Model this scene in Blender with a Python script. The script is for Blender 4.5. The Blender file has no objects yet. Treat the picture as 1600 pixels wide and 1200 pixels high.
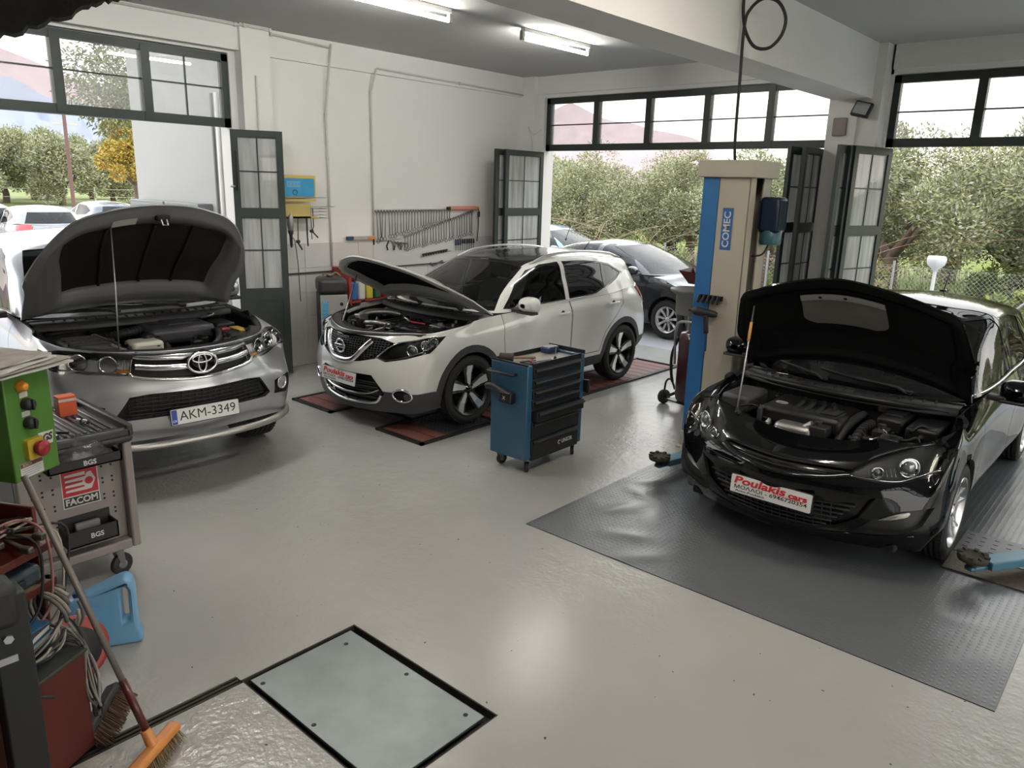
import bpy, bmesh, math, random
from math import sin, cos, pi, radians, sqrt, atan2
from mathutils import Vector, Matrix
from mathutils.bvhtree import BVHTree
import numpy as np

SC = bpy.context.scene
COL = SC.collection
# ------------------------------------------------------------------ camera
def setup_camera():
    f_px, yaw, pitch, roll = 1186.3, radians(41.193), radians(14.608), radians(1.6217)
    fw = Vector((-sin(yaw) * cos(pitch), cos(yaw) * cos(pitch), -sin(pitch)))
    r = Vector((cos(yaw), sin(yaw), 0)); u = r.cross(fw)
    r2 = cos(roll) * r + sin(roll) * u; u2 = -sin(roll) * r + cos(roll) * u
    cd = bpy.data.cameras.new('camera'); co = bpy.data.objects.new('camera', cd); COL.objects.link(co)
    cd.sensor_fit = 'HORIZONTAL'; cd.sensor_width = 36.0; cd.lens = f_px / 1600 * 36.0
    cd.clip_start = 0.05; cd.clip_end = 3000
    m = Matrix((r2, u2, -fw)).transposed().to_4x4(); m.translation = (0, 0, 2.33)
    co.matrix_world = m
    SC.camera = co
setup_camera()

# ------------------------------------------------------------------ sky and exposure
def setup_world():
    w = bpy.data.worlds.new('overcast_sky'); SC.world = w; w.use_nodes = True
    nt = w.node_tree; nt.nodes.clear()
    out = nt.nodes.new('ShaderNodeOutputWorld'); bg = nt.nodes.new('ShaderNodeBackground')
    tc = nt.nodes.new('ShaderNodeTexCoord'); sx = nt.nodes.new('ShaderNodeSeparateXYZ')
    rp = nt.nodes.new('ShaderNodeValToRGB')
    e = rp.color_ramp.elements
    e[0].position = 0.0; e[0].color = (1.0, .90, .82, 1)
    e[1].position = 0.30; e[1].color = (.97, .97, .93, 1)
    k = e.new(1.0); k.color = (.84, .92, 1.0, 1)
    nt.links.new(tc.outputs['Generated'], sx.inputs[0]); nt.links.new(sx.outputs['Z'], rp.inputs[0])
    nt.links.new(rp.outputs[0], bg.inputs[0]); bg.inputs[1].default_value = 1.5
    nt.links.new(bg.outputs[0], out.inputs[0])
setup_world()
SC.view_settings.view_transform = 'Standard'
SC.view_settings.look = 'None'
SC.view_settings.gamma = 1.0
SC.view_settings.use_curve_mapping = False
SC.view_settings.exposure = 1.25
SC.cycles.use_denoising = True
SC.cycles.max_bounces = 8
SC.cycles.diffuse_bounces = 4
SC.cycles.glossy_bounces = 4
SC.cycles.transparent_max_bounces = 16
SC.cycles.caustics_reflective = False
SC.cycles.caustics_refractive = False
SC.cycles.sample_clamp_indirect = 6.0
TUBE_POWER = 52.0

# ------------------------------------------------------------------ materials
MATS = {}
def mat(name, col=(), rough=.5, metal=0., coat=0., spec=.5, noise=None, bump=None, emit=None, coat_rough=.03):
    """noise=(scale, amount) varies the colour; bump=(scale, strength)"""
    if name in MATS: return MATS[name]
    m = bpy.data.materials.new(name); m.use_nodes = True; nt = m.node_tree
    b = nt.nodes['Principled BSDF']
    b.inputs['Base Color'].default_value = (*col, 1); b.inputs['Roughness'].default_value = rough
    b.inputs['Metallic'].default_value = metal; b.inputs['Coat Weight'].default_value = coat
    b.inputs['Coat Roughness'].default_value = coat_rough
    b.inputs['Specular IOR Level'].default_value = spec
    m.diffuse_color = (*col, 1)
    if emit:
        b.inputs['Emission Color'].default_value = (*emit[0], 1); b.inputs['Emission Strength'].default_value = emit[1]
    if noise or bump:
        tc = nt.nodes.new('ShaderNodeTexCoord')
    if noise:
        n = nt.nodes.new('ShaderNodeTexNoise'); n.inputs['Scale'].default_value = noise[0]; n.inputs['Detail'].default_value = 6
        mx = nt.nodes.new('ShaderNodeMix'); mx.data_type = 'RGBA'
        a = noise[1]
        mx.inputs[6].default_value = (*[max(0, c * (1 - a)) for c in col], 1); mx.inputs[7].default_value = (*[min(1, c * (1 + a)) for c in col], 1)
        nt.links.new(tc.outputs['Object'], n.inputs['Vector']); nt.links.new(n.outputs[0], mx.inputs[0])
        nt.links.new(mx.outputs[2], b.inputs['Base Color'])
    if bump:
        n = nt.nodes.new('ShaderNodeTexNoise'); n.inputs['Scale'].default_value = bump[0]; n.inputs['Detail'].default_value = 3
        bp = nt.nodes.new('ShaderNodeBump'); bp.inputs['Strength'].default_value = bump[1]; bp.inputs['Distance'].default_value = .01
        nt.links.new(tc.outputs['Object'], n.inputs['Vector']); nt.links.new(n.outputs[0], bp.inputs['Height'])
        nt.links.new(bp.outputs[0], b.inputs['Normal'])
    MATS[name] = m
    return m

def glass(name, tint=(.9, .93, .92), ior=1.45, haze=0., haze_col=(.8, .82, .82), rough=.0, streak=False):
    """thin sheet glass: clear transmission with a Fresnel reflection, optionally a film of dust or pale haze"""
    if name in MATS: return MATS[name]
    m = bpy.data.materials.new(name); m.use_nodes = True; nt = m.node_tree; nt.nodes.clear()
    out = nt.nodes.new('ShaderNodeOutputMaterial'); tr = nt.nodes.new('ShaderNodeBsdfTransparent'); gl = nt.nodes.new('ShaderNodeBsdfGlossy')
    fr = nt.nodes.new('ShaderNodeFresnel'); mx = nt.nodes.new('ShaderNodeMixShader')
    fr.inputs[0].default_value = ior; tr.inputs[0].default_value = (*tint, 1); gl.inputs['Roughness'].default_value = rough
    nt.links.new(fr.outputs[0], mx.inputs[0])
    src = tr
    if haze > 0:
        df = nt.nodes.new('ShaderNodeBsdfDiffuse'); df.inputs[0].default_value = (*haze_col, 1)
        tl = nt.nodes.new('ShaderNodeBsdfTranslucent'); tl.inputs[0].default_value = (*haze_col, 1)
        m0 = nt.nodes.new('ShaderNodeMixShader'); m0.inputs[0].default_value = .5
        nt.links.new(df.outputs[0], m0.inputs[1]); nt.links.new(tl.outputs[0], m0.inputs[2])
        m2 = nt.nodes.new('ShaderNodeMixShader')
        tc = nt.nodes.new('ShaderNodeTexCoord'); n = nt.nodes.new('ShaderNodeTexNoise'); n.inputs['Scale'].default_value = 4; n.inputs['Detail'].default_value = 5
        mr = nt.nodes.new('ShaderNodeMapRange'); mr.inputs[1].default_value = .3; mr.inputs[2].default_value = .7
        mr.inputs[3].default_value = haze * .7; mr.inputs[4].default_value = haze * 1.3
        if streak:
            mp = nt.nodes.new('ShaderNodeMapping'); mp.inputs['Scale'].default_value = (3.5, 3.5, .25); nt.links.new(tc.outputs['Object'], mp.inputs[0]); nt.links.new(mp.outputs[0], n.inputs[0])
        else: nt.links.new(tc.outputs['Object'], n.inputs[0])
        nt.links.new(n.outputs[0], mr.inputs[0]); nt.links.new(mr.outputs[0], m2.inputs[0])
        nt.links.new(tr.outputs[0], m2.inputs[1]); nt.links.new(m0.outputs[0], m2.inputs[2]); src = m2
    nt.links.new(src.outputs[0], mx.inputs[1]); nt.links.new(gl.outputs[0], mx.inputs[2])
    nt.links.new(mx.outputs[0], out.inputs[0])
    MATS[name] = m
    return m

# ------------------------------------------------------------------ objects
def link(name, me, parent=None, loc=None, rot=None):
    o = bpy.data.objects.new(name, me); COL.objects.link(o)
    if parent is not None: o.parent = parent
    if loc is not None: o.location = loc
    if rot is not None: o.rotation_euler = rot
    return o
def tag(o, label, cat, group=None):
    o['label'] = label; o['category'] = cat
    if group: o['group'] = group
    return o
def thing(name, label, cat, loc=(0, 0, 0), rz=0, group=None):
    o = link(name, None, None, loc, (0, 0, rz)); o.empty_display_size = .1
    return tag(o, label, cat, group)
def struct(o):
    o['kind'] = 'structure'; return o
def dup(root, loc=None, rot=None, label=None):
    r = root.copy(); COL.objects.link(r)
    if loc is not None: r.location = loc
    if rot is not None: r.rotation_euler = rot
    if label: r['label'] = label
    for ch in list(root.children):
        c = ch.copy(); COL.objects.link(c); c.parent = r
        for g in list(ch.children):
            d = g.copy(); COL.objects.link(d); d.parent = c
    return r

class MB:
    """collects shapes into one mesh; each shape may have its own material"""
    def __init__(s): s.v = []; s.f = []; s.m = []; s.mats = []; s.sm = []
    def mi(s, m):
        if m not in s.mats: s.mats.append(m)
        return s.mats.index(m)
    def add(s, vs, fs, m, smooth=False, M=None):
        o = len(s.v); i = s.mi(m)
        if M is not None: vs = [M @ Vector(v) for v in vs]
        s.v += [tuple(v) for v in vs]
        for f in fs: s.f.append(tuple(o + k for k in f)); s.m.append(i); s.sm.append(smooth)
        return s
    def box(s, a, b, m, M=None):
        x0, y0, z0 = [min(p, q) for p, q in zip(a, b)]; x1, y1, z1 = [max(p, q) for p, q in zip(a, b)]
        vs = [(x0, y0, z0), (x1, y0, z0), (x1, y1, z0), (x0, y1, z0), (x0, y0, z1), (x1, y0, z1), (x1, y1, z1), (x0, y1, z1)]
        return s.add(vs, [(3, 2, 1, 0), (4, 5, 6, 7), (0, 1, 5, 4), (1, 2, 6, 5), (2, 3, 7, 6), (3, 0, 4, 7)], m, False, M)
    def rbox(s, a, b, m, r=.01, seg=2, M=None):
        """box with rounded edges"""
        bm = bmesh.new(); x0, y0, z0 = a; x1, y1, z1 = b
        bmesh.ops.create_cube(bm, size=1)
        for v in bm.verts: v.co = Vector((x0 + (v.co.x + .5) * (x1 - x0), y0 + (v.co.y + .5) * (y1 - y0), z0 + (v.co.z + .5) * (z1 - z0)))
        r = min(r, .49 * min(abs(x1 - x0), abs(y1 - y0), abs(z1 - z0)))
        bmesh.ops.bevel(bm, geom=bm.edges[:], offset=r, segments=seg, affect='EDGES', profile=.5)
        bm.verts.index_update(); bm.normal_update()
        vs = [v.co.copy() for v in bm.verts]; k = len(s.f)
        s.add(vs, [[v.index for v in f.verts] for f in bm.faces], m, True, M)
        for i, f in enumerate(bm.faces):
            if max(abs(c) for c in f.normal) > .999: s.sm[k + i] = False
        bm.free()
        return s
    def prism(s, poly, z0, z1, m, M=None, smooth=False):
        n = len(poly); vs = [(x, y, z0) for x, y in poly] + [(x, y, z1) for x, y in poly]
        fs = [tuple(range(n - 1, -1, -1)), tuple(range(n, 2 * n))] + [(i, (i + 1) % n, n + (i + 1) % n, n + i) for i in range(n)]
        return s.add(vs, fs, m, smooth, M)
    def cyl(s, p, q, r, m, n=16, r2=None, caps=True, smooth=True):
        p, q = Vector(p), Vector(q); d = (q - p).normalized(); a = d.orthogonal().normalized(); b = d.cross(a)
        r2 = r if r2 is None else r2
        vs = [p + r * (cos(2 * pi * i / n) * a + sin(2 * pi * i / n) * b) for i in range(n)] + [q + r2 * (cos(2 * pi * i / n) * a + sin(2 * pi * i / n) * b) for i in range(n)]
        s.add(vs, [(i, (i + 1) % n, n + (i + 1) % n, n + i) for i in range(n)], m, smooth)
        if caps: s.add(vs, [tuple(range(n - 1, -1, -1)), tuple(range(n, 2 * n))], m, False)
        return s
    def tube(s, pts, r, m, n=6, closed=False, taper=None):
        pts = [Vector(p) for p in pts]; N = len(pts); vs = []; fs = []
        prev = None
        for i, p in enumerate(pts):
            t = (pts[(i + 1) % N] - pts[i - 1]) if closed else (pts[min(i + 1, N - 1)] - pts[max(i - 1, 0)])
            if t.length < 1e-9: t = Vector((0, 0, 1))
            t.normalize()
            a = t.orthogonal().normalized() if prev is None else (prev - prev.dot(t) * t)
            if a.length < 1e-6: a = t.orthogonal()
            a.normalize(); prev = a; b = t.cross(a)
            rr = r if taper is None else r * (1 + (taper - 1) * i / max(1, N - 1))
            vs += [p + rr * (cos(2 * pi * k / n) * a + sin(2 * pi * k / n) * b) for k in range(n)]
        for i in range(N if closed else N - 1):
            j = (i + 1) % N
            fs += [(i * n + k, i * n + (k + 1) % n, j * n + (k + 1) % n, j * n + k) for k in range(n)]
        if not closed: fs += [tuple(range(n - 1, -1, -1)), tuple(range((N - 1) * n, N * n))]
        return s.add(vs, fs, m, True)
    def lathe(s, prof, m, o=(0, 0, 0), ax=(0, 0, 1), n=24, smooth=True, caps=True):
        """prof: (radius, height) along ax from o"""
        o = Vector(o); d = Vector(ax).normalized(); a = d.orthogonal().normalized(); b = d.cross(a)
        vs = []; N = len(prof)
        for r, h in prof: vs += [o + d * h + r * (cos(2 * pi * i / n) * a + sin(2 * pi * i / n) * b) for i in range(n)]
        fs = [(i * n + k, i * n + (k + 1) % n, (i + 1) * n + (k + 1) % n, (i + 1) * n + k) for i in range(N - 1) for k in range(n)]
        s.add(vs, fs, m, smooth)
        if caps:
            if prof[0][0] > 1e-6: s.add(vs[:n], [tuple(range(n - 1, -1, -1))], m)
            if prof[-1][0] > 1e-6: s.add(vs[-n:], [tuple(range(n))], m)
        return s
    def grid(s, P, m, smooth=True, closed_u=False):
        R, C = len(P), len(P[0]); vs = [p for row in P for p in row]
        fs = [(i * C + j, i * C + (j + 1) % C, (i + 1) * C + (j + 1) % C, (i + 1) * C + j) for i in range(R - 1) for j in range(C if closed_u else C - 1)]
        return s.add(vs, fs, m, smooth)
    def text(s, body, M, size, m, depth=.0008, align='CENTER', shear=0., bold=0., space=1.0, width=None):
        """flat lettering in the XY plane of M"""
        cu = bpy.data.curves.new('t', 'FONT'); cu.body = body; cu.size = size; cu.align_x = align; cu.align_y = 'CENTER'
        cu.extrude = depth; cu.shear = shear; cu.offset = bold; cu.resolution_u = 3; cu.space_character = space
        ob = bpy.data.objects.new('t', cu); COL.objects.link(ob)
        me = bpy.data.meshes.new_from_object(ob.evaluated_get(bpy.context.evaluated_depsgraph_get()))
        vs = [v.co.copy() for v in me.vertices]
        if width and vs:
            w0 = max(v.x for v in vs) - min(v.x for v in vs)
            for v in vs: v.x *= width / w0
        s.add(vs, [tuple(p.vertices) for p in me.polygons], m, False, M)
        bpy.data.objects.remove(ob); bpy.data.curves.remove(cu); bpy.data.meshes.remove(me)
        return s
    def mesh(s, name):
        me = bpy.data.meshes.new(name); me.from_pydata(s.v, [], s.f)
        for m in s.mats: me.materials.append(m)
        me.polygons.foreach_set('material_index', s.m); me.polygons.foreach_set('use_smooth', s.sm)
        me.update(); return me
    def build(s, name, parent=None, loc=None, rot=None):
        o = link(name, s.mesh(name), parent, loc, rot)
        return o

def frame(o, x, y):
    """matrix with origin o, x axis x, y axis y"""
    x = Vector(x).normalized(); y = Vector(y); z = x.cross(y).normalized(); y = z.cross(x)
    M = Matrix((x, y, z)).transposed().to_4x4(); M.translation = o
    return M
def catmull(pts, k=6, closed=False):
    pts = [Vector(p) for p in pts]; n = len(pts); out = []
    for i in range(n if closed else n - 1):
        p0 = pts[i - 1] if (closed or i > 0) else 2 * pts[0] - pts[1]
        p1, p2 = pts[i], pts[(i + 1) % n]
        p3 = pts[(i + 2) % n] if (closed or i + 2 < n) else 2 * p2 - p1
        for j in range(k):
            t = j / k
            out.append(.5 * ((2 * p1) + (p2 - p0) * t + (2 * p0 - 5 * p1 + 4 * p2 - p3) * t * t + (3 * p1 - p0 - 3 * p2 + p3) * t ** 3))
    if not closed: out.append(pts[-1])
    return out
def rrect(w, h, r, n=4):
    """rounded rectangle outline centred on the origin"""
    out = []
    for cx, cy, a0 in ((w / 2 - r, h / 2 - r, 0), (-w / 2 + r, h / 2 - r, 90), (-w / 2 + r, -h / 2 + r, 180), (w / 2 - r, -h / 2 + r, 270)):
        for i in range(n + 1):
            a = radians(a0 + 90 * i / n); out.append((cx + r * cos(a), cy + r * sin(a)))
    return out
# ------------------------------------------------------------------ car materials
M_WHITE = mat('pearl_white_paint', (.74, .735, .70), .35, 0, 1.0)
M_SILVER = mat('silver_metallic_paint', (.50, .51, .53), .32, .75, 1.0)
M_BLACKP = mat('black_paint', (.003, .0035, .004), .4, 0, .85, .0)
M_TRIM = mat('black_plastic_trim', (.018, .018, .019), .55)
M_GREYTRIM = mat('grey_plastic_trim', (.045, .045, .047), .6)
M_GLOSSBK = mat('gloss_black', (.008, .008, .009), .12)
M_CHROME = mat('chrome', (.82, .82, .83), .12, 1.)
M_DKCHROME = mat('brushed_aluminium', (.55, .55, .56), .3, 1.)
M_TYRE = mat('tyre_rubber', (.018, .018, .018), .75, bump=(60, .1))
M_ALLOY = mat('alloy_wheel_silver', (.62, .62, .63), .28, .9)
M_DARK = mat('dark_void', (.01, .01, .011), .8)
M_BAY = mat('engine_bay_dark_metal', (.012, .012, .013), .55, .3)
M_PLAST = mat('engine_plastic', (.011, .011, .012), .42, spec=.35, noise=(14, .3))
M_RUBBER = mat('black_hose_rubber', (.015, .015, .016), .6)
M_ALU = mat('cast_aluminium', (.42, .41, .39), .42, .85, noise=(20, .25))
M_STEEL = mat('bare_steel', (.5, .5, .5), .35, .9)
M_LENS = glass('clear_lamp_lens', (.95, .96, .96), 1.5)
M_CARGLASS = glass('car_window_glass', (.62, .68, .66), 1.52)
M_DKGLASS = glass('privacy_glass', (.10, .11, .11), 1.52)
M_SEAT = mat('dark_seat_fabric', (.02, .02, .022), .9)
M_DASH = mat('dashboard_plastic', (.022, .022, .024), .6)
M_PLATE = mat('number_plate_white', (.80, .80, .78), .4)
M_RED_INK = mat('red_lettering', (.62, .02, .03), .5)
M_BLACK_INK = mat('black_lettering', (.02, .02, .022), .5)
M_REDLENS = mat('red_tail_lamp', (.45, .01, .015), .15, coat=1.)
M_AMBER = mat('amber_plastic', (.75, .30, .03), .3)

# ------------------------------------------------------------------ the workshop shell
XL, YF, ZC = -8.40, 9.72, 3.98
XR, YB = 4.2, -3.4
def wall_mat(name, col, mottle=.04, scale=1.6):
    m = mat(name, col, .85, 0, 0, .3)
    nt = m.node_tree; b = nt.nodes['Principled BSDF']
    tc = nt.nodes.new('ShaderNodeTexCoord'); n = nt.nodes.new('ShaderNodeTexNoise'); n.inputs['Scale'].default_value = scale; n.inputs['Detail'].default_value = 8
    n2 = nt.nodes.new('ShaderNodeTexNoise'); n2.inputs['Scale'].default_value = 55; n2.inputs['Detail'].default_value = 4
    mx = nt.nodes.new('ShaderNodeMix'); mx.data_type = 'RGBA'; mx.inputs[6].default_value = (*[c * (1 - mottle) for c in col], 1); mx.inputs[7].default_value = (*[min(.95, c * (1 + mottle)) for c in col], 1)
    bp = nt.nodes.new('ShaderNodeBump'); bp.inputs['Strength'].default_value = .12; bp.inputs['Distance'].default_value = .01
    nt.links.new(tc.outputs['Object'], n.inputs[0]); nt.links.new(tc.outputs['Object'], n2.inputs[0]); nt.links.new(n.outputs[0], mx.inputs[0]); nt.links.new(mx.outputs[2], b.inputs['Base Color'])
    nt.links.new(n2.outputs[0], bp.inputs['Height']); nt.links.new(bp.outputs[0], b.inputs['Normal'])
    return m
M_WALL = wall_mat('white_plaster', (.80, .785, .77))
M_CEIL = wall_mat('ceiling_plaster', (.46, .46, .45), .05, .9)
M_TILE = mat('wall_tile', (.60, .595, .58), .35, noise=(3, .07))
M_FRAME = mat('dark_green_metal', (.030, .040, .035), .42, .2, noise=(8, .15))
M_WINGLASS = glass('window_pane_glass', (.94, .95, .95), 1.5, .16, (.85, .82, .82))
M_DOORGLASS = glass('hazy_door_glass', (.88, .90, .90), 1.5, .82, (.92, .94, .94), 0, True)  # strong pale haze in vertical streaks across the panes

def floor_mat():
    m = mat('painted_concrete', (.40, .385, .355), .22, 0, 0, .5); nt = m.node_tree; b = nt.nodes['Principled BSDF']
    tc = nt.nodes.new('ShaderNodeTexCoord')
    def noise(s, d=4, dist=0.):
        n = nt.nodes.new('ShaderNodeTexNoise'); n.inputs['Scale'].default_value = s; n.inputs['Detail'].default_value = d; n.inputs['Distortion'].default_value = dist; nt.links.new(tc.outputs['Object'], n.inputs[0]); return n
    a = noise(.7, 3); rp = nt.nodes.new('ShaderNodeValToRGB'); e = rp.color_ramp.elements
    e[0].position = .3; e[0].color = (.355, .35, .335, 1); e[1].position = .7; e[1].color = (.42, .412, .39, 1)
    nt.links.new(a.outputs[0], rp.inputs[0])
    # scattered dark specks and chips in the paint
    v = noise(26, 1); mr = nt.nodes.new('ShaderNodeMapRange'); mr.inputs[1].default_value = .775; mr.inputs[2].default_value = .80; mr.inputs[3].default_value = 1; mr.inputs[4].default_value = 0; nt.links.new(v.outputs[0], mr.inputs[0])
    mx0 = mr
    mx = nt.nodes.new('ShaderNodeMix'); mx.data_type = 'RGBA'; mx.inputs[6].default_value = (.09, .085, .08, 1); nt.links.new(mx0.outputs[0], mx.inputs[0]); nt.links.new(rp.outputs[0], mx.inputs[7]); nt.links.new(mx.outputs[2], b.inputs['Base Color'])
    # trowelled, orange-peel paint film
    h1 = noise(38, 2); h2 = noise(9, 3); pat = noise(.55, 1)
    ad = nt.nodes.new('ShaderNodeMath'); ad.operation = 'MULTIPLY_ADD'; ad.inputs[1].default_value = .35; nt.links.new(h1.outputs[0], ad.inputs[0]); nt.links.new(h2.outputs[0], ad.inputs[2])
    bs = nt.nodes.new('ShaderNodeMapRange'); bs.inputs[1].default_value = .4; bs.inputs[2].default_value = .62; bs.inputs[3].default_value = .08; bs.inputs[4].default_value = .55; nt.links.new(pat.outputs[0], bs.inputs[0])
    bp = nt.nodes.new('ShaderNodeBump'); bp.inputs['Distance'].default_value = .016; nt.links.new(bs.outputs[0], bp.inputs['Strength']); nt.links.new(ad.outputs[0], bp.inputs['Height']); nt.links.new(bp.outputs[0], b.inputs['Normal'])
    rr = noise(1.7, 2); rm = nt.nodes.new('ShaderNodeMapRange'); rm.inputs[3].default_value = .215; rm.inputs[4].default_value = .265; nt.links.new(rr.outputs[0], rm.inputs[0]); nt.links.new(rm.outputs[0], b.inputs['Roughness'])
    return m
M_FLOOR = floor_mat()

def shell():
    # floor with a sunk pit for the hatch and the drain line
    HX0, HX1, HY0, HY1 = -3.03, -1.965, 1.545, 2.215
    DX0, DX1 = -3.075, -3.005
    b = MB(); d = .06; t = -.30
    def slab(x0, x1, y0, y1, top=0): b.box((x0, y0, t), (x1, y1, top), M_FLOOR)
    slab(XL - .3, XR, HY1, YF + .3); slab(XL - .3, HX0, HY0, HY1); slab(HX1, XR, HY0, HY1)
    slab(HX1, XR, YB, HY0); slab(DX1, HX1, YB, HY0); slab(XL - .3, DX0, YB, HY0)
    b.box((HX0, HY0, t), (HX1, HY1, -d), M_FLOOR); b.box((DX0, YB, t), (DX1, HY0, -d), M_FLOOR)
    b.box((DX0, HY0 - .02, t), (HX0, HY0 + .0, -d), M_FLOOR)
    struct(b.build('floor'))
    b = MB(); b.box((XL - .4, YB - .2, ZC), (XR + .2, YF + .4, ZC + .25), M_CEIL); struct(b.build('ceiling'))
    # left wall with its doorway
    b = MB(); w = .26; dz = 3.67
    b.box((XL - w, 4.66, 0), (XL, YF + w, ZC), M_WALL); b.box((XL - w, YB, 0), (XL, .30, ZC), M_WALL); b.box((XL - w, .30, dz), (XL, 4.66, ZC), M_WALL)
    b.box((XL, .1, 3.70), (XL + .10, 4.74, ZC), M_WALL)                                   # lintel beam over the doorway
    b.box((XL, 4.74, 0), (XL + .14, 5.10, ZC), M_WALL)                                   # pier beside it
    b.box((XL, 5.10, 3.69), (XL + .05, YF, ZC), M_WALL)                                  # ring beam
    wl = struct(b.build('wall_left'))
    # tiled dado: three courses of large tiles, each tile on its own
    y = 5.12; tw, th = .418, .312; k = 0
    tm = MB().rbox((0, .0025, .0025), (.010, tw - .0025, th - .0025), M_TILE, .002, 1).mesh('tile')
    while y < YF - .2:
        for r in range(5): link('tile', tm, wl, (XL, y, r * th)) 
        y += tw
    b = MB(); b.box((XL + .004, 5.12, 1.178), (XL + .030, YF, 1.198), mat('grey_dado_strip', (.05, .05, .05), .5)); struct(b.build('trim_1'))
    # far wall with two openings
    b = MB()
    b.box((XL - w, YF, 0), (-7.99, YF + w, ZC), M_WALL); b.box((-3.50, YF, 0), (-2.90, YF + w, ZC), M_WALL); b.box((-7.99, YF, dz), (XR, YF + w, ZC), M_WALL)
    b.box((XL, YF - .05, 3.72), (-3.5, YF, ZC), M_WALL); b.box((-2.9, YF - .05, 3.72), (XR, YF, ZC), M_WALL)
    b.box((XL, YF - .12, 0), (-8.10, YF, ZC), M_WALL)
    b.box((2.6, YF, 0), (XR, YF + w, ZC), M_WALL)
    struct(b.build('wall_far'))
    b = MB(); b.box((-3.50, YF - .22, 0), (-2.93, YF, ZC), M_WALL); b.box((-3.3, YF - .24, 0), (-3.16, YF - .22, 3.4), M_WALL); struct(b.build('pillar'))
    b = MB(); b.box((-3.46, YB, 3.40), (-3.03, YF, ZC), M_WALL); struct(b.build('ceiling_beam'))
    b = MB(); b.box((XR, YB, 0), (XR + .2, .4, ZC), M_WALL); b.box((XR, 4.7, 0), (XR + .2, 5.2, ZC), M_WALL); b.box((XR, 9.3, 0), (XR + .2, YF + w, ZC), M_WALL); b.box((XR, .4, dz), (XR + .2, 9.3, ZC), M_WALL); struct(b.build('wall_right'))
    b = MB(); b.box((XL - w, YB - .2, 0), (XR + .2, YB, ZC), mat('dark_back_wall', (.10, .095, .09), .8)); struct(b.build('wall_back'))
shell()

def transom(name, a, along, L, z0, z1, mull, bars, fr=.075, d=.09, vbar=()):
    """row of fixed panes: a = start point, along = unit direction"""
    M = frame(a, along, (0, 0, 1)); root = struct(link(name, None))   # local x along, y up, z out of the wall
    def P(nm, x0, x1, y0, y1, dz0, dz1, m):
        b = MB(); b.box((x0, y0, dz0), (x1, y1, dz1), m, M); o = b.build(nm, root); return o
    P('frame_rail', 0, L, z0, z0 + fr * 1.25, -d, 0, M_FRAME); P('frame_rail', 0, L, z1 - fr, z1, -d, 0, M_FRAME)
    P('frame_stile', 0, fr, z0, z1, -d, 0, M_FRAME); P('frame_stile', L - fr, L, z0, z1, -d, 0, M_FRAME)
    xs = [fr * .6] + list(mull) + [L - fr * .6]
    for x in mull: P('mullion', x - .045, x + .045, z0 + .02, z1 - .02, -d, .008, M_FRAME)
    for i in range(len(xs) - 1):
        P('pane', xs[i], xs[i + 1], z0 + fr, z1 - fr, -d * .55, -d * .5, M_WINGLASS)
        P('glazing_bar', xs[i], xs[i + 1], bars - .008, bars + .008, -d * .62, -d * .40, M_FRAME)
        if i in vbar:
            xm = (xs[i] + xs[i + 1]) / 2; P('glazing_bar', xm - .008, xm + .008, z0 + fr, z1 - fr, -d * .62, -d * .40, M_FRAME)
    return root
transom('window_1', (XL - .02, .30, 0), (0, 1, 0), 4.36, 2.885, 3.655, [.62, 1.55, 2.61, 3.45], 3.30, vbar=(4,))
transom('window_2', (-7.99, YF + .06, 0), (1, 0, 0), 4.49, 2.885, 3.66, [.95, 1.855, 2.767, 3.655], 3.27)
transom('window_4', (XR + .06, 4.7, 0), (0, -1, 0), 4.3, 2.885, 3.66, [.9, 1.75, 2.6, 3.45], 3.27)
transom('window_5', (XR + .06, 9.3, 0), (0, -1, 0), 4.1, 2.885, 3.66, [.85, 1.65, 2.45, 3.25], 3.27)
transom('window_3', (-2.90, YF + .06, 0), (1, 0, 0), 5.5, 2.885, 3.66, [.90, 1.80, 2.70, 3.60, 4.5], 3.27)

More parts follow.
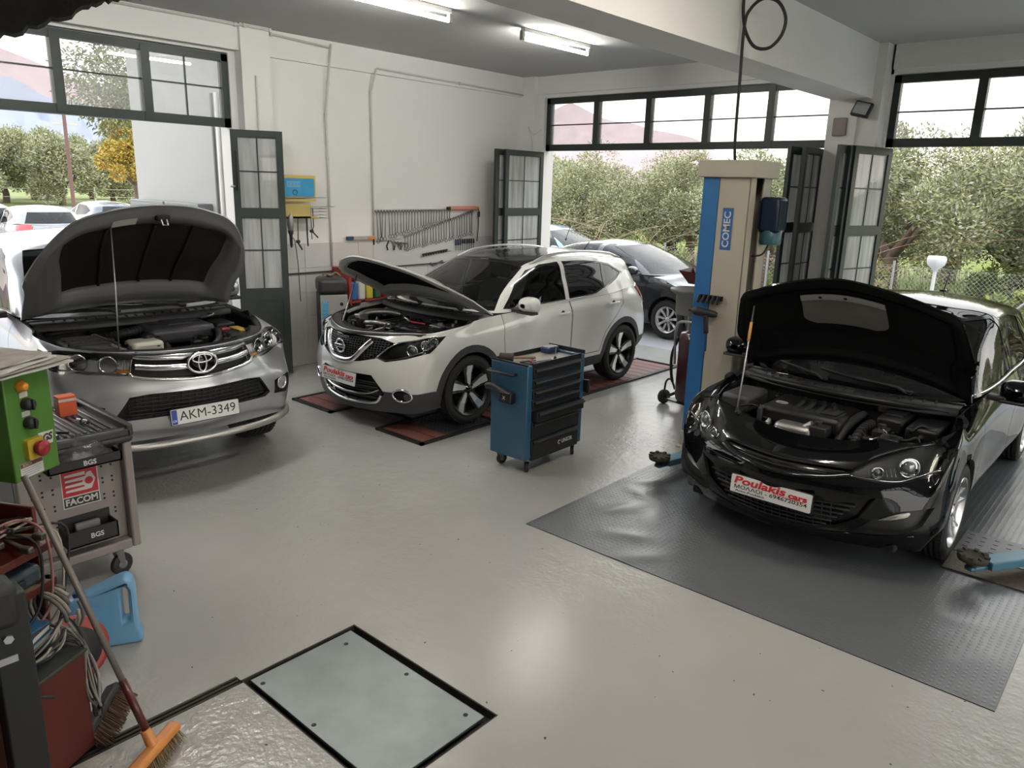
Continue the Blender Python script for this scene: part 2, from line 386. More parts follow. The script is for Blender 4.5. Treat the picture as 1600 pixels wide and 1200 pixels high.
def leaf(name, p, q, z0=.02, z1=2.86, rails=(.93, 1.06, 1.90, 1.99), bars=(1.52, 2.41), t=.045, st=.075, solid=True, vb=True, handle=False, label=None):
    """a glazed metal door leaf standing from p to q"""
    p = Vector((*p, 0)); q = Vector((*q, 0)); L = (q - p).length; M = frame(p, q - p, (0, 0, 1)); root = struct(link(name, None))
    def P(nm, x0, x1, y0, y1, a, c, m):
        b = MB(); b.box((x0, y0, a), (x1, y1, c), m, M); return b.build(nm, root)
    P('door_stile', 0, st, z0, z1, -t / 2, t / 2, M_FRAME); P('door_stile', L - st, L, z0, z1, -t / 2, t / 2, M_FRAME)
    P('door_rail', st, L - st, z0, z0 + .12, -t / 2, t / 2, M_FRAME); P('door_rail', st, L - st, z1 - .07, z1, -t / 2, t / 2, M_FRAME)
    P('door_rail', st, L - st, rails[0], rails[1], -t / 2, t / 2, M_FRAME); P('door_rail', st, L - st, rails[2], rails[3], -t / 2, t / 2, M_FRAME)
    P('door_panel', st, L - st, z0 + .12, rails[0], -t * .25, t * .25, M_FRAME)
    for y0, y1 in ((rails[1], rails[2]), (rails[3], z1 - .07)):
        P('pane', st, L - st, y0, y1, -.003, .003, M_DOORGLASS)
        for x0, x1, a, c in ((st, L - st, y0, y0 + .014), (st, L - st, y1 - .014, y1)): P('glazing_bead', x0, x1, a, c, -.014, .014, M_FRAME)
    for zb in bars: P('glazing_bar', st, L - st, zb - .007, zb + .007, -.010, .010, M_FRAME)
    if vb:
        for y0, y1 in ((rails[1], rails[2]), (rails[3], z1 - .07)): P('glazing_bar', L / 2 - .007, L / 2 + .007, y0, y1, -.010, .010, M_FRAME)
    if handle:
        b = MB()
        for s in (1, -1): b.tube([M @ Vector((.04, 2.62, s * .03)), M @ Vector((.04, 2.62, s * .05)), M @ Vector((.04, 2.2, s * .05)), M @ Vector((.04, 2.2, s * .03))], .009, M_DARK, 6)
        b.tube([M @ Vector((.02, 2.24, .05)), M @ Vector((-.03, 2.24, .06))], .012, M_STEEL, 6); b.build('bolt', root)
    return root
leaf('door_1', (-8.30, 4.57), (-8.06, 5.08), handle=True)
leaf('door_2', (-8.36, 4.62), (-8.14, 5.11))
leaf('door_3', (-7.96, 9.68), (-7.93, 8.76))
leaf('door_4', (-8.02, 9.66), (-8.00, 8.62))
leaf('door_5', (-3.55, 9.62), (-3.53, 8.98))
leaf('door_6', (-3.62, 9.60), (-3.66, 8.88))
leaf('door_7', (-2.90, 9.60), (-2.99, 8.86))
leaf('door_8', (-2.93, 9.60), (-3.05, 8.72))
leaf('door_9', (-2.96, 8.92), (-2.78, 9.62))

# ------------------------------------------------------------------ fittings on the shell
M_PIPE = mat('white_conduit', (.62, .60, .57), .5)
def pipe(pts, r=.014, label='', k=1):
    b = MB(); b.tube(pts, r, M_PIPE, 8)
    for p in pts[1:-1]: b.lathe([(r * 1.5, -.02), (r * 1.5, .02)], M_PIPE, p, (0, 0, 1), 8)
    return tag(b.build('conduit_pipe'), label, 'pipe')
pipe([(XL + .02, 5.93, 1.25), (XL + .02, 5.92, 2.6), (XL + .03, 5.905, 3.12), (XL + .05, 5.94, 3.5), (XL + .08, 5.98, 3.94)], .014, 'white conduit running down the left wall behind the wire rack')
pipe([(XL + .02, 6.63, 1.60), (XL + .02, 6.625, 2.7), (XL + .03, 6.615, 3.45), (XL + .07, 6.68, 3.75)], .013, 'white conduit dropping beside the left end of the wrench rack')
pipe([(XL + .07, 6.70, 3.755), (XL + .065, 8.2, 3.735), (XL + .065, 9.68, 3.715)], .012, 'long white conduit along the beam high on the left wall')
pipe([(XL + .12, 2.6, 3.95), (XL + .12, 4.7, 3.955), (XL + .165, 4.78, 3.955), (XL + .165, 5.1, 3.95), (XL + .075, 5.16, 3.93), (XL + .075, 5.95, 3.90)], .013, 'white conduit stepping round the pier just under the ceiling')
pipe([(XL + .155, 4.90, 1.3), (XL + .155, 4.90, 3.45)], .010, 'thin white conduit on the face of the pier by the left doorway')
b = MB(); b.tube(catmull([(XL + .32, YF - .14, 2.5), (XL + .30, YF - .15, 3.0), (XL + .2, YF - .14, 3.25), (XL + .30, YF - .13, 3.12), (XL + .45, YF - .1, 3.2)], 6), .006, M_PIPE, 5); tag(b.build('loose_wire'), 'loose grey wire drooping in the corner above the folded doors', 'wire')
b = MB(); b.rbox((-3.42, YF - .265, 3.0), (-3.26, YF - .20, 3.20), mat('taupe_plastic', (.28, .24, .22), .5), .012); b.prism([(-.08, 0), (.08, 0), (.03, -.03), (-.03, -.03)], -.06, 0, mat('taupe_plastic'), frame((-3.34, YF - .20, 3.0), (1, 0, 0), (0, 0, 1)))
tag(b.build('alarm_siren'), 'taupe alarm siren box on the pillar between the openings', 'alarm')
t = thing('floodlight', 'small black floodlight on a bracket high on the pillar', 'floodlight', (-3.10, YF - .30, 3.28))
M = Matrix.Rotation(radians(-20), 4, 'X') @ Matrix.Rotation(radians(14), 4, 'Y')
b = MB(); b.rbox((-.10, -.02, -.085), (.10, .03, .085), M_TRIM, .01, 2, M); b.build('lamp_body', t)
b = MB(); b.box((-.08, -.026, -.065), (.08, -.021, .065), mat('led_glass', (.35, .36, .36), .15), M); b.build('lamp_glass', t)
b = MB(); b.tube([(0, .02, 0), (.06, .10, .0), (.16, .12, .03)], .009, M_STEEL, 6); b.tube(catmull([(-.2, .07, .12), (-.12, .05, .12), (-.06, .04, .06), (-.05, .06, -.3)], 5), .005, M_PIPE, 5); b.build('bracket', t)

def lamp(x, y0, y1, label, warm=False, twin=False):
    t = thing('fluorescent_lamp', label, 'lamp', (x, (y0 + y1) / 2, ZC), 0, 'fluorescent tubes on the ceiling'); h = (y1 - y0) / 2
    b = MB(); b.rbox((-.03, -h, -.045), (.03, h, -.001), mat('lamp_white_enamel', (.75, .75, .72), .4), .006); b.build('lamp_housing', t)
    tube = mat('added_warm_tube', (.9, .9, .9), .5, emit=((1.0, .91, .79), TUBE_POWER * .82)) if warm else mat('fluorescent_tube', (.9, .9, .9), .5, emit=((1.0, .97, .90), TUBE_POWER))
    for xo in ((-.06, .06) if twin else (0,)):
        b = MB(); b.cyl((xo, -h + .03, -.105), (xo, h - .03, -.105), .019, tube, 14); b.build('glass_tube', t)
    for s in (1, -1):
        b = MB(); b.rbox((-.085 if twin else -.022, s * h - .025, -.13), (.085 if twin else .022, s * h + .025, -.03), mat('lamp_holder', (.42, .40, .36), .5), .008); b.build('tube_holder', t)
lamp(-5.84, 4.42, 5.60, 'fluorescent tube nearest the camera on the left bay ceiling')
lamp(-5.82, 6.66, 7.86, 'fluorescent tube nearer the far windows on the left bay ceiling')
lamp(-5.84, 2.1, 3.3, 'added twin fluorescent lamp on the left bay ceiling out of sight', False, True)  # unseen lamp with doubled tubes, added to brighten the left bay
for x, xn in ((-1.3, 'beside the beam'),):  # warm twin lamps out of view, added to lift the right bay's light
    for y, w in ((.9, 'middle'), (3.6, 'front')): lamp(x, y, y + 1.2, 'added out of sight twin fluorescent lamp %s over the %s of the right bay' % (xn, w), True, True)
# ------------------------------------------------------------------ cars: bodies are smooth surfaces through control rings, then cut into panels
def spline_rows(P, t, ts, symm=(None, None)):
    """P (R,K,3) control rows, t knots (K), ts sample params. symm: mirror axis sign at the ends for smooth closure"""
    P = np.asarray(P, float); R, K, _ = P.shape
    t = np.asarray(t, float)
    Q = P; tt = t
    if symm[0]:
        g = P[:, 1:2].copy(); g[:, :, 1] *= -1; Q = np.concatenate([g, Q], 1); tt = np.concatenate([[t[0] - (t[1] - t[0])], tt])
    if symm[1]:
        g = P[:, -2:-1].copy(); g[:, :, 1] *= -1; Q = np.concatenate([Q, g], 1); tt = np.concatenate([tt, [t[-1] + (t[-1] - t[-2])]])
    d = (Q[:, 1:] - Q[:, :-1]) / (tt[1:] - tt[:-1])[None, :, None]
    m = np.empty_like(Q); m[:, 0] = d[:, 0]; m[:, -1] = d[:, -1]
    h = tt[1:] - tt[:-1]
    w = (h[1:] / (h[1:] + h[:-1]))[None, :, None]
    m[:, 1:-1] = w * d[:, :-1] + (1 - w) * d[:, 1:]
    idx = np.clip(np.searchsorted(tt, ts, side='right') - 1, 0, len(tt) - 2)
    hh = (tt[idx + 1] - tt[idx]); x = ((ts - tt[idx]) / hh)[None, :, None]; hh = hh[None, :, None]
    a, b, ma, mb = Q[:, idx], Q[:, idx + 1], m[:, idx], m[:, idx + 1]
    return (2 * x**3 - 3 * x**2 + 1) * a + (x**3 - 2 * x**2 + x) * hh * ma + (-2 * x**3 + 3 * x**2) * b + (x**3 - x**2) * hh * mb
def knots(P):
    d = np.linalg.norm(np.diff(P, axis=1), axis=2).mean(0); return np.concatenate([[0], np.cumsum(np.maximum(d, .02))])
def dense(net, du, dv, symm=(1, 1)):
    net = np.asarray(net, float)
    t = knots(net); n = max(8, int(t[-1] / du)); A = spline_rows(net, t, np.linspace(0, t[-1], n + 1), symm)
    B = A.transpose(1, 0, 2); t2 = knots(B); n2 = max(4, int(t2[-1] / dv))
    return spline_rows(B, t2, np.linspace(0, t2[-1], n2 + 1)).transpose(1, 0, 2)   # (rows, cols, 3)

def inpoly(x, y, poly):
    c = False; n = len(poly); j = n - 1
    for i in range(n):
        xi, yi = poly[i]; xj, yj = poly[j]
        if (yi > y) != (yj > y) and x < (xj - xi) * (y - yi) / (yj - yi) + xi: c = not c
        j = i
    return c

class Skin:
    """a mirrored smooth surface that can be cut along outlines"""
    def __init__(s, D):
        R, C, _ = D.shape; s.D = D
        bm = bmesh.new(); L = [[None] * C for _ in range(R)]; Rr = [[None] * C for _ in range(R)]
        for i in range(R):
            for j in range(C):
                x, y, z = D[i, j]
                edge = abs(y) < 1e-5
                v = bm.verts.new((x, 0 if edge else y, z)); L[i][j] = v
                Rr[i][j] = v if edge else bm.verts.new((x, -y, z))
        for i in range(R - 1):
            for j in range(C - 1):
                for G, flip in ((L, False), (Rr, True)):
                    q = [G[i][j], G[i][j + 1], G[i + 1][j + 1], G[i + 1][j]]
                    if flip: q.reverse()
                    qq = []
                    for v in q:
                        if v not in qq: qq.append(v)
                    if len(qq) > 2:
                        try: bm.faces.new(qq)
                        except ValueError: pass
        bmesh.ops.remove_doubles(bm, verts=bm.verts[:], dist=1e-5)
        bm.normal_update()
        s.bm = bm; s.lay = bm.faces.layers.int.new('reg'); s.names = ['']
        tb = bm.copy(); bmesh.ops.triangulate(tb, faces=tb.faces[:]); tb.normal_update()
        tb.verts.ensure_lookup_table(); tb.faces.ensure_lookup_table()
        s.tv = [v.co.copy() for v in tb.verts]; s.tn = [v.normal.copy() for v in tb.verts]; s.tf = [[v.index for v in f.verts] for f in tb.faces]
        s.bvh = BVHTree.FromPolygons(s.tv, s.tf); tb.free()
    def nrm(s, p):
        co, n, i, d = s.bvh.find_nearest(p)
        if i is None: return Vector((0, 0, 1))
        a, b, c = s.tf[i]; A, B, C = s.tv[a], s.tv[b], s.tv[c]
        v0, v1, v2 = B - A, C - A, co - A
        d00, d01, d11, d20, d21 = v0.dot(v0), v0.dot(v1), v1.dot(v1), v2.dot(v0), v2.dot(v1)
        den = d00 * d11 - d01 * d01
        if abs(den) < 1e-14: return n
        v = (d11 * d20 - d01 * d21) / den; w = (d00 * d21 - d01 * d20) / den
        r = s.tn[a] * (1 - v - w) + s.tn[b] * v + s.tn[c] * w
        return r.normalized() if r.length > 1e-6 else n
    def hit(s, o, d):
        r = s.bvh.ray_cast(Vector(o), Vector(d)); return r[0]
    def cut(s, pts, d, reg, mirror=True, keep=None, over=None, deep=False):
        """project the outline pts along d on the surface (from the outside) and mark the faces inside as reg"""
        sides = (1, -1) if mirror else (1,)
        if reg not in s.names: s.names.append(reg)
        rid = s.names.index(reg)
        over_ids = None if over is None else [s.names.index(o) for o in over if o in s.names]
        for sg in sides:
            P = [Vector((p[0], p[1] * sg, p[2])) for p in pts]; dd = Vector((d[0], d[1] * sg, d[2])).normalized()
            up = Vector((0, 0, 1)) if abs(dd.z) < .9 else Vector((1, 0, 0))
            u = up.cross(dd).normalized(); w = dd.cross(u)
            poly = [(p.dot(u), p.dot(w)) for p in P]
            dep = [p.dot(dd) for p in P]; dlo, dhi = min(dep) - .30, max(dep) + .30
            x0, x1 = min(p[0] for p in poly), max(p[0] for p in poly); y0, y1 = min(p[1] for p in poly), max(p[1] for p in poly)
            def ok(f):
                c = f.calc_center_median()
                if f.normal.dot(dd) > -.02: return False
                if not (x0 - .12 < c.dot(u) < x1 + .12 and y0 - .12 < c.dot(w) < y1 + .12): return False
                if deep and not (dlo < c.dot(dd) < dhi): return False
                return keep is None or keep(c)
            cand = set(f for f in s.bm.faces if ok(f))
            n = len(poly)
            for i in range(n):
                a, b = poly[i], poly[(i + 1) % n]
                ex, ey = b[0] - a[0], b[1] - a[1]; ln = sqrt(ex * ex + ey * ey)
                if ln < 1e-7: continue
                lx0, lx1 = min(a[0], b[0]) - 1e-4, max(a[0], b[0]) + 1e-4; ly0, ly1 = min(a[1], b[1]) - 1e-4, max(a[1], b[1]) + 1e-4
                sel = []
                for f in cand:
                    us = [v.co.dot(u) for v in f.verts]
                    if max(us) < lx0 or min(us) > lx1: continue
                    ws = [v.co.dot(w) for v in f.verts]
                    if max(ws) < ly0 or min(ws) > ly1: continue
                    sd = [(p - a[0]) * ey - (q - a[1]) * ex for p, q in zip(us, ws)]
                    if min(sd) < -1e-7 * ln and max(sd) > 1e-7 * ln: sel.append(f)
                if not sel: continue
                no = u * ey / ln - w * ex / ln
                co = u * a[0] + w * a[1]
                ge = set()
                for f in sel: ge.update(f.edges); ge.update(f.verts)
                res = bmesh.ops.bisect_plane(s.bm, geom=list(ge) + sel, dist=1e-6, plane_co=co, plane_no=no)
                cand = set(f for f in cand if f.is_valid)
                cand.update(g for g in res['geom'] if isinstance(g, bmesh.types.BMFace))
            for f in cand:
                if not f.is_valid: continue
                c = f.calc_center_median()
                if inpoly(c.dot(u), c.dot(w), poly) and (keep is None or keep(c)) and (over_ids is None or f[s.lay] in over_ids): f[s.lay] = rid
    def faces(s, reg, side=0):
        rid = s.names.index(reg) if reg in s.names else -1
        return [f for f in s.bm.faces if f[s.lay] == rid and (side == 0 or f.calc_center_median().y * side > 0)]
    def piece(s, fs, m, off=0., rim=0., rim_mat=None, xf=None):
        """mesh data of the faces fs, pushed out by off along the surface normal; rim > 0 adds a turned-in edge of that depth"""
        vid = {}; V = []; N = []; F = []
        for f in fs:
            ids = []
            for v in f.verts:
                k = vid.get(v)
                if k is None:
                    n = s.nrm(v.co); k = len(V); vid[v] = k; V.append((v.co + n * off, v)); N.append(n)
                ids.append(k)
            F.append(ids)
        mi = [0] * len(F); co = [p for p, _ in V]
        nf = len(F)
        if rim > 0:
            cnt = {}
            for f in F:
                for a, b in zip(f, f[1:] + f[:1]): cnt[(a, b)] = 1
            bnd = [(a, b) for (a, b) in cnt if (b, a) not in cnt]
            low = {}
            for a, b in bnd:
                q = []
                for k in (a, b):
                    for dd in (0, 1):
                        if (k, dd) not in low:
                            low[(k, dd)] = len(co); co.append(co[k] - N[k] * rim * dd); N.append(N[k])
                F.append([low[(b, 0)], low[(a, 0)], low[(a, 1)], low[(b, 1)]]); mi.append(1 if rim_mat else 0)
        if xf: co = [xf @ p for p in co]; N = [(xf.to_3x3() @ n) for n in N]
        me = bpy.data.meshes.new('panel'); me.from_pydata([tuple(p) for p in co], [], F)
        me.materials.append(m)
        if rim_mat: me.materials.append(rim_mat)
        me.polygons.foreach_set('material_index', mi)
        me.polygons.foreach_set('use_smooth', [i < nf for i in range(len(F))])
        me.update()
        me.normals_split_custom_set_from_vertices([tuple(n) for n in N])
        return me

FRONT, SIDE, TOP, REAR = (-1, 0, 0), (0, -1, 0), (0, 0, -1), (1, 0, 0)
class Car:
    def __init__(s, name, label, cat, loc, rz, spec, du=.03, group=None):
        s.root = thing(name, label, cat, loc, rz, group); s.spec = spec
        XS = spec['xs']; net = []
        for L in spec['levels']:
            xf, a, ys, xr, ar, zs = L['xf'], L['a'], L['y'], L['xr'], L['ar'], L['z']
            Y = ys[0]; Yr = ys[-1]; fc = L.get('fc', (.24, .62)); fy = L.get('fy', (.42, .74, .93))
            ring = [(xf, 0, zs[0]), (xf - fc[0] * a, fy[0] * Y, zs[0] * .75 + zs[1] * .25), (xf - fc[1] * a, fy[1] * Y, zs[0] * .3 + zs[1] * .7), (xf - a, fy[2] * Y, zs[1])]
            ring += [(x, y, z) for x, y, z in zip(L.get('xs', XS), ys, zs[2:-2])]
            ring += [(xr + ar, .93 * Yr, zs[-2]), (xr + .5 * ar, .76 * Yr, zs[-2] * .7 + zs[-1] * .3), (xr + .15 * ar, .42 * Yr, zs[-1]), (xr, 0, zs[-1])]
            net.append(ring)
        s.net = np.array(net); D = dense(s.net, du, du); s.low = Skin(D); s.top_ring = D[-1]
        if 'gh' in spec:
            g = spec['gh']; base = np.array(g['base'], float); top = np.array(g['top'], float); k = len(base)
            bul = np.array(g.get('bulge', [.0] * k)); mid = base * .5 + top * .5
            mid[:, 1] += bul * (mid[:, 1] > .01); fb = g.get('fbulge', .03)
            mid[:3, 0] += fb; mid[:3, 2] += .01; mid[-2:, 0] -= fb
            cz = np.array(g['crown']); cl = top.copy(); cl[:, 1] = 0; cl[:, 2] = cz
            cl[:, 0] = np.array(g['cx']) if 'cx' in g else top[:, 0]
            inn = top * .45 + cl * .55; inn[:, 2] = top[:, 2] + (cz - top[:, 2]) * .72
            edge = top * .85 + cl * .15; edge[:, 2] = top[:, 2] + (cz - top[:, 2]) * .34
            s.gnet = np.array([base, mid, top, edge, inn, cl]); GD = dense(s.gnet, du, du, (1, 1)); s.gh = Skin(GD)
    def add(s, name, me, m=None, label=None, parent=None):
        o = link(name, me, parent or s.root)
        if label: o['label'] = label
        return o
    def mb(s, name, b, label=None, parent=None): return s.add(name, b.mesh(name), None, label, parent)
    def split(s, skin, reg, name, m, off=0, rim=0, rim_mat=None, both=True, label=None, xf=None):
        out = []
        for side in ((1, -1) if both else (0,)):
            fs = skin.faces(reg, side)
            if fs:
                out.append(s.add(name, skin.piece(fs, m, off, rim, rim_mat, xf), None, label))
        return out
    def front_x(s, y, z): 
        h = s.low.hit((3, y, z), (-1, 0, 0)); return h.x if h else .8
    def side_y(s, x, z, skin=None):
        h = (skin or s.low).hit((x, 3, z), (0, -1, 0)); return h.y if h else .85
    def top_z(s, x, y):
        h = s.gh.hit((x, y, 4), (0, 0, -1)); return h.z if h else 1.4
    def front_strip(s, b, yz, w, m, out=.012, back=.02, n=10):
        """a bar that follows the nose: centre line yz (half width w up and down)"""
        P = catmull([(0, y, z) for y, z in yz], n) if len(yz) > 2 else [Vector((0, yz[0][0] + (yz[1][0] - yz[0][0]) * i / n, yz[0][1] + (yz[1][1] - yz[0][1]) * i / n)) for i in range(n + 1)]
        rows = []
        for i, p in enumerate(P):
            t = (P[min(i + 1, len(P) - 1)] - P[max(i - 1, 0)]).normalized(); nn = Vector((0, -t.z, t.y)) * w
            q1, q2 = p + nn, p - nn
            x1 = s.front_x(q1.y, q1.z); x2 = s.front_x(q2.y, q2.z); xm = s.front_x(p.y, p.z)
            rows.append([(x1 - back, q1.y, q1.z), (x1 + out * .5, q1.y, q1.z), (max(xm, (x1 + x2) / 2) + out, p.y, p.z), (x2 + out * .5, q2.y, q2.z), (x2 - back, q2.y, q2.z)])
        b.grid(rows, m); return b
    def hood_curves(s, n=24):
        """front edge, side and cowl curves of the bonnet opening, sampled from the top ring"""
        R = s.top_ring; h = s.spec['hood']
        i0 = int(np.argmin([np.hypot(p[0] - h['fx'], p[1] - h['fy']) for p in R]))
        i1 = int(np.argmin([abs(p[0] - h['rx']) + (0 if p[1] > .3 else 9) for p in R]))
        def samp(A, k):
            A = np.array(A); d = np.concatenate([[0], np.cumsum(np.linalg.norm(np.diff(A, axis=0), axis=1))]); t = np.linspace(0, d[-1], k)
            return np.stack([np.interp(t, d, A[:, c]) for c in range(3)], 1)
        half = samp(R[:i0 + 1], n); fr = np.concatenate([(half * [1, -1, 1])[::-1], half[1:]])         # right to left
        sd = samp(R[i0:i1 + 1], 30)
        yc = sd[-1][1]; xc, zc = sd[-1][0], sd[-1][2]
        rr = np.array([(xc + h['bow'] * (1 - (y / yc)**2), y, zc + h['rise'] * (1 - (y / yc)**2)) for y in np.linspace(-yc, yc, 2 * n - 1)])
        return fr, sd, rr
    def hood_patch(s, n=24):
        fr, sd, rr = s.hood_curves(n); h = s.spec['hood']; U = len(sd); V = len(fr); P = np.zeros((U, V, 3))
        sr = sd * [1, -1, 1]
        for i in range(U):
            u = i / (U - 1)
            for j in range(V):
                v = j / (V - 1)
                c = (1 - u) * fr[j] + u * rr[j] + (1 - v) * sr[i] + v * sd[i] - ((1 - u) * (1 - v) * fr[0] + (1 - u) * v * fr[-1] + u * (1 - v) * rr[0] + u * v * rr[-1])
                e = 2 * v - 1
                c[2] += h['crown'] * (1 - abs(e)**h.get('pow', 3)) * min(1, (u / .35))**.6 * (1 if u < .7 else max(0, (1 - u) / .3))**.5
                P[i, j] = c
        for rx, amp, wd in h.get('ridges', []):
            for i in range(U):
                for j in range(V):
                    e = abs(2 * j / (V - 1) - 1)
                    P[i, j, 2] += amp * math.exp(-((e - rx) / wd)**2) * min(1, 3 * i / (U - 1)) * min(1, 3 * (1 - i / (U - 1)))
        return P

def wheel_meshes(R, rw, rim_r, tyre_m, rim_m, spokes, dark, hubm=None, tw=None, style='twin', face_m=None):
    """tyre, rim and hub meshes, axle along +y, outer face at y=0"""
    w = rw
    b = MB(); sw = R - rim_r
    prof = [(rim_r - .012, -.02), (rim_r + .005, -.008), (rim_r + sw * .45, .006), (rim_r + sw * .8, -.004), (R - .006, -.022), (R, -.04)]
    for k in range(4):
        y = -.04 - (w - .08) * (k + .5) / 4
        prof += [(R, y + .006), (R - .007, y + .004), (R - .007, y - .004), (R, y - .006)]
    prof += [(R, -w + .04), (R - .006, -w + .022), (rim_r + sw * .6, -w), (rim_r - .012, -w + .02)]
    b.lathe(prof, tyre_m, (0, 0, 0), (0, 1, 0), 48, True, False)
    for i in range(60):                                        # shoulder tread blocks
        a = 2 * pi * i / 60
        M = Matrix.Rotation(a, 4, 'Y')
        b.box((-.011, -.052, R - .012), (.011, -.012, R - .001), tyre_m, M)
    tyre = b.mesh('tyre')
    b = MB()
    b.lathe([(rim_r - .004, -w + .02), (rim_r - .03, -w + .05), (rim_r - .035, -.05), (rim_r - .02, -.02), (rim_r, -.004), (rim_r + .006, .002), (rim_r + .004, -.012)], rim_m, (0, 0, 0), (0, 1, 0), 48, True, False)
    b.lathe([(rim_r - .03, -.12), (.05, -.13), (.02, -.125)], dark, (0, 0, 0), (0, 1, 0), 32, True, True)
    b.lathe([(.15, -.09), (.15, -.1), (.06, -.1)], mat('brake_disc', (.25, .24, .23), .4, .9), (0, 0, 0), (0, 1, 0), 32, True, False)
    n = spokes; L = rim_r
    for i in range(n):
        a = 2 * pi * i / n
        M = Matrix.Rotation(a, 4, 'Y')
        def blade(x0, x1, w0, w1, m, y0=-.035, y1=-.008, r0=.045, r1=L - .012, lean=0):
            vs = []
            for (r, xc, ww, y) in ((r0, x0, w0, y0), (r0 * .4 + r1 * .6, x0 * .4 + x1 * .6, w0 * .4 + w1 * .6, y0 + .006), (r1, x1, w1, y1)):
                vs += [(xc - ww, y - .03, r), (xc - ww * .8, y, r), (xc + ww * .8, y, r), (xc + ww, y - .03, r)]
            fs = [(k + q, k + q + 1, k + q + 5, k + q + 4) for k in (0, 4) for q in range(3)] + [(8, 9, 10, 11)]
            b.add(vs, [tuple(reversed(f)) for f in fs], m, False, M)
        if style == 'twin':
            blade(.012, .045, .012, .012, face_m or rim_m); blade(-.012, -.045, .012, .012, face_m or rim_m)
        elif style == 'bright':
            blade(-.004, .012, .022, .050, face_m or rim_m); blade(.028, .075, .010, .016, dark, -.045, -.02)
            blade(-.028, -.052, .010, .014, dark, -.045, -.02)
        elif style == 'slots':
            blade(0, 0, .020, .026, face_m or rim_m)
        else: blade(0, 0, .03, .035, face_m or rim_m)
    rim = b.mesh('rim')
    b = MB(); b.lathe([(.001, -.018), (.028, -.02), (.034, -.026), (.05, -.04)], hubm or rim_m, (0, 0, 0), (0, 1, 0), 20)
    for i in range(5):
        a = 2 * pi * i / 5 + .3; b.cyl((.055 * sin(a), -.05, .055 * cos(a)), (.055 * sin(a), -.03, .055 * cos(a)), .009, dark, 6)
    hub = b.mesh('hub')
    return tyre, rim, hub
def put_wheels(car, meshes, y_out, xs, R, steer=0, camber=0):
    for x in xs:
        for sd in (1, -1):
            M = (0, 0, steer if (x > -.5) else 0) if sd > 0 else (0, 0, pi + (steer if x > -.5 else 0))
            o = link('wheel', meshes[0], car.root, (x, sd * y_out, R), M)
            link('rim', meshes[1], o); link('hub', meshes[2], o)
SPEC_SUV = dict(
    xs=[.50, 0, -.80, -1.70, -2.646, -3.05],
    levels=[
        dict(xf=.84, a=.24, y=[.80, .84, .82, .82, .83, .78], xr=-3.36, ar=.20, z=[.17, .19, .21, .25, .25, .25, .28, .28, .30, .32]),
        dict(xf=.87, a=.25, y=[.845, .885, .87, .875, .885, .85], xr=-3.45, ar=.2, z=[.37, .37, .38, .4, .4, .4, .42, .42, .44, .45]),
        dict(xf=.90, a=.29, y=[.855, .895, .88, .885, .897, .86], xr=-3.477, ar=.21, z=[.56, .57, .58, .60, .60, .60, .62, .64, .65, .66]),
        dict(xf=.895, a=.34, y=[.85, .893, .888, .893, .903, .86], xr=-3.44, ar=.22, z=[.72, .74, .75, .76, .77, .79, .82, .84, .84, .84]),
        dict(xf=.875, a=.40, y=[.815, .875, .885, .893, .898, .83], xr=-3.42, ar=.24, z=[.84, .86, .88, .90, .92, .95, .98, 1.0, 1.0, 1.0]),
        dict(xf=.815, a=.43, xs=[.16, -.12, -.80, -1.70, -2.646, -3.05], y=[.83, .825, .835, .845, .848, .74], xr=-3.39, ar=.25, z=[.925, .945, .975, 1.015, 1.05, 1.07, 1.115, 1.15, 1.15, 1.13]),
    ],
    hood=dict(fx=.385, fy=.77, rx=-.36, bow=.10, rise=.02, crown=.055, pow=2.4, ridges=[(.62, .012, .10)]),
    gh=dict(
        base=[(-.24, 0, 1.05), (-.28, .40, 1.05), (-.44, .755, 1.045), (-.80, .825, 1.05), (-1.70, .838, 1.07), (-2.646, .838, 1.115), (-3.10, .72, 1.155), (-3.33, .36, 1.14), (-3.38, 0, 1.13)],
        top=[(-1.08, 0, 1.495), (-1.10, .36, 1.485), (-1.18, .565, 1.465), (-1.45, .605, 1.505), (-1.90, .615, 1.535), (-2.60, .60, 1.50), (-2.98, .555, 1.46), (-3.13, .30, 1.475), (-3.16, 0, 1.48)],
        crown=[1.525, 1.53, 1.545, 1.565, 1.582, 1.56, 1.51, 1.495, 1.49],
        cx=[-1.12, -1.16, -1.26, -1.50, -1.90, -2.60, -2.95, -3.08, -3.12],
        bulge=[0, 0, .015, .03, .03, .03, .02, 0, 0]))
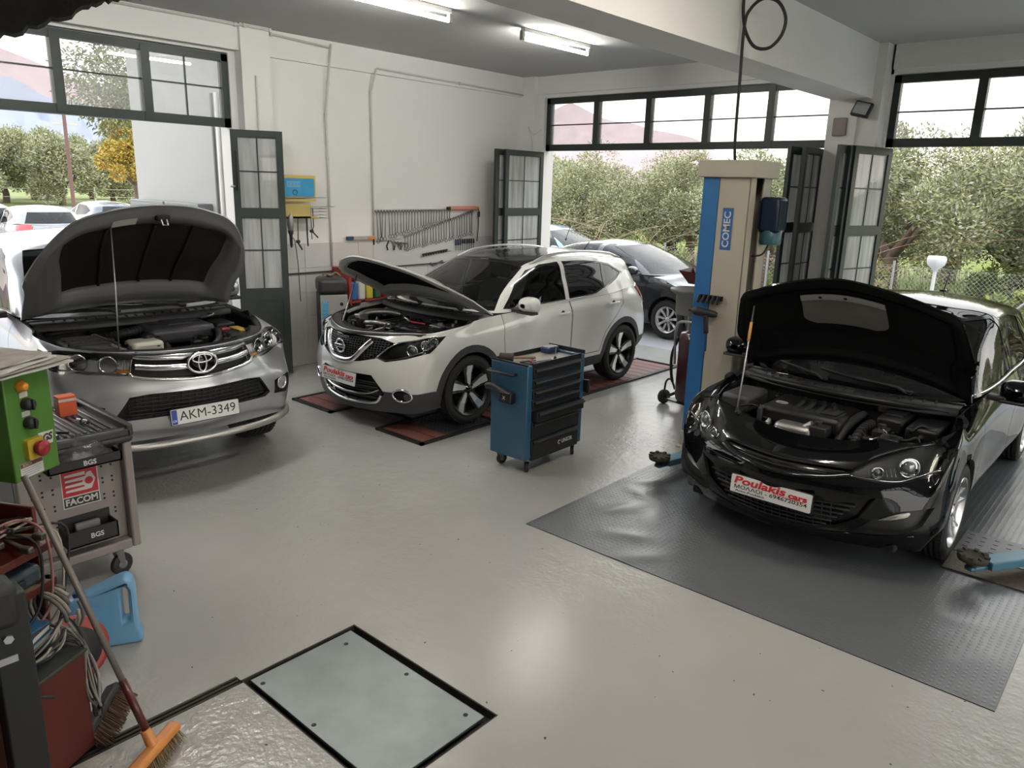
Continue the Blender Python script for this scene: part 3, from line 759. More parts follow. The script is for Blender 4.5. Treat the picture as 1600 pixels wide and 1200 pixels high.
SPEC_HATCH = dict(
    xs=[.52, 0, -.80, -1.70, -2.685, -3.05],
    levels=[
        dict(xf=.80, a=.26, y=[.78, .82, .82, .82, .82, .76], xr=-3.36, ar=.2, z=[.20, .19, .19, .20, .20, .20, .22, .24, .27, .28]),
        dict(xf=.885, a=.27, y=[.855, .885, .875, .88, .885, .85], xr=-3.45, ar=.2, z=[.32, .33, .34, .34, .34, .34, .36, .38, .4, .42]),
        dict(xf=.925, a=.33, y=[.86, .90, .885, .89, .90, .86], xr=-3.475, ar=.22, z=[.48, .50, .52, .53, .53, .54, .55, .57, .58, .60]),
        dict(xf=.935, a=.40, y=[.85, .90, .893, .90, .907, .85], xr=-3.44, ar=.24, z=[.61, .64, .66, .68, .70, .72, .74, .76, .78, .78]),
        dict(xf=.84, a=.44, xs=[.40, 0, -.80, -1.70, -2.685, -3.05], y=[.845, .885, .895, .905, .91, .82], xr=-3.43, ar=.25, z=[.72, .76, .80, .82, .84, .86, .89, .92, .93, .93]),
        dict(xf=.60, a=.28, xs=[.12, -.16, -.80, -1.70, -2.685, -3.05], y=[.80, .795, .835, .85, .85, .73], xr=-3.40, ar=.27, z=[.80, .86, .88, .945, .985, 1.0, 1.04, 1.07, 1.06, 1.04]),
    ],
    hood=dict(fx=.32, fy=.745, rx=-.37, bow=.14, rise=.02, crown=.06, pow=2.2, ridges=[(.55, .012, .12)]),
    gh=dict(
        base=[(-.20, 0, .98), (-.25, .40, .98), (-.46, .755, .985), (-.85, .825, .985), (-1.70, .845, .995), (-2.60, .842, 1.035), (-3.10, .72, 1.07), (-3.34, .36, 1.05), (-3.40, 0, 1.04)],
        top=[(-1.36, 0, 1.435), (-1.38, .34, 1.425), (-1.46, .53, 1.405), (-1.60, .575, 1.43), (-1.90, .59, 1.455), (-2.55, .575, 1.415), (-2.93, .53, 1.375), (-3.08, .30, 1.39), (-3.11, 0, 1.395)],
        crown=[1.445, 1.45, 1.465, 1.485, 1.51, 1.485, 1.425, 1.41, 1.405],
        cx=[-1.40, -1.44, -1.52, -1.64, -1.92, -2.55, -2.9, -3.03, -3.07],
        bulge=[0, 0, .015, .03, .03, .03, .02, 0, 0]))
SPEC_TRUCK = dict(
    xs=[.56, 0, -.85, -1.90, -3.085, -3.75],
    levels=[
        dict(xf=.90, a=.20, y=[.84, .86, .84, .84, .84, .84], xr=-4.20, ar=.06, z=[.43, .41, .42, .50, .46, .46, .50, .55, .60, .60]),
        dict(xf=.965, a=.25, y=[.89, .91, .895, .895, .905, .90], xr=-4.22, ar=.06, z=[.57, .57, .60, .62, .6, .6, .62, .66, .68, .68]),
        dict(xf=.99, a=.28, y=[.90, .927, .91, .91, .92, .91], xr=-4.23, ar=.06, z=[.76, .76, .77, .78, .78, .78, .78, .80, .80, .80]),
        dict(xf=.965, a=.35, y=[.885, .927, .915, .915, .92, .91], xr=-4.24, ar=.06, z=[.88, .90, .91, .92, .92, .92, .92, .92, .92, .92]),
        dict(xf=.955, a=.42, y=[.855, .905, .905, .905, .91, .90], xr=-4.24, ar=.06, z=[1.0, 1.03, 1.04, 1.05, 1.05, 1.05, 1.05, 1.05, 1.05, 1.05]),
        dict(xf=.87, a=.50, fc=(.12, .44), xs=[.18, -.12, -.85, -1.90, -3.085, -3.75], y=[.845, .845, .85, .86, .87, .86], xr=-4.22, ar=.06, z=[1.08, 1.105, 1.125, 1.165, 1.19, 1.19, 1.19, 1.19, 1.19, 1.19]),
    ],
    hood=dict(fx=.37, fy=.785, rx=-.40, bow=.08, rise=.02, crown=.05, pow=2.6, ridges=[(.55, .015, .12)]),
    gh=dict(
        base=[(-.32, 0, 1.19), (-.36, .42, 1.19), (-.52, .79, 1.19), (-.90, .84, 1.19), (-1.7, .855, 1.19), (-2.5, .85, 1.19), (-2.70, .80, 1.19), (-2.76, .4, 1.19), (-2.77, 0, 1.19)],
        top=[(-1.22, 0, 1.73), (-1.24, .38, 1.72), (-1.31, .62, 1.69), (-1.48, .67, 1.715), (-1.8, .685, 1.735), (-2.38, .67, 1.71), (-2.53, .64, 1.69), (-2.60, .32, 1.70), (-2.61, 0, 1.70)],
        crown=[1.74, 1.75, 1.765, 1.785, 1.805, 1.78, 1.74, 1.72, 1.715],
        cx=[-1.26, -1.29, -1.38, -1.52, -1.8, -2.38, -2.5, -2.56, -2.58],
        bulge=[0, 0, .015, .03, .03, .03, .02, 0, 0]))
POSE_SUV = ((-5.95, 5.18, .03), -pi / 2)
POSE_HATCH = ((-1.73, 5.44, .004), -pi / 2)
POSE_TRUCK = ((-6.38, 2.70, 0), radians(-4))
# ------------------------------------------------------------------ shared car details
def circ(x, z, r, n=32, a0=0, a1=2 * pi): return [(x + r * cos(a0 + (a1 - a0) * k / n), 0, z + r * sin(a0 + (a1 - a0) * k / n)) for k in range(n)]
def xz(pts): return [(x, 1.5, z) for x, z in pts]
def yz(pts): return [(2.0, y, z) for y, z in pts]
def inset(p, d):
    """shrink a planar outline given as (a, b) pairs"""
    n = len(p); A = sum(p[i][0] * p[(i + 1) % n][1] - p[(i + 1) % n][0] * p[i][1] for i in range(n)); s = 1 if A > 0 else -1; out = []
    for i in range(n):
        a, b, c = Vector(p[i - 1]), Vector(p[i]), Vector(p[(i + 1) % n])
        e1 = (b - a).normalized(); e2 = (c - b).normalized(); n1 = Vector((-e1.y, e1.x)) * s; n2 = Vector((-e2.y, e2.x)) * s
        q = (n1 + n2); q = q / max(.5, q.length_squared) * 2 * d if q.length > 1e-6 else n1 * d
        out.append((b.x + q.x, b.y + q.y))
    return out
def hood_xf(car, ang):
    fr, sd, rr = car.hood_curves(); c = sd[-1]; p = Vector((c[0], 0, c[2]))
    return Matrix.Translation(p + Vector((.0, 0, car.spec['hood'].get('lift', .02)))) @ Matrix.Rotation(-radians(ang), 4, 'Y') @ Matrix.Translation(-p)
def arches(car, xs, r, zc):
    for x in xs: car.low.cut(circ(x, zc, r), SIDE, 'arch')
def arch_liners(car, xs, r, zc, y0=.86):
    for x in xs:
        for sd in (1, -1):
            rows = []
            for yy in (y0, y0 - .12, y0 - .30):
                row = []
                for k in range(25):
                    a = -.25 + (pi + .5) * k / 24; px, pz = x + (r + .004) * cos(a), zc + (r + .004) * sin(a)
                    row.append((px, sd * yy, pz))
                rows.append(row)
            for k, p in enumerate(rows[0]):
                h = car.low.hit((p[0], 3 * sd, min(max(p[2], .3), 1.0)), (0, -sd, 0))
                if h: rows[0][k] = (p[0], h.y - .006 * sd, p[2])
            b = MB(); b.grid(rows, M_DARK)
            b.add([(x + r * cos(pi * k / 12), sd * (y0 - .30), zc + r * sin(pi * k / 12)) for k in range(13)], [tuple(range(13))], M_DARK)
            car.mb('wheel_arch_liner', b)
def door(car, name, poly, paint, seam=.007):
    car.low.cut(xz(poly), SIDE, 'seam'); car.low.cut(xz(inset(poly, seam)), SIDE, name, over=['seam'])
def handle(car, x, z, m, n=1):
    for sd in (1, -1):
        y = car.side_y(x, z); b = MB()
        pts = [(x - .10, sd * (y - .004), z), (x - .085, sd * (y + .026), z + .002), (x, sd * (y + .034), z + .004), (x + .085, sd * (y + .028), z + .002), (x + .10, sd * (y - .004), z)]
        C = catmull(pts, 5); rows = []
        for k, p in enumerate(C): rows.append([(p.x, p.y + .008 * cos(a) * 1, p.z + .016 * sin(a)) for a in [2 * pi * q / 10 for q in range(10)]])
        b.grid(rows, m, True, True); b.lathe([(.001, -.008), (.03, -.006), (.034, .0012)], M_TRIM, (x, sd * (y - .002), z), (0, sd, 0), 14)
        car.mb('door_handle', b)
def mirror(car, x, y, z, m, w=.20, h=.135, d=.10, cap2=None):
    for sd in (1, -1):
        b = MB()
        # a shell that is blunt behind and rounded in front
        rows = []
        for k in range(9):
            t = k / 8; r = sqrt(max(0, 1 - (t * .97)**2.4)); xx = x - d * .5 + d * t
            rows.append([(xx, sd * (y + w * .5 + w * .5 * r * (abs(cos(a))**.7) * (1 if cos(a) > 0 else -1)), z + h * .5 * r * (abs(sin(a))**.7) * (1 if sin(a) > 0 else -1)) for a in [2 * pi * q / 24 for q in range(24)]])
        if sd < 0: rows = [list(reversed(r)) for r in rows]
        b.grid(rows, m, True, True)
        o = car.mb('side_mirror', b)
        g = MB(); rr = rows[0]; c = sum((Vector(p) for p in rr), Vector()) / len(rr)
        ins = [tuple(c + (Vector(p) - c) * .9 + Vector((-.004, 0, 0))) for p in rr]
        g.add(ins, [tuple(range(len(ins)))], mat('mirror_glass', (.7, .75, .78), .03, 1.)); g.grid([rr, ins], M_TRIM, False, True)
        car.mb('mirror_glass', g, None, o)
        s = MB(); s.rbox((x - d * .35, min(sd * (y - .06), sd * (y + .06)), z - h * .52), (x + d * .3, max(sd * (y - .06), sd * (y + .06)), z - h * .25), M_TRIM, .012)
        s.rbox((x - d * .42, min(sd * (y + w * .06), sd * (y + w * .95)), z - h * .56), (x + d * .35, max(sd * (y + w * .06), sd * (y + w * .95)), z - h * .40), M_TRIM, .01)
        car.mb('mirror_foot', s, None, o)
def hood(car, ang, paint, inner_m, liner_m, liner=(.16, .86, .13, .87), name='bonnet', depth=.028, recess=-.008):
    P = car.hood_patch(); U, V, _ = P.shape; X = hood_xf(car, ang)
    N = np.zeros_like(P); du = np.gradient(P, axis=0); dv = np.gradient(P, axis=1); N = np.cross(dv, du); N /= np.linalg.norm(N, axis=2, keepdims=True)
    if N[U // 2, V // 2, 2] < 0: N *= -1
    def gridm(Q, m, flip, smooth=True):
        q = [[X @ Vector(p) for p in r] for r in Q]
        if flip: q = [list(reversed(r)) for r in q]
        return q
    b = MB(); b.grid(gridm(P, paint, True), paint)
    # rolled edge
    cx = .5 * (P[0, V // 2] + P[-1, V // 2])
    E = P - N * .012; loop = [P[0, j] for j in range(V)] + [P[i, V - 1] for i in range(1, U)] + [P[U - 1, j] for j in range(V - 2, -1, -1)] + [P[i, 0] for i in range(U - 2, 0, -1)]
    loopE = [E[0, j] for j in range(V)] + [E[i, V - 1] for i in range(1, U)] + [E[U - 1, j] for j in range(V - 2, -1, -1)] + [E[i, 0] for i in range(U - 2, 0, -1)]
    b.grid([[X @ Vector(p) for p in loop], [X @ Vector(p) for p in loopE]], paint, True, True)
    o = car.mb(name, b)
    # inner panel: flange, pressed frame and recessed field
    uu = np.linspace(0, 1, U)[:, None]; vv = np.linspace(0, 1, V)[None, :]
    e = np.minimum(np.minimum(uu, 1 - uu) * 1.1, np.minimum(vv, 1 - vv) * 1.45)
    l0, l1, l2, l3 = liner
    ins = ((uu > l0) & (uu < l1) & (vv > l2) & (vv < l3))
    dist = np.minimum(np.minimum(uu - l0, l1 - uu) * 1.1, np.minimum(vv - l2, l3 - vv) * 1.45)
    dep = .012 + depth * np.clip((e - .03) / .03, 0, 1)
    dep = np.where(dist > -.02, depth + .012 - (depth - recess) * np.clip((dist + .02) / .03, 0, 1), dep)
    I = P - N * dep[..., None]
    bi = MB(); q = gridm(I, inner_m, False); bi.grid(q, inner_m)
    oi = car.mb('bonnet_inner_panel', bi, None, o)
    if liner_m:
        iu = [i for i in range(U) if l0 + .015 < i / (U - 1) < l1 - .015]; iv = [j for j in range(V) if l2 + .01 < j / (V - 1) < l3 - .01]
        L = P - N * (recess + .020); bl = MB(); bl.grid([[X @ Vector(L[i, j]) for j in iv] for i in iu], liner_m)
        car.mb('bonnet_liner', bl, None, o)
    return o, X, P, N
def bay_shell(car, rim_m, floor_z=.42, drop=.22, inset_w=.035):
    fr, sd, rr = car.hood_curves(16)
    n = len(sd); sr = sd * [1, -1, 1]
    loop = [Vector(p) for p in fr] + [Vector(p) for p in sd[1:]] + [Vector(p) for p in rr[::-1][1:]] + [Vector(p) for p in sr[::-1][1:-1]]
    c = sum(loop, Vector()) / len(loop)
    def shrink(d, dz):
        out = []
        for i, p in enumerate(loop):
            t = (loop[(i + 1) % len(loop)] - loop[i - 1]); t.z = 0; t.normalize(); nn = Vector((-t.y, t.x, 0))
            if nn.dot(c - p) < 0: nn = -nn
            out.append(p + nn * d + Vector((0, 0, dz)))
        return out
    b = MB(); b.grid([loop, shrink(.006, -.018), shrink(inset_w, -.022), shrink(inset_w + .004, -.05)], rim_m, True, True)
    car.mb('bay_rim', b)
    b = MB(); b.grid([shrink(inset_w + .004, -.05), shrink(inset_w + .03, -drop), shrink(inset_w + .05, floor_z - 1.0)], M_BAY, True, True)
    lo = shrink(inset_w + .02, floor_z - 1.0)
    b.add([(p.x, p.y, floor_z) for p in lo], [tuple(range(len(lo)))], M_DARK)
    car.mb('engine_bay_wall', b)
def cowl(car, xf, xr, yw, z, wipers=True, m=None, bow=.10):
    m = m or M_TRIM; b = MB(); rows = []
    for x, dz in ((xf, -.05), (xf - .005, -.008), (xf - .05, 0), (xr + .02, .012), (xr, .0)):
        rows.append([(x + bow * (1 - (y / yw)**2), y, z + dz - .01 * (y / yw)**2) for y in np.linspace(-yw, yw, 21)])
    b.grid(rows, m)
    for k in range(18):
        y = -yw * .8 + 1.6 * yw * k / 17; x = (xf + xr) / 2 + bow * (1 - (y / yw)**2)
        b.box((x - .03, y - .004, z + .004), (x + .03, y + .004, z + .012), M_DARK)
    car.mb('cowl_panel', b)
    if wipers:
        for y0, y1, lx in ((.45, -.22, .10), (-.12, -.72, .07)):
            b = MB(); xb = xr + bow * (1 - (y0 / yw)**2)
            def gp(y, f): 
                h = car.gh.hit((4, y, z + f), (-1, 0, 0)); return Vector((h.x + .012, y, z + f)) if h else Vector((xb - lx, y, z + f))
            pts = [gp(y0 + (y1 - y0) * t, .035 + .05 * t) for t in np.linspace(0, 1, 8)]
            b.tube(pts, .008, M_TRIM, 6); b.tube([(xb + .02, y0 - .02, z + .01), pts[1] + Vector((.03, 0, .02)), pts[4] + Vector((.02, 0, .01))], .010, M_TRIM, 6)
            b.cyl((xb + .02, y0 - .02, z - .02), (xb + .02, y0 - .02, z + .03), .018, M_TRIM, 10)
            car.mb('wiper', b)
def seat(b, x, y, z, m, w=.50, bench=False):
    b.rbox((x - .05, y - w / 2, z), (x + .46, y + w / 2, z + .16), m, .05)
    M = Matrix.Translation((x - .02, y, z + .10)) @ Matrix.Rotation(radians(-20), 4, 'Y')
    b.rbox((-.07, -w / 2, 0), (.07, w / 2, .58), m, .05, 2, M)
    if not bench: b.rbox((-.05, -.13, .60), (.05, .13, .80), m, .04, 2, M)
    else:
        for q in (-.4, .4): b.rbox((-.05, q * w - .12, .59), (.05, q * w + .12, .76), m, .04, 2, M)
def cabin(car, dash_x, zd, y_w, seat_x, seat_z, rear_x, rhd=False, floor=(-.5, -3.0, .45)):
    b = MB(); rows = []
    for x, z in ((dash_x + .30, zd - .03), (dash_x + .10, zd + .015), (dash_x - .08, zd + .01), (dash_x - .16, zd - .06), (dash_x - .12, zd - .40)):
        rows.append([(x - .10 * (y / y_w)**2, y, z) for y in np.linspace(-y_w, y_w, 13)])
    b.grid(rows, M_DASH); b.rbox((dash_x - .18, .20, zd - .02), (dash_x + .02, .58, zd + .06), M_DASH, .04)
    car.mb('dashboard', b)
    b = MB(); M = Matrix.Translation((dash_x - .32, .39, zd - .06)) @ Matrix.Rotation(radians(-62), 4, 'Y')
    b.tube([M @ Vector((.185 * cos(a), .185 * sin(a), 0)) for a in [2 * pi * k / 28 for k in range(28)]], .016, M_TRIM, 8, True)
    b.cyl(M @ Vector((0, 0, -.03)), M @ Vector((0, 0, .02)), .06, M_TRIM, 14)
    for a in (0, pi, -pi / 2): b.tube([M @ Vector((.05 * cos(a), .05 * sin(a), 0)), M @ Vector((.18 * cos(a), .18 * sin(a), 0))], .014, M_TRIM, 6)
    car.mb('steering_wheel', b)
    for y in (.38, -.38):
        b = MB(); seat(b, seat_x, y, seat_z, M_SEAT); car.mb('front_seat', b)
    b = MB(); seat(b, rear_x, 0, seat_z, M_SEAT, 1.25, True); car.mb('rear_seat', b)
    b = MB(); b.box((floor[0], -.72, floor[2] - .1), (floor[1], .72, floor[2]), M_DARK); car.mb('cabin_floor', b)
def plate_sign(car, yc, zc, w=.52, h=.112, tilt=0, kind='ad', out=.012, yaw=0):
    x = max(car.front_x(yc - w * .45, zc), car.front_x(yc + w * .45, zc), car.front_x(yc, zc)) + out
    M = Matrix.Translation((x, yc, zc)) @ Matrix.Rotation(yaw, 4, 'Z') @ frame((0, 0, 0), (0, 1, 0), (0, 0, 1)) @ Matrix.Rotation(tilt, 4, 'X')
    b = MB(); b.prism(rrect(w, h, .008), -.006, .0, M_PLATE, M)
    b.prism(rrect(w + .012, h + .012, .01), -.012, -.006, M_TRIM, M)
    o = car.mb('number_plate', b)
    t = MB(); T = lambda px, py: M @ Matrix.Translation((px, py, .0006))
    if kind == 'ad':
        t.text('Poulakis', T(-.075, .026), .068, M_RED_INK, .0004, shear=.15, bold=.0022, width=.345); t.text('cars', T(.178, .018), .05, M_RED_INK, .0004, bold=.002, width=.12)
        t.text('ΜΟΛΑΟΙ - 6946720354', T(.0, -.018), .034, M_BLACK_INK, .0004, bold=.0004, width=.48)
        t.text('Auto-Poulakis', T(-.13, -.043), .020, M_BLACK_INK, .0004, bold=.0003, width=.2); t.text('service', T(.12, -.002), .016, M_RED_INK, .0004, width=.2)
    else:
        t.prism(rrect(.04, h - .006, .004), 0, .0006, mat('plate_blue', (.01, .06, .35), .4), T(-w / 2 + .024, 0)); t.text('GR', T(-w / 2 + .024, -.03), .024, M_PLATE, .0012)
        t.text('AKM-3349', T(.018, 0), .098, M_BLACK_INK, .0004, width=.43)
    car.mb('plate_lettering', t, None, o)
    return o
def lamp_inner(car, name, pts_r, m_ref=None):
    """reflector bowls behind a lens; pts_r: (x, y, z, r)"""
def tube_part(car, name, pts, r, m, n=8, k=6, ribs=False):
    b = MB(); C = catmull(pts, k)
    if ribs:
        rows = []; b.tube(C, r, m, n)
        for i in range(1, len(C) - 1):
            t = (C[i + 1] - C[i - 1]).normalized(); b.cyl(C[i] - t * .006, C[i] + t * .006, r * 1.14, m, n)
    else: b.tube(C, r, m, n)
    return car.mb(name, b)
def part_box(car, name, a, bb, m, r=.015, label=None, extra=None):
    b = MB(); b.rbox(a, bb, m, r)
    if extra: extra(b)
    return car.mb(name, b, label)
def prop_rod(car, p, q, grip=None):
    b = MB(); b.tube([p, Vector(p) * .5 + Vector(q) * .5 + Vector((0, .004, 0)), q], .006, M_STEEL, 6)
    if grip: b.tube([Vector(p).lerp(Vector(q), .66), Vector(p).lerp(Vector(q), .84)], .011, mat('orange_grip', (.65, .32, .10), .5), 8)
    car.mb('prop_rod', b)
def bay_clutter(car, x0, x1, y0, y1, z0, z1, n, seed, ms):
    """hoses, leads and small housings of an engine bay, each one a part"""
    R = random.Random(seed)
    for i in range(n):
        m = R.choice(ms); x = R.uniform(x0, x1); y = R.uniform(y0, y1); z = R.uniform(z0, z1); k = R.random()
        if k < .45:
            a = R.uniform(0, 2 * pi); L = R.uniform(.10, .28); p = [(x, y, z)]
            for s in range(3):
                a += R.uniform(-.9, .9); x2 = min(max(p[-1][0] + L / 3 * cos(a), x0), x1); y2 = min(max(p[-1][1] + L / 3 * sin(a), y0), y1); p.append((x2, y2, z + R.uniform(-.03, .035)))
            tube_part(car, 'hose', p, R.uniform(.006, .017), m, 7, 4)
        elif k < .75:
            b = MB(); s = R.uniform(.025, .07); b.rbox((x - s, y - s * R.uniform(.5, 1.3), z - .06), (x + s, y + s * R.uniform(.5, 1.3), z + R.uniform(.0, .03)), m, .008)
            b.cyl((x, y, z), (x, y, z + .035), s * .4, m, 10); car.mb('sensor_housing', b)
        else:
            b = MB(); r = R.uniform(.018, .04); b.lathe([(r, -.08), (r, 0), (r * .8, .012), (r * .5, .015), (r * .5, .03), (.001, .032)], m, (x, y, z), (R.uniform(-.3, .3), R.uniform(-.3, .3), 1), 14); car.mb('filler_cap', b)
# ------------------------------------------------------------------ white crossover with its bonnet propped open
def mirror_yz(h): return h + [(-y, z) for y, z in reversed(h) if abs(y) > 1e-6]
def build_suv():
    car = Car('crossover_car', 'white crossover with its bonnet propped open, parked on the lift ramps', 'car', *POSE_SUV, SPEC_SUV, .026)
    lo, gh = car.low, car.gh; xs = (0, -2.646); zc = .34
    for x in xs: lo.cut(circ(x, zc, .455, 36), SIDE, 'clad')
    lo.cut(xz([(-2.45, 0), (-2.45, .41), (-2.2, .385), (-.42, .385), (-.2, .41), (-.2, 0)]), SIDE, 'clad')
    lo.cut(xz([(.25, .0), (.25, .41), (.50, .405), (.62, .39), (.95, .385), (.95, 0)]), SIDE, 'clad', keep=lambda c: c.x > .2)
    lo.cut(yz(mirror_yz([(.95, .0), (.95, .388), (.66, .388), (.47, .335), (.40, .25)])), FRONT, 'clad', mirror=False, keep=lambda c: c.x > .25)
    lo.cut(xz([(-3.6, .0), (-3.6, .52), (-3.05, .46), (-2.8, .42), (-2.8, 0)]), SIDE, 'clad', keep=lambda c: c.x < -2.7)
    lo.cut([(-4, y, z) for y, z in ((-.95, .1), (.95, .1), (.95, .50), (-.95, .50))], REAR, 'clad', mirror=False, keep=lambda c: c.x < -3.0)
    arches(car, xs, .385, zc)
    hl = [(.80, .40, .705), (.77, .51, .675), (.66, .68, .715), (.51, .84, .775), (.45, .86, .825), (.33, .87, .92), (.41, .80, .915), (.52, .69, .885), (.65, .57, .86), (.73, .50, .81)]
    lo.cut(hl, (-.74, -.67, 0), 'headlamp', deep=True)
    lo.cut(yz(mirror_yz([(.40, .695), (.24, .655), (0, .625)])[::-1] + [(.555, .845), (.40, .885), (0, .90), (-.40, .885), (-.555, .845)]), FRONT, 'grille', mirror=False, keep=lambda c: c.x > .5)
    lo.cut(yz(mirror_yz([(.37, .535), (.49, .37), (.41, .262)])), FRONT, 'intake', mirror=False, keep=lambda c: c.x > .5)
    door(car, 'door_front', [(-.50, .43), (-.46, .80), (-.47, 1.04), (-.70, 1.3), (-1.585, 1.3), (-1.60, .43)], M_WHITE)
    door(car, 'door_rear', [(-1.605, .43), (-1.59, 1.3), (-2.66, 1.3), (-2.60, .98), (-2.47, .84), (-2.26, .66), (-2.15, .43)], M_WHITE)
    lo.cut(xz([(-3.02, 1.12), (-3.10, 1.00), (-3.22, .90), (-3.50, .88), (-3.50, 1.13), (-3.2, 1.16)]), SIDE, 'tail', keep=lambda c: c.x < -2.9 and abs(c.y) > .48)
    wl = dict(front=[(-.60, 1.095), (-.86, 1.285), (-1.10, 1.405), (-1.30, 1.455), (-1.54, 1.475), (-1.52, 1.11), (-.75, 1.09)],
              rear=[(-1.63, 1.115), (-1.65, 1.478), (-2.02, 1.472), (-2.33, 1.44), (-2.27, 1.19), (-2.05, 1.125)],
              quarter=[(-2.31, 1.20), (-2.37, 1.432), (-2.50, 1.41), (-2.72, 1.315), (-2.52, 1.25)])
    for k, p in wl.items():
        gh.cut(xz(inset(p, -.020)), SIDE, 'trim_' + k, keep=lambda c: abs(c.y) > .45); gh.cut(xz(p), SIDE, 'win_' + k, keep=lambda c: abs(c.y) > .45)
    ws = mirror_yz([(.742, 1.064), (.66, 1.20), (.585, 1.36), (.535, 1.452), (.30, 1.476), (0, 1.482)])
    gh.cut([(x, y, 2) for x, y in ((-1.0, -.52), (-1.0, .52), (-2.15, .525), (-2.15, -.525))], TOP, 'glass_roof', mirror=False)
    gh.cut(yz(ws), FRONT, 'windscreen', mirror=False, keep=lambda c: c.x > -1.35)
    gh.cut([(-4, y, z) for y, z in ((-.60, 1.19), (.60, 1.19), (.46, 1.43), (-.46, 1.43))], REAR, 'rear_window', mirror=False, keep=lambda c: c.x < -2.8)
    car.add('body_shell', lo.piece(lo.faces(''), M_WHITE, 0, .03, M_DARK))
    car.split(lo, 'clad', 'wheel_arch_cladding', M_GREYTRIM, .004, .02, M_DARK)
    car.split(lo, 'seam', 'door_seam', M_DARK, -.006)
    car.split(lo, 'door_front', 'front_door', M_WHITE, 0, .012, M_DARK); car.split(lo, 'door_rear', 'rear_door', M_WHITE, 0, .012, M_DARK)
    car.add('roof_shell', gh.piece(gh.faces(''), M_WHITE, 0, .02, M_DARK))
    for k in wl:
        car.split(gh, 'trim_' + k, 'window_trim', M_GLOSSBK, .002)
        car.split(gh, 'win_' + k, 'side_window', M_CARGLASS if k == 'front' else M_DKGLASS, -.003)
    car.add('windscreen', gh.piece(gh.faces('windscreen'), M_CARGLASS, .0)); car.add('rear_window', gh.piece(gh.faces('rear_window'), M_DKGLASS))
    car.add('glass_roof', gh.piece(gh.faces('glass_roof'), M_GLOSSBK, .002), None, 'black glass roof panel')
    # chrome sill strip under the side windows
    for sd in (1, -1):
        b = MB(); pts = []
        for x, z in [(-.66, 1.075), (-1.0, 1.082), (-1.5, 1.09), (-1.9, 1.10), (-2.2, 1.135), (-2.5, 1.225), (-2.74, 1.315)]: pts.append((x, sd * (car.side_y(x, z, gh) + .004), z))
        b.tube(catmull(pts, 5), .006, M_CHROME, 6); car.mb('window_strip', b)
        b = MB(); pts = []
        for t in np.linspace(0, 1, 16):
            x = -1.22 - 1.75 * t; y = .565 - .02 * abs(t - .4); z = car.top_z(x, y * sd)
            pts.append((x, sd * y, z + .034 * min(1, 7 * t, 7 * (1 - t)) + .002))
        b.tube(pts, .014, M_DKCHROME, 8); car.mb('roof_rail', b)
    arch_liners(car, xs, .385, zc)
    for sd, fs in ((1, 1), (-1, -1)):
        f = lo.faces('headlamp', sd)
        o = car.add('headlamp', lo.piece(f, mat('headlamp_housing', (.035, .035, .037), .25, .5), -.045))
        b = MB(); d = Vector((.85, .5 * sd, .05)).normalized()
        for (x, y, z), r in (((.60, .69, .785), .052), ((.505, .775, .835), .047), ((.43, .815, .865), .034)):
            c = Vector((x, y * sd, z)) - d * .02
            b.lathe([(r, 0), (r * 1.08, .012), (r * .94, .016), (r * .86, -.012)], M_CHROME, c, d, 22); b.lathe([(r * .86, -.014), (r * .6, .010), (r * .3, .018), (.001, .02)], mat('projector_lens', (.25, .27, .28), .05, .6), c, d, 18)
        car.mb('projector', b, None, o)
        b = MB(); pts = [(.80, .41, .70), (.72, .50, .80), (.64, .57, .85), (.52, .68, .877), (.41, .78, .907), (.345, .84, .915)]
        P = []
        for x, y, z in pts:
            h = lo.hit((x + .75, (y + .68) * sd, z), (-.74, -.67 * sd, 0)); P.append((h - Vector((.74, .67 * sd, 0)) * .012) if h else Vector((x, y * sd, z)))
        b.tube(catmull(P, 5), .010, M_CHROME, 6); P2 = []
        for x, y, z in [(.80, .41, .70), (.765, .52, .69), (.66, .67, .728), (.53, .80, .785)]:
            h = lo.hit((x + .75, (y + .68) * sd, z), (-.74, -.67 * sd, 0)); P2.append((h - Vector((.74, .67 * sd, 0)) * .012) if h else Vector((x, y * sd, z)))
        b.tube(catmull(P2, 5), .007, M_CHROME, 6); car.mb('lamp_trim', b, None, o)
        car.add('lamp_lens', lo.piece(f, M_LENS, .001), None, None, o)
        b = MB(); ring = []; yc, zz = .665, .365
        for a in [2 * pi * k / 32 for k in range(32)]:
            y, z = yc + .088 * cos(a), zz + .060 * sin(a); ring.append((car.front_x(y, z) + .004, sd * y, z))
        b.tube(ring, .010, M_CHROME, 8, True); cx = sum(p[0] for p in ring) / 32
        b.add([(cx + .004, sd * yc, zz)] + [(p[0] + .001, p[1], p[2]) for p in ring], [(0, k + 1, (k + 1) % 32 + 1) for k in range(32)] + [(0, (k + 1) % 32 + 1, k + 1) for k in range(32)], M_GLOSSBK)
        car.mb('fog_lamp', b)
        f = lo.faces('tail', sd); o = car.add('tail_lamp', lo.piece(f, M_REDLENS, .012, .02, M_REDLENS))
    g = car.add('grille', lo.piece(lo.faces('grille'), M_GLOSSBK, -.035), None, 'black mesh grille')
    b = MB()
    for i in range(11):
        z = .66 + .021 * i; w = .50 if z > .8 else .26 + (z - .66) * 1.75
        rows = [(car.front_x(y, z) - .016, y, z) for y in np.linspace(-w, w, 25)]; b.tube(rows, .0045, M_TRIM, 4)
    for i in range(-16, 17):
        y = i * .03; pts = [(car.front_x(y, z) - .018, y, z) for z in np.linspace(.65 + max(0, abs(y) - .2) * .35, .87, 6)]; b.tube(pts, .004, M_TRIM, 4)
    car.mb('grille_mesh', b, None, g)
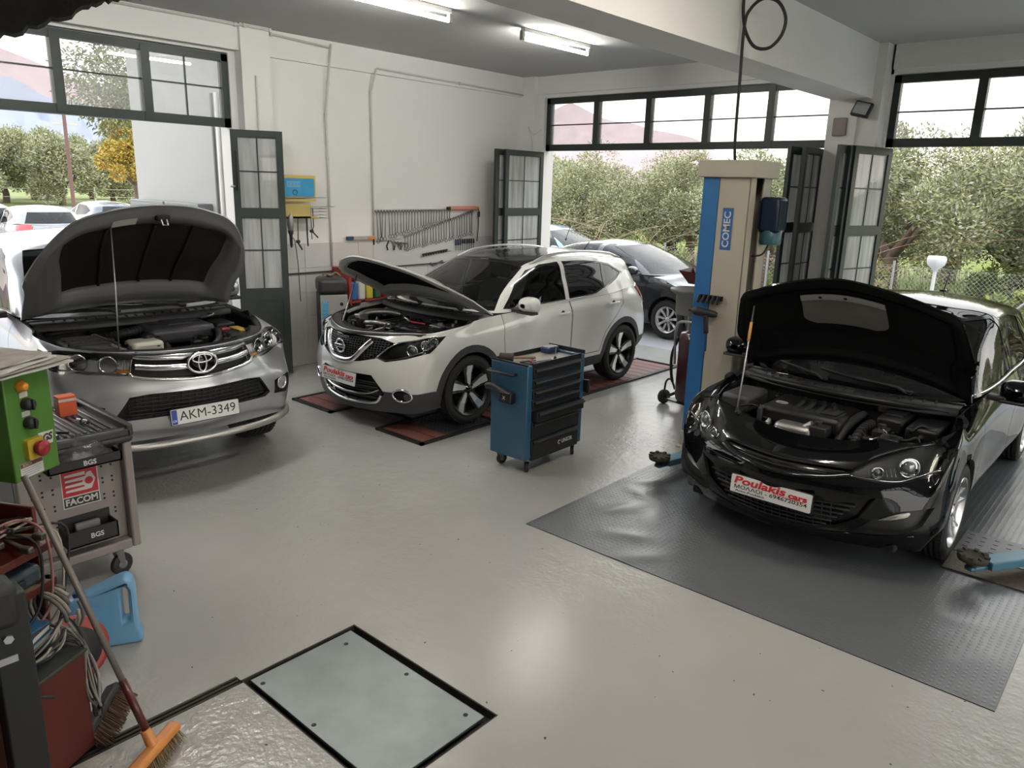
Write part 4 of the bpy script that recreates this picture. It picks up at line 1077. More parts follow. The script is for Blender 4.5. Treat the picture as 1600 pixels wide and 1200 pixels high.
    b = MB(); car.front_strip(b, [(.335, .865), (.245, .755), (.165, .675), (.09, .648), (0, .643), (-.09, .648), (-.165, .675), (-.245, .755), (-.335, .865)], .026, M_CHROME, .022, .02, 6)
    car.mb('chrome_v_bar', b)
    xe = car.front_x(0, .775) + .012; b = MB(); c = Vector((xe, 0, .775)); R = .062
    b.tube([(xe, R * cos(a), .775 + R * sin(a)) for a in [2 * pi * k / 32 for k in range(32)]], .0095, M_CHROME, 8, True)
    b.rbox((xe - .008, -.078, .757), (xe + .012, .078, .793), M_CHROME, .005); b.cyl((xe - .03, 0, .775), (xe - .008, 0, .775), .05, M_GLOSSBK, 24)
    b.text('NISSAN', Matrix.Translation((xe + .0125, 0, .775)) @ frame((0, 0, 0), (0, 1, 0), (0, 0, 1)), .030, M_BLACK_INK, .0004, bold=.0006, width=.13); car.mb('badge', b)
    i = car.add('lower_intake', lo.piece(lo.faces('intake'), M_GLOSSBK, -.03))
    b = MB()
    for z in (.31, .36, .41, .46): b.tube([(car.front_x(y, z) - .02, y, z) for y in np.linspace(-.40, .40, 17)], .006, M_TRIM, 4)
    car.mb('intake_grille', b, None, i)
    b = MB(); car.front_strip(b, [(.455, .345), (.38, .262), (.2, .24), (0, .235), (-.2, .24), (-.38, .262), (-.455, .345)], .012, M_CHROME, .012, .02, 6); car.mb('lower_chrome_strip', b)
    b = MB(); car.front_strip(b, [(.44, .40), (.3, .345), (.1, .33), (-.1, .33), (-.3, .345), (-.44, .40)], .009, M_CHROME, .01, .02, 6); car.mb('intake_chrome_strip', b)
    plate_sign(car, -.055, .468, .53, .125, radians(-8))
    for x, z in ((-1.43, .955), (-2.38, .985)): handle(car, x, z, M_WHITE)
    mirror(car, -.65, .90, 1.135, M_WHITE, .24, .16, .14)
    tm, rm, hm = wheel_meshes(.345, .225, .257, M_TYRE, mat('rim_dark', (.02, .02, .021), .3, .5), 5, M_GLOSSBK, M_GLOSSBK, None, 'bright', mat('rim_machined', (.72, .72, .72), .28, .85))
    put_wheels(car, (tm, rm, hm), .885, xs, .345)
    # bonnet and engine bay
    o, X, P, N = hood(car, 34, M_WHITE, mat('white_inner_panel', (.62, .61, .58), .4, 0, .5), mat('felt_liner', (.006, .006, .0065), .95, spec=.2, noise=(30, .4)), (.10, .80, .10, .90))
    bay_shell(car, MATS['white_inner_panel'], .45, .2, .03)
    part_box(car, 'bonnet_latch', X @ Vector((.0, 0, 0)) if 0 else (.60, -.07, .872), (.72, .07, .90), M_BAY, .01)
    U, V, _ = P.shape
    top = X @ Vector(P[int(U * .32), int(V * .13)] - N[int(U * .32), int(V * .13)] * .05)
    prop_rod(car, (.62, -.36, .90), top)
    b = MB(); rows = []
    for x0, dz in ((.035, -.03), (.03, -.006), (-.05, 0), (-.14, -.004), (-.15, -.05)):
        rows.append([(p[0] + x0 * (1 - .3 * abs(p[1])), p[1] * (.98 if x0 > 0 else .93), p[2] + dz) for p in car.hood_curves(16)[0]])
    b.grid(rows, M_PLAST)
    car.mb('radiator_cover', b)
    part_box(car, 'air_filter_box', (-.05, .05, .80), (.28, .42, .915), M_PLAST, .03, None, lambda b: [b.rbox((-.02, .08 + .08 * k, .91), (.25, .13 + .08 * k, .925), M_PLAST, .006) for k in range(4)])
    part_box(car, 'engine_cover', (-.10, -.30, .82), (.26, .06, .90), M_PLAST, .04, None, lambda b: [b.rbox((-.06, -.26 + .1 * k, .895), (.22, -.20 + .1 * k, .912), M_PLAST, .008) for k in range(3)])
    part_box(car, 'battery', (-.22, .44, .78), (.02, .64, .935), M_PLAST, .015, None, lambda b: (b.cyl((-.18, .48, .93), (-.18, .48, .96), .014, M_STEEL, 10), b.cyl((-.02, .60, .93), (-.02, .60, .96), .014, M_STEEL, 10)))
    part_box(car, 'coolant_tank', (-.36, .58, .82), (-.24, .74, .98), mat('milky_plastic', (.62, .60, .52), .35), .03, None, lambda b: b.lathe([(.03, 0), (.03, .025), (.02, .03)], M_PLAST, (-.30, .66, .98)))
    part_box(car, 'fuse_box', (.10, .46, .82), (.34, .62, .925), M_PLAST, .015)
    tube_part(car, 'intake_pipe', [(.40, -.50, .86), (.22, -.50, .95), (.02, -.42, .96), (-.12, -.30, .93)], .032, M_ALU, 12)
    tube_part(car, 'turbo_hose', [(.52, -.30, .84), (.46, -.42, .90), (.30, -.56, .90), (.1, -.60, .9)], .036, M_RUBBER, 12, 5, True)
    tube_part(car, 'intake_pipe', [(.30, .02, .91), (.42, -.10, .93), (.44, -.28, .90)], .026, M_ALU, 10)
    tube_part(car, 'red_cable', [(.10, .10, .935), (.16, .22, .945), (.12, .34, .94)], .010, mat('red_cable', (.45, .03, .03), .4), 6)
    part_box(car, 'alternator', (.40, -.46, .70), (.58, -.28, .88), M_ALU, .05)
    bay_clutter(car, -.30, .60, -.66, .66, .84, .93, 46, 5, [M_PLAST, M_PLAST, M_RUBBER, M_ALU, M_RUBBER, M_STEEL])
    cowl(car, -.22, -.40, .74, 1.035, True, None, .14)
    cabin(car, -.72, 1.02, .70, -1.55, .55, -2.42)
    b = MB(); b.rbox((-3.25, -.70, .22), (.62, .70, .30), M_DARK, .02); car.mb('underbody', b)
    tube_part(car, 'roof_aerial', [(-2.95, 0, 1.50), (-3.08, 0, 1.62)], .006, M_TRIM)
build_suv()
# ------------------------------------------------------------------ black hatchback between the lift posts
def build_hatch():
    car = Car('hatchback_car', 'black hatchback with a black lined bonnet raised, standing on the ribbed grey mat', 'car', *POSE_HATCH, SPEC_HATCH, .026)
    lo, gh = car.low, car.gh; xs = (0, -2.685); zc = .325
    arches(car, xs, .365, zc)
    hl = [(.80, .41, .665), (.71, .56, .645), (.62, .68, .645), (.50, .785, .675), (.42, .83, .745), (.26, .83, .855), (.33, .76, .855), (.46, .63, .825), (.61, .51, .775), (.73, .435, .715)]
    lo.cut(hl, (-.66, -.75, 0), 'headlamp', deep=True)
    lo.cut(yz(mirror_yz([(.43, .705), (.40, .665), (.26, .638), (0, .628)])[::-1] + [(.30, .712), (0, .722), (-.30, .712)]), FRONT, 'grille', mirror=False, keep=lambda c: c.x > .5)
    lo.cut(yz(mirror_yz([(.40, .50), (.58, .56), (.50, .40), (.38, .315), (.2, .275), (0, .265)])), FRONT, 'intake', mirror=False, keep=lambda c: c.x > .45)
    lo.cut([(.80, .47, .305), (.74, .56, .42), (.68, .68, .485), (.52, .85, .515), (.60, .82, .40), (.68, .70, .335)], (-.74, -.67, 0), 'fog', deep=True)
    door(car, 'door_front', [(-.46, .36), (-.43, .74), (-.45, 1.0), (-.7, 1.25), (-1.60, 1.25), (-1.64, .36)], None)
    door(car, 'door_rear', [(-1.645, .36), (-1.605, 1.25), (-2.60, 1.25), (-2.56, .92), (-2.44, .78), (-2.24, .62), (-2.14, .36)], None)
    lo.cut(xz([(-3.02, 1.02), (-3.12, .86), (-3.5, .80), (-3.5, 1.05), (-3.2, 1.08)]), SIDE, 'tail', keep=lambda c: c.x < -2.9 and abs(c.y) > .48)
    wl = dict(front=[(-.66, 1.02), (-.92, 1.20), (-1.16, 1.325), (-1.36, 1.39), (-1.58, 1.41), (-1.55, 1.035), (-.80, 1.015)],
              rear=[(-1.66, 1.035), (-1.68, 1.412), (-2.0, 1.40), (-2.30, 1.36), (-2.25, 1.09), (-2.05, 1.045)],
              quarter=[(-2.29, 1.10), (-2.34, 1.352), (-2.45, 1.33), (-2.66, 1.22), (-2.48, 1.13)])
    for k, p in wl.items():
        gh.cut(xz(inset(p, -.016)), SIDE, 'trim_' + k, keep=lambda c: abs(c.y) > .45); gh.cut(xz(p), SIDE, 'win_' + k, keep=lambda c: abs(c.y) > .45)
    gh.cut(yz(mirror_yz([(.735, 1.0), (.655, 1.13), (.575, 1.28), (.515, 1.385), (.30, 1.412), (0, 1.42)])), FRONT, 'windscreen', mirror=False, keep=lambda c: c.x > -1.45)
    gh.cut([(-4, y, z) for y, z in ((-.60, 1.10), (.60, 1.10), (.46, 1.34), (-.46, 1.34))], REAR, 'rear_window', mirror=False, keep=lambda c: c.x < -2.75)
    pm = M_BLACKP
    car.add('body_shell', lo.piece(lo.faces(''), pm, 0, .03, M_DARK)); car.split(lo, 'seam', 'door_seam', M_DARK, -.006)
    car.split(lo, 'door_front', 'front_door', pm, 0, .012, M_DARK); car.split(lo, 'door_rear', 'rear_door', pm, 0, .012, M_DARK)
    car.add('roof_shell', gh.piece(gh.faces(''), pm, 0, .02, M_DARK))
    for k in wl:
        car.split(gh, 'trim_' + k, 'window_trim', M_GLOSSBK, .002); car.split(gh, 'win_' + k, 'side_window', M_CARGLASS, -.003)
    car.add('windscreen', gh.piece(gh.faces('windscreen'), M_CARGLASS)); car.add('rear_window', gh.piece(gh.faces('rear_window'), M_DKGLASS))
    arch_liners(car, xs, .365, zc)
    for sd in (1, -1):
        f = lo.faces('headlamp', sd)
        o = car.add('headlamp', lo.piece(f, mat('smoked_lamp_housing', (.13, .13, .12), .25, .6), -.04)); b = MB(); d = Vector((.8, .58 * sd, .05)).normalized()
        for (x, y, z), r in (((.545, .69, .725), .060), ((.68, .55, .69), .036)):
            c = Vector((x, y * sd, z)) - d * .018
            b.lathe([(r, 0), (r * 1.1, .012), (r * .94, .016), (r * .86, -.012)], M_CHROME, c, d, 22); b.lathe([(r * .86, -.014), (r * .6, .012), (r * .3, .02), (.001, .022)], mat('projector_lens', ()), c, d, 18)
        car.mb('projector', b, None, o)
        def on(pts, lift=-.012):
            P = []
            for x, y, z in pts:
                h = lo.hit((x + .66, (y + .75) * sd, z), (-.66, -.75 * sd, 0)); P.append((h + Vector((.66, .75 * sd, 0)) * lift) if h else Vector((x, y * sd, z)))
            return catmull(P, 5)
        b = MB(); b.tube(on([(.79, .42, .665), (.71, .56, .655), (.62, .675, .655), (.51, .775, .685), (.44, .815, .735)]), .007, M_CHROME, 6)
        b.tube(on([(.75, .44, .71), (.61, .52, .768), (.46, .64, .815), (.32, .77, .843)]), .005, M_DKCHROME, 6)
        for k in range(7): b.tube(on([(.70 - .02 * k, .50 + .016 * k, .672), (.695 - .02 * k, .505 + .016 * k, .70 + .004 * k)], -.02), .003, M_CHROME, 4)
        car.mb('lamp_trim', b, None, o)
        car.add('lamp_lens', lo.piece(f, M_LENS, .001), None, None, o)
        f = lo.faces('fog', sd); o = car.add('fog_lamp_recess', lo.piece(f, M_TRIM, -.03)); b = MB()
        P = on([(.735, .60, .415), (.69, .69, .46), (.645, .76, .477), (.655, .75, .45), (.70, .67, .425)], -.014)
        c = sum(P, Vector()) / len(P); b.add([c] + [tuple(p) for p in P], [(0, k + 1, (k + 1) % len(P) + 1) for k in range(len(P))] + [(0, (k + 1) % len(P) + 1, k + 1) for k in range(len(P))], mat('daytime_lamp', (.75, .74, .68), .15, .6))
        car.mb('fog_lamp', b, None, o)
        b = MB(); b.tube(on([(.86, .34, .262), (.80, .47, .295), (.72, .62, .31), (.62, .78, .335)], .004), .006, pm, 6); car.mb('bumper_crease', b)
        b = MB(); b.tube(catmull([(-.52, sd * (car.side_y(-.52, 1.0, gh) + .003), 1.0)] + [(x, sd * (car.side_y(x, z, gh) + .004), z) for x, z in [(-.8, 1.0), (-1.2, 1.012), (-1.6, 1.018), (-2.0, 1.03), (-2.3, 1.075), (-2.66, 1.19)]], 5), .006, M_CHROME, 6)
        car.mb('window_strip', b)
        car.split(lo, 'tail', 'tail_lamp', M_REDLENS, .01, .02, M_REDLENS, False) if sd > 0 else None
    g = car.add('grille', lo.piece(lo.faces('grille'), M_GLOSSBK, -.045), None, 'slim black upper grille'); b = MB()
    for z in (.655, .675, .695): b.tube([(car.front_x(y, z) - .03, y, z) for y in np.linspace(-.38, .38, 21)], .005, M_TRIM, 4)
    car.mb('grille_bar', b, None, g)
    b = MB(); car.front_strip(b, [(.42, .672), (.28, .645), (.1, .632), (0, .63), (-.1, .632), (-.28, .645), (-.42, .672)], .012, M_GLOSSBK, .016, .03, 6); car.mb('grille_lower_bar', b)
    i = car.add('lower_intake', lo.piece(lo.faces('intake'), M_GLOSSBK, -.04)); b = MB()
    for k in range(7):
        z = .30 + .030 * k; w = .30 + .03 * k; b.tube([(car.front_x(y, z) - .02, y, z) for y in np.linspace(-w, w, 21)], .006, M_TRIM, 4)
    for k in range(-7, 8): b.tube([(car.front_x(k * .05, z) - .022, k * .05, z) for z in (.29, .38, .48)], .004, M_TRIM, 4)
    car.mb('intake_grille', b, None, i)
    plate_sign(car, .0, .475, .53, .118, radians(-4))
    for x, z in ((-1.42, .86), (-2.36, .89)): handle(car, x, z, pm)
    mirror(car, -.62, .905, 1.055, pm, .24, .15, .13)
    tm, rm, hm = wheel_meshes(.326, .215, .232, M_TYRE, M_ALLOY, 5, M_GLOSSBK, None, None, 'twin'); put_wheels(car, (tm, rm, hm), .895, xs, .326)
    # bonnet: black felt with a pale heat shield panel
    o, X, P, N = hood(car, 65, pm, mat('black_inner_panel', (.004, .004, .0045), .7, spec=.2), mat('felt_liner', ()), (.10, .88, .07, .93))
    U, V, _ = P.shape; rows = []; n = 21
    for k in range(22):
        t = k / 21; ui = U * (.16 + .34 * t); i = int(ui); fi = ui - i; half = .17 * (1 - max(0, (t - .72) / .28)**2.6 * .30); row = []
        for q in range(n):
            vj = (V - 1) * (.5 - half + 2 * half * q / (n - 1)); j = int(vj); fj = vj - j
            A = (P[i, j] * (1 - fj) + P[i, j + 1] * fj) * (1 - fi) + (P[i + 1, j] * (1 - fj) + P[i + 1, j + 1] * fj) * fi
            row.append(X @ Vector(A - N[i, j] * .030))
        rows.append(row)
    b = MB(); b.grid(rows, mat('heat_shield_panel', (.17, .155, .14), .5, .2, noise=(5, .35))); car.mb('heat_shield_panel', b, 'pale grey panel set in the liner', o)
    b = MB(); b.grid([[p + X.to_3x3() @ Vector((0, 0, -.006)) for p in rows[0]], [p + X.to_3x3() @ Vector((0, 0, -.008)) for p in rows[2]], [p + X.to_3x3() @ Vector((0, 0, -.006)) for p in rows[4]]], mat('pale_clip_strip', (.34, .33, .31), .5))
    for k in (n // 4, n // 2 + 1): b.lathe([(.016, 0), (.012, -.01), (.001, -.012)], M_DARK, rows[2][k], X.to_3x3() @ Vector((0, 0, -1)).normalized() * -1, 10)
    car.mb('panel_clip_strip', b, None, o)
    fr, sdc, rr = car.hood_curves(); 
    bay_shell(car, M_BLACKP, .38, .2, .03)
    top = X @ Vector(P[int(U * .17), int(V * .12)] - N[int(U * .17), int(V * .12)] * .05); prop_rod(car, (.44, -.50, .80), top, True)
    b = MB(); rows = []
    for x0, dz in ((.02, -.02), (.0, -.012), (-.07, -.02), (-.08, -.07)): rows.append([(p[0] + x0, p[1] * .97, p[2] + dz) for p in fr])
    b.grid(rows, M_BLACKP); car.mb('slam_panel', b)
    def cov(b):
        for k in range(4): b.tube(catmull([(.30, -.16 + .075 * k, .845), (.10, -.16 + .075 * k, .872), (-.02, -.19 + .07 * k, .872)], 5), .020, M_PLAST, 8)
        b.rbox((.02, .14, .86), (.30, .16, .876), M_PLAST, .005); b.rbox((.10, .02, .866), (.26, .13, .878), M_DARK, .004)
        b.tube([(.18 + .028 * cos(a), -.28 + .042 * sin(a), .871) for a in [2 * pi * k / 20 for k in range(20)]], .004, M_ALU, 5, True); b.tube([(.18, -.325, .871), (.185, -.28, .872), (.175, -.28, .872), (.18, -.235, .871)], .003, M_ALU, 4)
    part_box(car, 'engine_cover', (-.12, -.38, .74), (.34, .19, .868), M_PLAST, .035, None, cov)
    b = MB(); b.rbox((.32, -.22, .70), (.46, .04, .80), M_ALU, .03); b.cyl((.39, -.02, .78), (.39, .03, .82), .03, M_ALU, 12); car.mb('turbo_heat_shield', b, 'bright cast heat shield')
    tube_part(car, 'intake_pipe', [(.36, .18, .70), (.24, .20, .80), (.08, .22, .845), (-.04, .22, .84)], .030, M_RUBBER, 12)
    tube_part(car, 'intake_pipe', [(.40, .30, .72), (.26, .30, .80), (.10, .32, .83)], .033, M_RUBBER, 12, 5, True)
    part_box(car, 'battery_cover', (-.30, .53, .74), (.12, .73, .865), M_PLAST, .02); part_box(car, 'fuse_box', (-.22, .34, .78), (.10, .51, .885), M_PLAST, .02, None, lambda b: b.rbox((-.18, .37, .88), (.0, .48, .895), M_PLAST, .005))
    part_box(car, 'air_filter_box', (-.12, -.72, .74), (.26, -.50, .875), mat('matt_grey_plastic', (.05, .05, .052), .5), .03); part_box(car, 'brake_fluid_tank', (-.30, .26, .84), (-.18, .36, .93), mat('milky_plastic', ()), .02, None, lambda b: b.lathe([(.035, 0), (.035, .025), (.001, .028)], M_PLAST, (-.24, .31, .93)))
    bay_clutter(car, -.26, .50, -.62, .68, .76, .85, 40, 9, [M_PLAST, M_PLAST, M_RUBBER, M_RUBBER, M_BAY, M_ALU])
    b = MB(); b.tube(catmull([(.40, .40, .80), (.30, .46, .83), (.22, .42, .84)], 6), .012, M_CHROME); b.cyl((.24, .42, .80), (.24, .42, .86), .022, M_CHROME); car.mb('fuel_filter', b)
    cowl(car, -.22, -.42, .76, .965, True, None, .16)
    tube_part(car, 'bulkhead_rail', [(-.22, -.70, .93), (-.10, -.35, .945), (-.06, 0, .95), (-.10, .35, .945), (-.22, .70, .93)], .022, M_PLAST, 8)
    cabin(car, -.74, .965, .70, -1.60, .45, -2.48)
    b = MB(); b.rbox((-3.25, -.70, .18), (.62, .70, .26), M_DARK, .02); car.mb('underbody', b)
    b = MB(); b.rbox((-2.92, -.03, 1.435), (-2.80, .03, 1.475), pm, .015); b.tube([(-2.84, 0, 1.46), (-2.98, 0, 1.62)], .005, M_TRIM); car.mb('roof_aerial', b)
build_hatch()
# ------------------------------------------------------------------ silver pickup nosing in through the left doorway
def build_truck():
    car = Car('pickup_truck', 'silver pickup truck with its bonnet propped up, nosing in through the left doorway', 'pickup truck', *POSE_TRUCK, SPEC_TRUCK, .028)
    lo, gh = car.low, car.gh; xs = (0, -3.085); zc = .40
    arches(car, xs, .45, zc)
    lo.cut(yz(mirror_yz([(.415, 1.075), (.445, 1.0), (.46, .93), (.42, .895), (.2, .865), (0, .86)])), FRONT, 'grille', mirror=False, keep=lambda c: c.x > .5)
    hl = [(.82, .455, .925), (.76, .60, .925), (.66, .76, .945), (.52, .90, .97), (.36, .93, 1.02), (.22, .90, 1.075), (.36, .83, 1.085), (.55, .72, 1.085), (.72, .56, 1.08), (.80, .435, 1.075)]
    lo.cut(hl, (-.74, -.67, 0), 'headlamp', deep=True)
    lo.cut(yz(mirror_yz([(.37, .79), (.50, .775), (.60, .63), (.55, .60), (.2, .61)])), FRONT, 'intake', mirror=False, keep=lambda c: c.x > .5)
    lo.cut([(.85, .665, .715), (.75, .84, .75), (.715, .868, .67), (.78, .80, .585), (.87, .68, .60)], (-.85, -.52, 0), 'fog', deep=True)
    door(car, 'door_front', [(-.62, .52), (-.58, 1.0), (-.60, 1.4), (-1.62, 1.4), (-1.66, .52)], None)
    door(car, 'door_rear', [(-1.665, .52), (-1.625, 1.4), (-2.56, 1.4), (-2.52, 1.0), (-2.40, .75), (-2.34, .52)], None)
    wl = dict(front=[(-.84, 1.22), (-1.06, 1.44), (-1.26, 1.61), (-1.40, 1.66), (-1.60, 1.67), (-1.58, 1.215)], rear=[(-1.68, 1.215), (-1.69, 1.67), (-2.25, 1.645), (-2.48, 1.23), (-2.40, 1.215)])
    for k, p in wl.items():
        gh.cut(xz(inset(p, -.018)), SIDE, 'trim_' + k, keep=lambda c: abs(c.y) > .5); gh.cut(xz(p), SIDE, 'win_' + k, keep=lambda c: abs(c.y) > .5)
    gh.cut(yz(mirror_yz([(.775, 1.215), (.71, 1.40), (.64, 1.58), (.595, 1.67), (.30, 1.695), (0, 1.70)])), FRONT, 'windscreen', mirror=False, keep=lambda c: c.x > -1.4)
    gh.cut([(-4, y, z) for y, z in ((-.68, 1.25), (.68, 1.25), (.56, 1.62), (-.56, 1.62))], REAR, 'rear_window', mirror=False, keep=lambda c: c.x < -2.3)
    pm = M_SILVER
    car.add('body_shell', lo.piece(lo.faces(''), pm, 0, .03, M_DARK)); car.split(lo, 'seam', 'door_seam', M_DARK, -.006)
    car.split(lo, 'door_front', 'front_door', pm, 0, .012, M_DARK); car.split(lo, 'door_rear', 'rear_door', pm, 0, .012, M_DARK)
    car.add('roof_shell', gh.piece(gh.faces(''), pm, 0, .02, M_DARK))
    for k in wl:
        car.split(gh, 'trim_' + k, 'window_trim', M_GLOSSBK, .002); car.split(gh, 'win_' + k, 'side_window', M_CARGLASS, -.003)
    car.add('windscreen', gh.piece(gh.faces('windscreen'), M_CARGLASS)); car.add('rear_window', gh.piece(gh.faces('rear_window'), M_DKGLASS))
    arch_liners(car, xs, .45, zc, .88)
    b = MB(); b.box((-4.20, -.80, .75), (-2.80, .80, .80), M_TRIM); b.box((-2.84, -.84, .75), (-2.79, .84, 1.16), M_TRIM); b.box((-4.22, -.84, .75), (-4.18, .84, 1.16), M_TRIM)
    for sd in (1, -1): b.box((-4.20, sd * .80, .75), (-2.80, sd * .86, 1.19), M_TRIM)
    car.mb('cargo_bed', b)
    for sd in (1, -1):
        f = lo.faces('headlamp', sd)
        o = car.add('headlamp', lo.piece(f, mat('bright_lamp_housing', (.74, .74, .72), .4, .15), -.05)); b = MB(); d = Vector((.85, .5 * sd, .03)).normalized()
        for (x, y, z), r in (((.74, .58, 1.0), .060), ((.60, .74, 1.01), .062), ((.45, .87, 1.03), .035)):
            c = Vector((x, y * sd, z)) - d * .022
            b.lathe([(r, 0), (r * 1.08, .014), (r * .95, .018), (r * .86, -.010), (r * .45, -.03), (r * .3, -.02), (.001, -.012)], M_CHROME, c, d, 24)
        car.mb('reflector', b, None, o)
        b = MB()
        def on(pts, lift):
            P = []
            for x, y, z in pts:
                h = lo.hit((x + .74, (y + .67) * sd, z), (-.74, -.67 * sd, 0)); P.append((h + Vector((.74, .67 * sd, 0)) * lift) if h else Vector((x, y * sd, z)))
            return catmull(P, 4)
        b.tube(on([(.80, .45, .935), (.66, .74, .955), (.52, .88, .98), (.38, .91, 1.02)], -.012), .006, M_CHROME, 6)
        for k in range(6): b.tube(on([(.80 - .012 * k, .46 + .014 * k, .95), (.80 - .012 * k, .455 + .014 * k, 1.06)], -.03), .003, M_CHROME, 4)
        b.tube(on([(.81, .46, .945), (.78, .54, .95)], -.02), .014, M_AMBER, 6); car.mb('lamp_trim', b, None, o)
        car.add('lamp_lens', lo.piece(f, M_LENS, .001), None, None, o)
        o = car.add('fog_lamp_recess', lo.piece(lo.faces('fog', sd), M_TRIM, -.035)); b = MB(); d = Vector((.9, .44 * sd, 0)).normalized()
        c = lo.hit((2, .755 * sd, .675), (-1, 0, 0)) or Vector((.8, .755 * sd, .675)); c = c - d * .02
        b.lathe([(.058, -.01), (.060, .008), (.052, .012), (.046, .004)], M_CHROME, c, d, 24); b.lathe([(.046, .004), (.030, .010), (.001, .014)], mat('fog_glass', (.55, .56, .56), .1, .6), c, d, 20); car.mb('fog_lamp', b, None, o)
    g = car.add('grille', lo.piece(lo.faces('grille'), M_TRIM, -.05), None, 'black grille behind the chrome bars')
    for z, w in ((1.045, .024), (.967, .020)):
        b = MB(); car.front_strip(b, [(.43, z + .02), (.3, z + .004), (.12, z), (-.12, z), (-.3, z + .004), (-.43, z + .02)], w, M_CHROME, .022, .03, 6); car.mb('chrome_bar', b)
    b = MB(); car.front_strip(b, [(.47, .945), (.44, .912), (.3, .888), (0, .872), (-.3, .888), (-.44, .912), (-.47, .945)], .012, M_CHROME, .014, .03, 6); car.mb('chrome_surround', b)
    xe = car.front_x(0, .985) + .035; b = MB()
    def ell(cy, cz, a, c, r): b.tube([(xe, cy + a * cos(t), cz + c * sin(t)) for t in [2 * pi * k / 36 for k in range(36)]], r, M_CHROME, 8, True)
    ell(0, .99, .108, .075, .011); ell(0, .99, .030, .068, .008); ell(0, 1.022, .072, .030, .008)
    b.lathe([(.09, -.03), (.10, -.012), (.001, -.008)], M_GLOSSBK, (xe, 0, .99), (1, 0, 0), 24); car.mb('badge', b)
    i = car.add('lower_intake', lo.piece(lo.faces('intake'), M_TRIM, -.05)); b = MB()
    for k in range(5):
        z = .635 + .03 * k; w = .55 - (z - .63) * .45; b.tube([(car.front_x(y, z) - .028, y, z) for y in np.linspace(-w, w, 21)], .006, M_TRIM, 4)
    for k in range(-10, 11): b.tube([(car.front_x(k * .05, z) - .03, k * .05, z) for z in (.615, .69, .775)], .004, M_TRIM, 4)
    car.mb('intake_grille', b, None, i)
    plate_sign(car, .0, .60, .52, .115, radians(-6), 'reg', .016)
    b = MB(); pts = catmull([(.62, .84, .44), (.80, .74, .415), (.93, .45, .40), (.965, 0, .395), (.93, -.45, .40), (.80, -.74, .415), (.62, -.84, .44)], 8); b.tube(pts, .028, mat('skid_silver', (.42, .41, .38), .35, .8), 12); car.mb('nudge_bar', b)
    for x, z in ((-1.48, 1.08), (-2.38, 1.08)): handle(car, x, z, M_CHROME)
    mirror(car, -.80, .92, 1.27, pm, .24, .20, .15)
    tm, rm, hm = wheel_meshes(.392, .265, .225, M_TYRE, M_ALLOY, 6, M_GLOSSBK, None, None, 'single'); put_wheels(car, (tm, rm, hm), .915, xs, .392)
    im = mat('silver_inner_panel', (.19, .19, .195), .42, .25, .3)
    o, X, P, N = hood(car, 51, pm, im, mat('dark_pressed_steel', (.016, .014, .012), .55, noise=(3, .8)), (.17, .83, .16, .84), depth=.045)
    U, V, _ = P.shape
    b = MB()
    for j0 in (.33, .5, .67):
        j = int(j0 * (V - 1)); b.tube([X @ Vector(P[i, j] - N[i, j] * .022) for i in range(int(U * .22), int(U * .80))], .012, mat('dark_pressed_steel', ()), 6)
    car.mb('bonnet_rib', b, None, o)
    b = MB(); i0 = int(U * .09)
    for j0, w in ((.37, 2),):
        j = int(j0 * V); b.grid([[X @ Vector(P[i, q] - N[i, q] * .062) for q in range(j - w, j + w + 1)] for i in range(i0, i0 + 3)], mat('sticker_white', (.55, .54, .50), .6))
    car.mb('bonnet_sticker', b, 'pale sticker', o)
    b = MB(); p = X @ Vector(P[i0, V // 2] - N[i0, V // 2] * .075); b.rbox((-.03, -.05, -.02), (.03, .05, .02), M_DARK, .008, 2, Matrix.Translation(p)); b.tube([p + Vector((.02, -.02, 0)), p + Vector((.05, -.02, -.05)), p + Vector((.05, .02, -.05)), p + Vector((.02, .02, 0))], .006, M_STEEL, 6); car.mb('bonnet_striker', b, None, o)
    bay_shell(car, mat('black_edge_seal', (.02, .02, .021), .5), .50, .25, .035)
    top = X @ Vector(P[int(U * .15), int(V * .34)] - N[int(U * .15), int(V * .34)] * .06); prop_rod(car, (.56, -.44, 1.05), top)
    b = MB(); fr = car.hood_curves()[0]; rows = []
    for x0, dz in ((.05, -.05), (.045, -.012), (-.02, -.005), (-.14, -.008), (-.15, -.06)): rows.append([(p[0] + x0 * (1 - .5 * abs(p[1])), p[1] * (.98 if x0 > 0 else .90), p[2] + dz) for p in fr])
    b.grid(rows, M_PLAST)
    for y in (-.45, -.2, .1, .35, .5): b.lathe([(.012, 0), (.010, .006), (.001, .007)], M_TRIM, (.70, y, 1.088), (0, 0, 1), 10)
    car.mb('radiator_cover', b)
    def cov(b):
        for y in (-.02, .34): b.rbox((-.02, y, 1.128), (.05, y + .06, 1.132), M_DARK, .002)
        b.rbox((-.20, .10, 1.125), (.10, .30, 1.137), mat('engine_cover_grey', (.045, .045, .055), .42), .01)
    part_box(car, 'engine_cover', (-.36, -.10, .98), (.22, .46, 1.13), mat('engine_cover_grey', (.045, .045, .055), .42), .05, None, cov)
    b = MB(); b.rbox((.22, -.30, .92), (.44, -.06, 1.075), mat('milky_plastic', ()), .03); b.lathe([(.04, 0), (.04, .03), (.03, .036), (.001, .037)], M_PLAST, (.26, -.13, 1.07), (0, 0, 1), 16); car.mb('washer_tank', b, 'milky white reservoir')
    part_box(car, 'air_filter_box', (-.14, -.70, .93), (.34, -.34, 1.07), mat('dusty_plastic', (.07, .068, .062), .55, noise=(9, .3)), .03, None, lambda b: [b.box((-.08 + .06 * k, -.66, 1.07), (-.06 + .06 * k, -.40, 1.078), mat('dusty_plastic', ())) for k in range(6)])
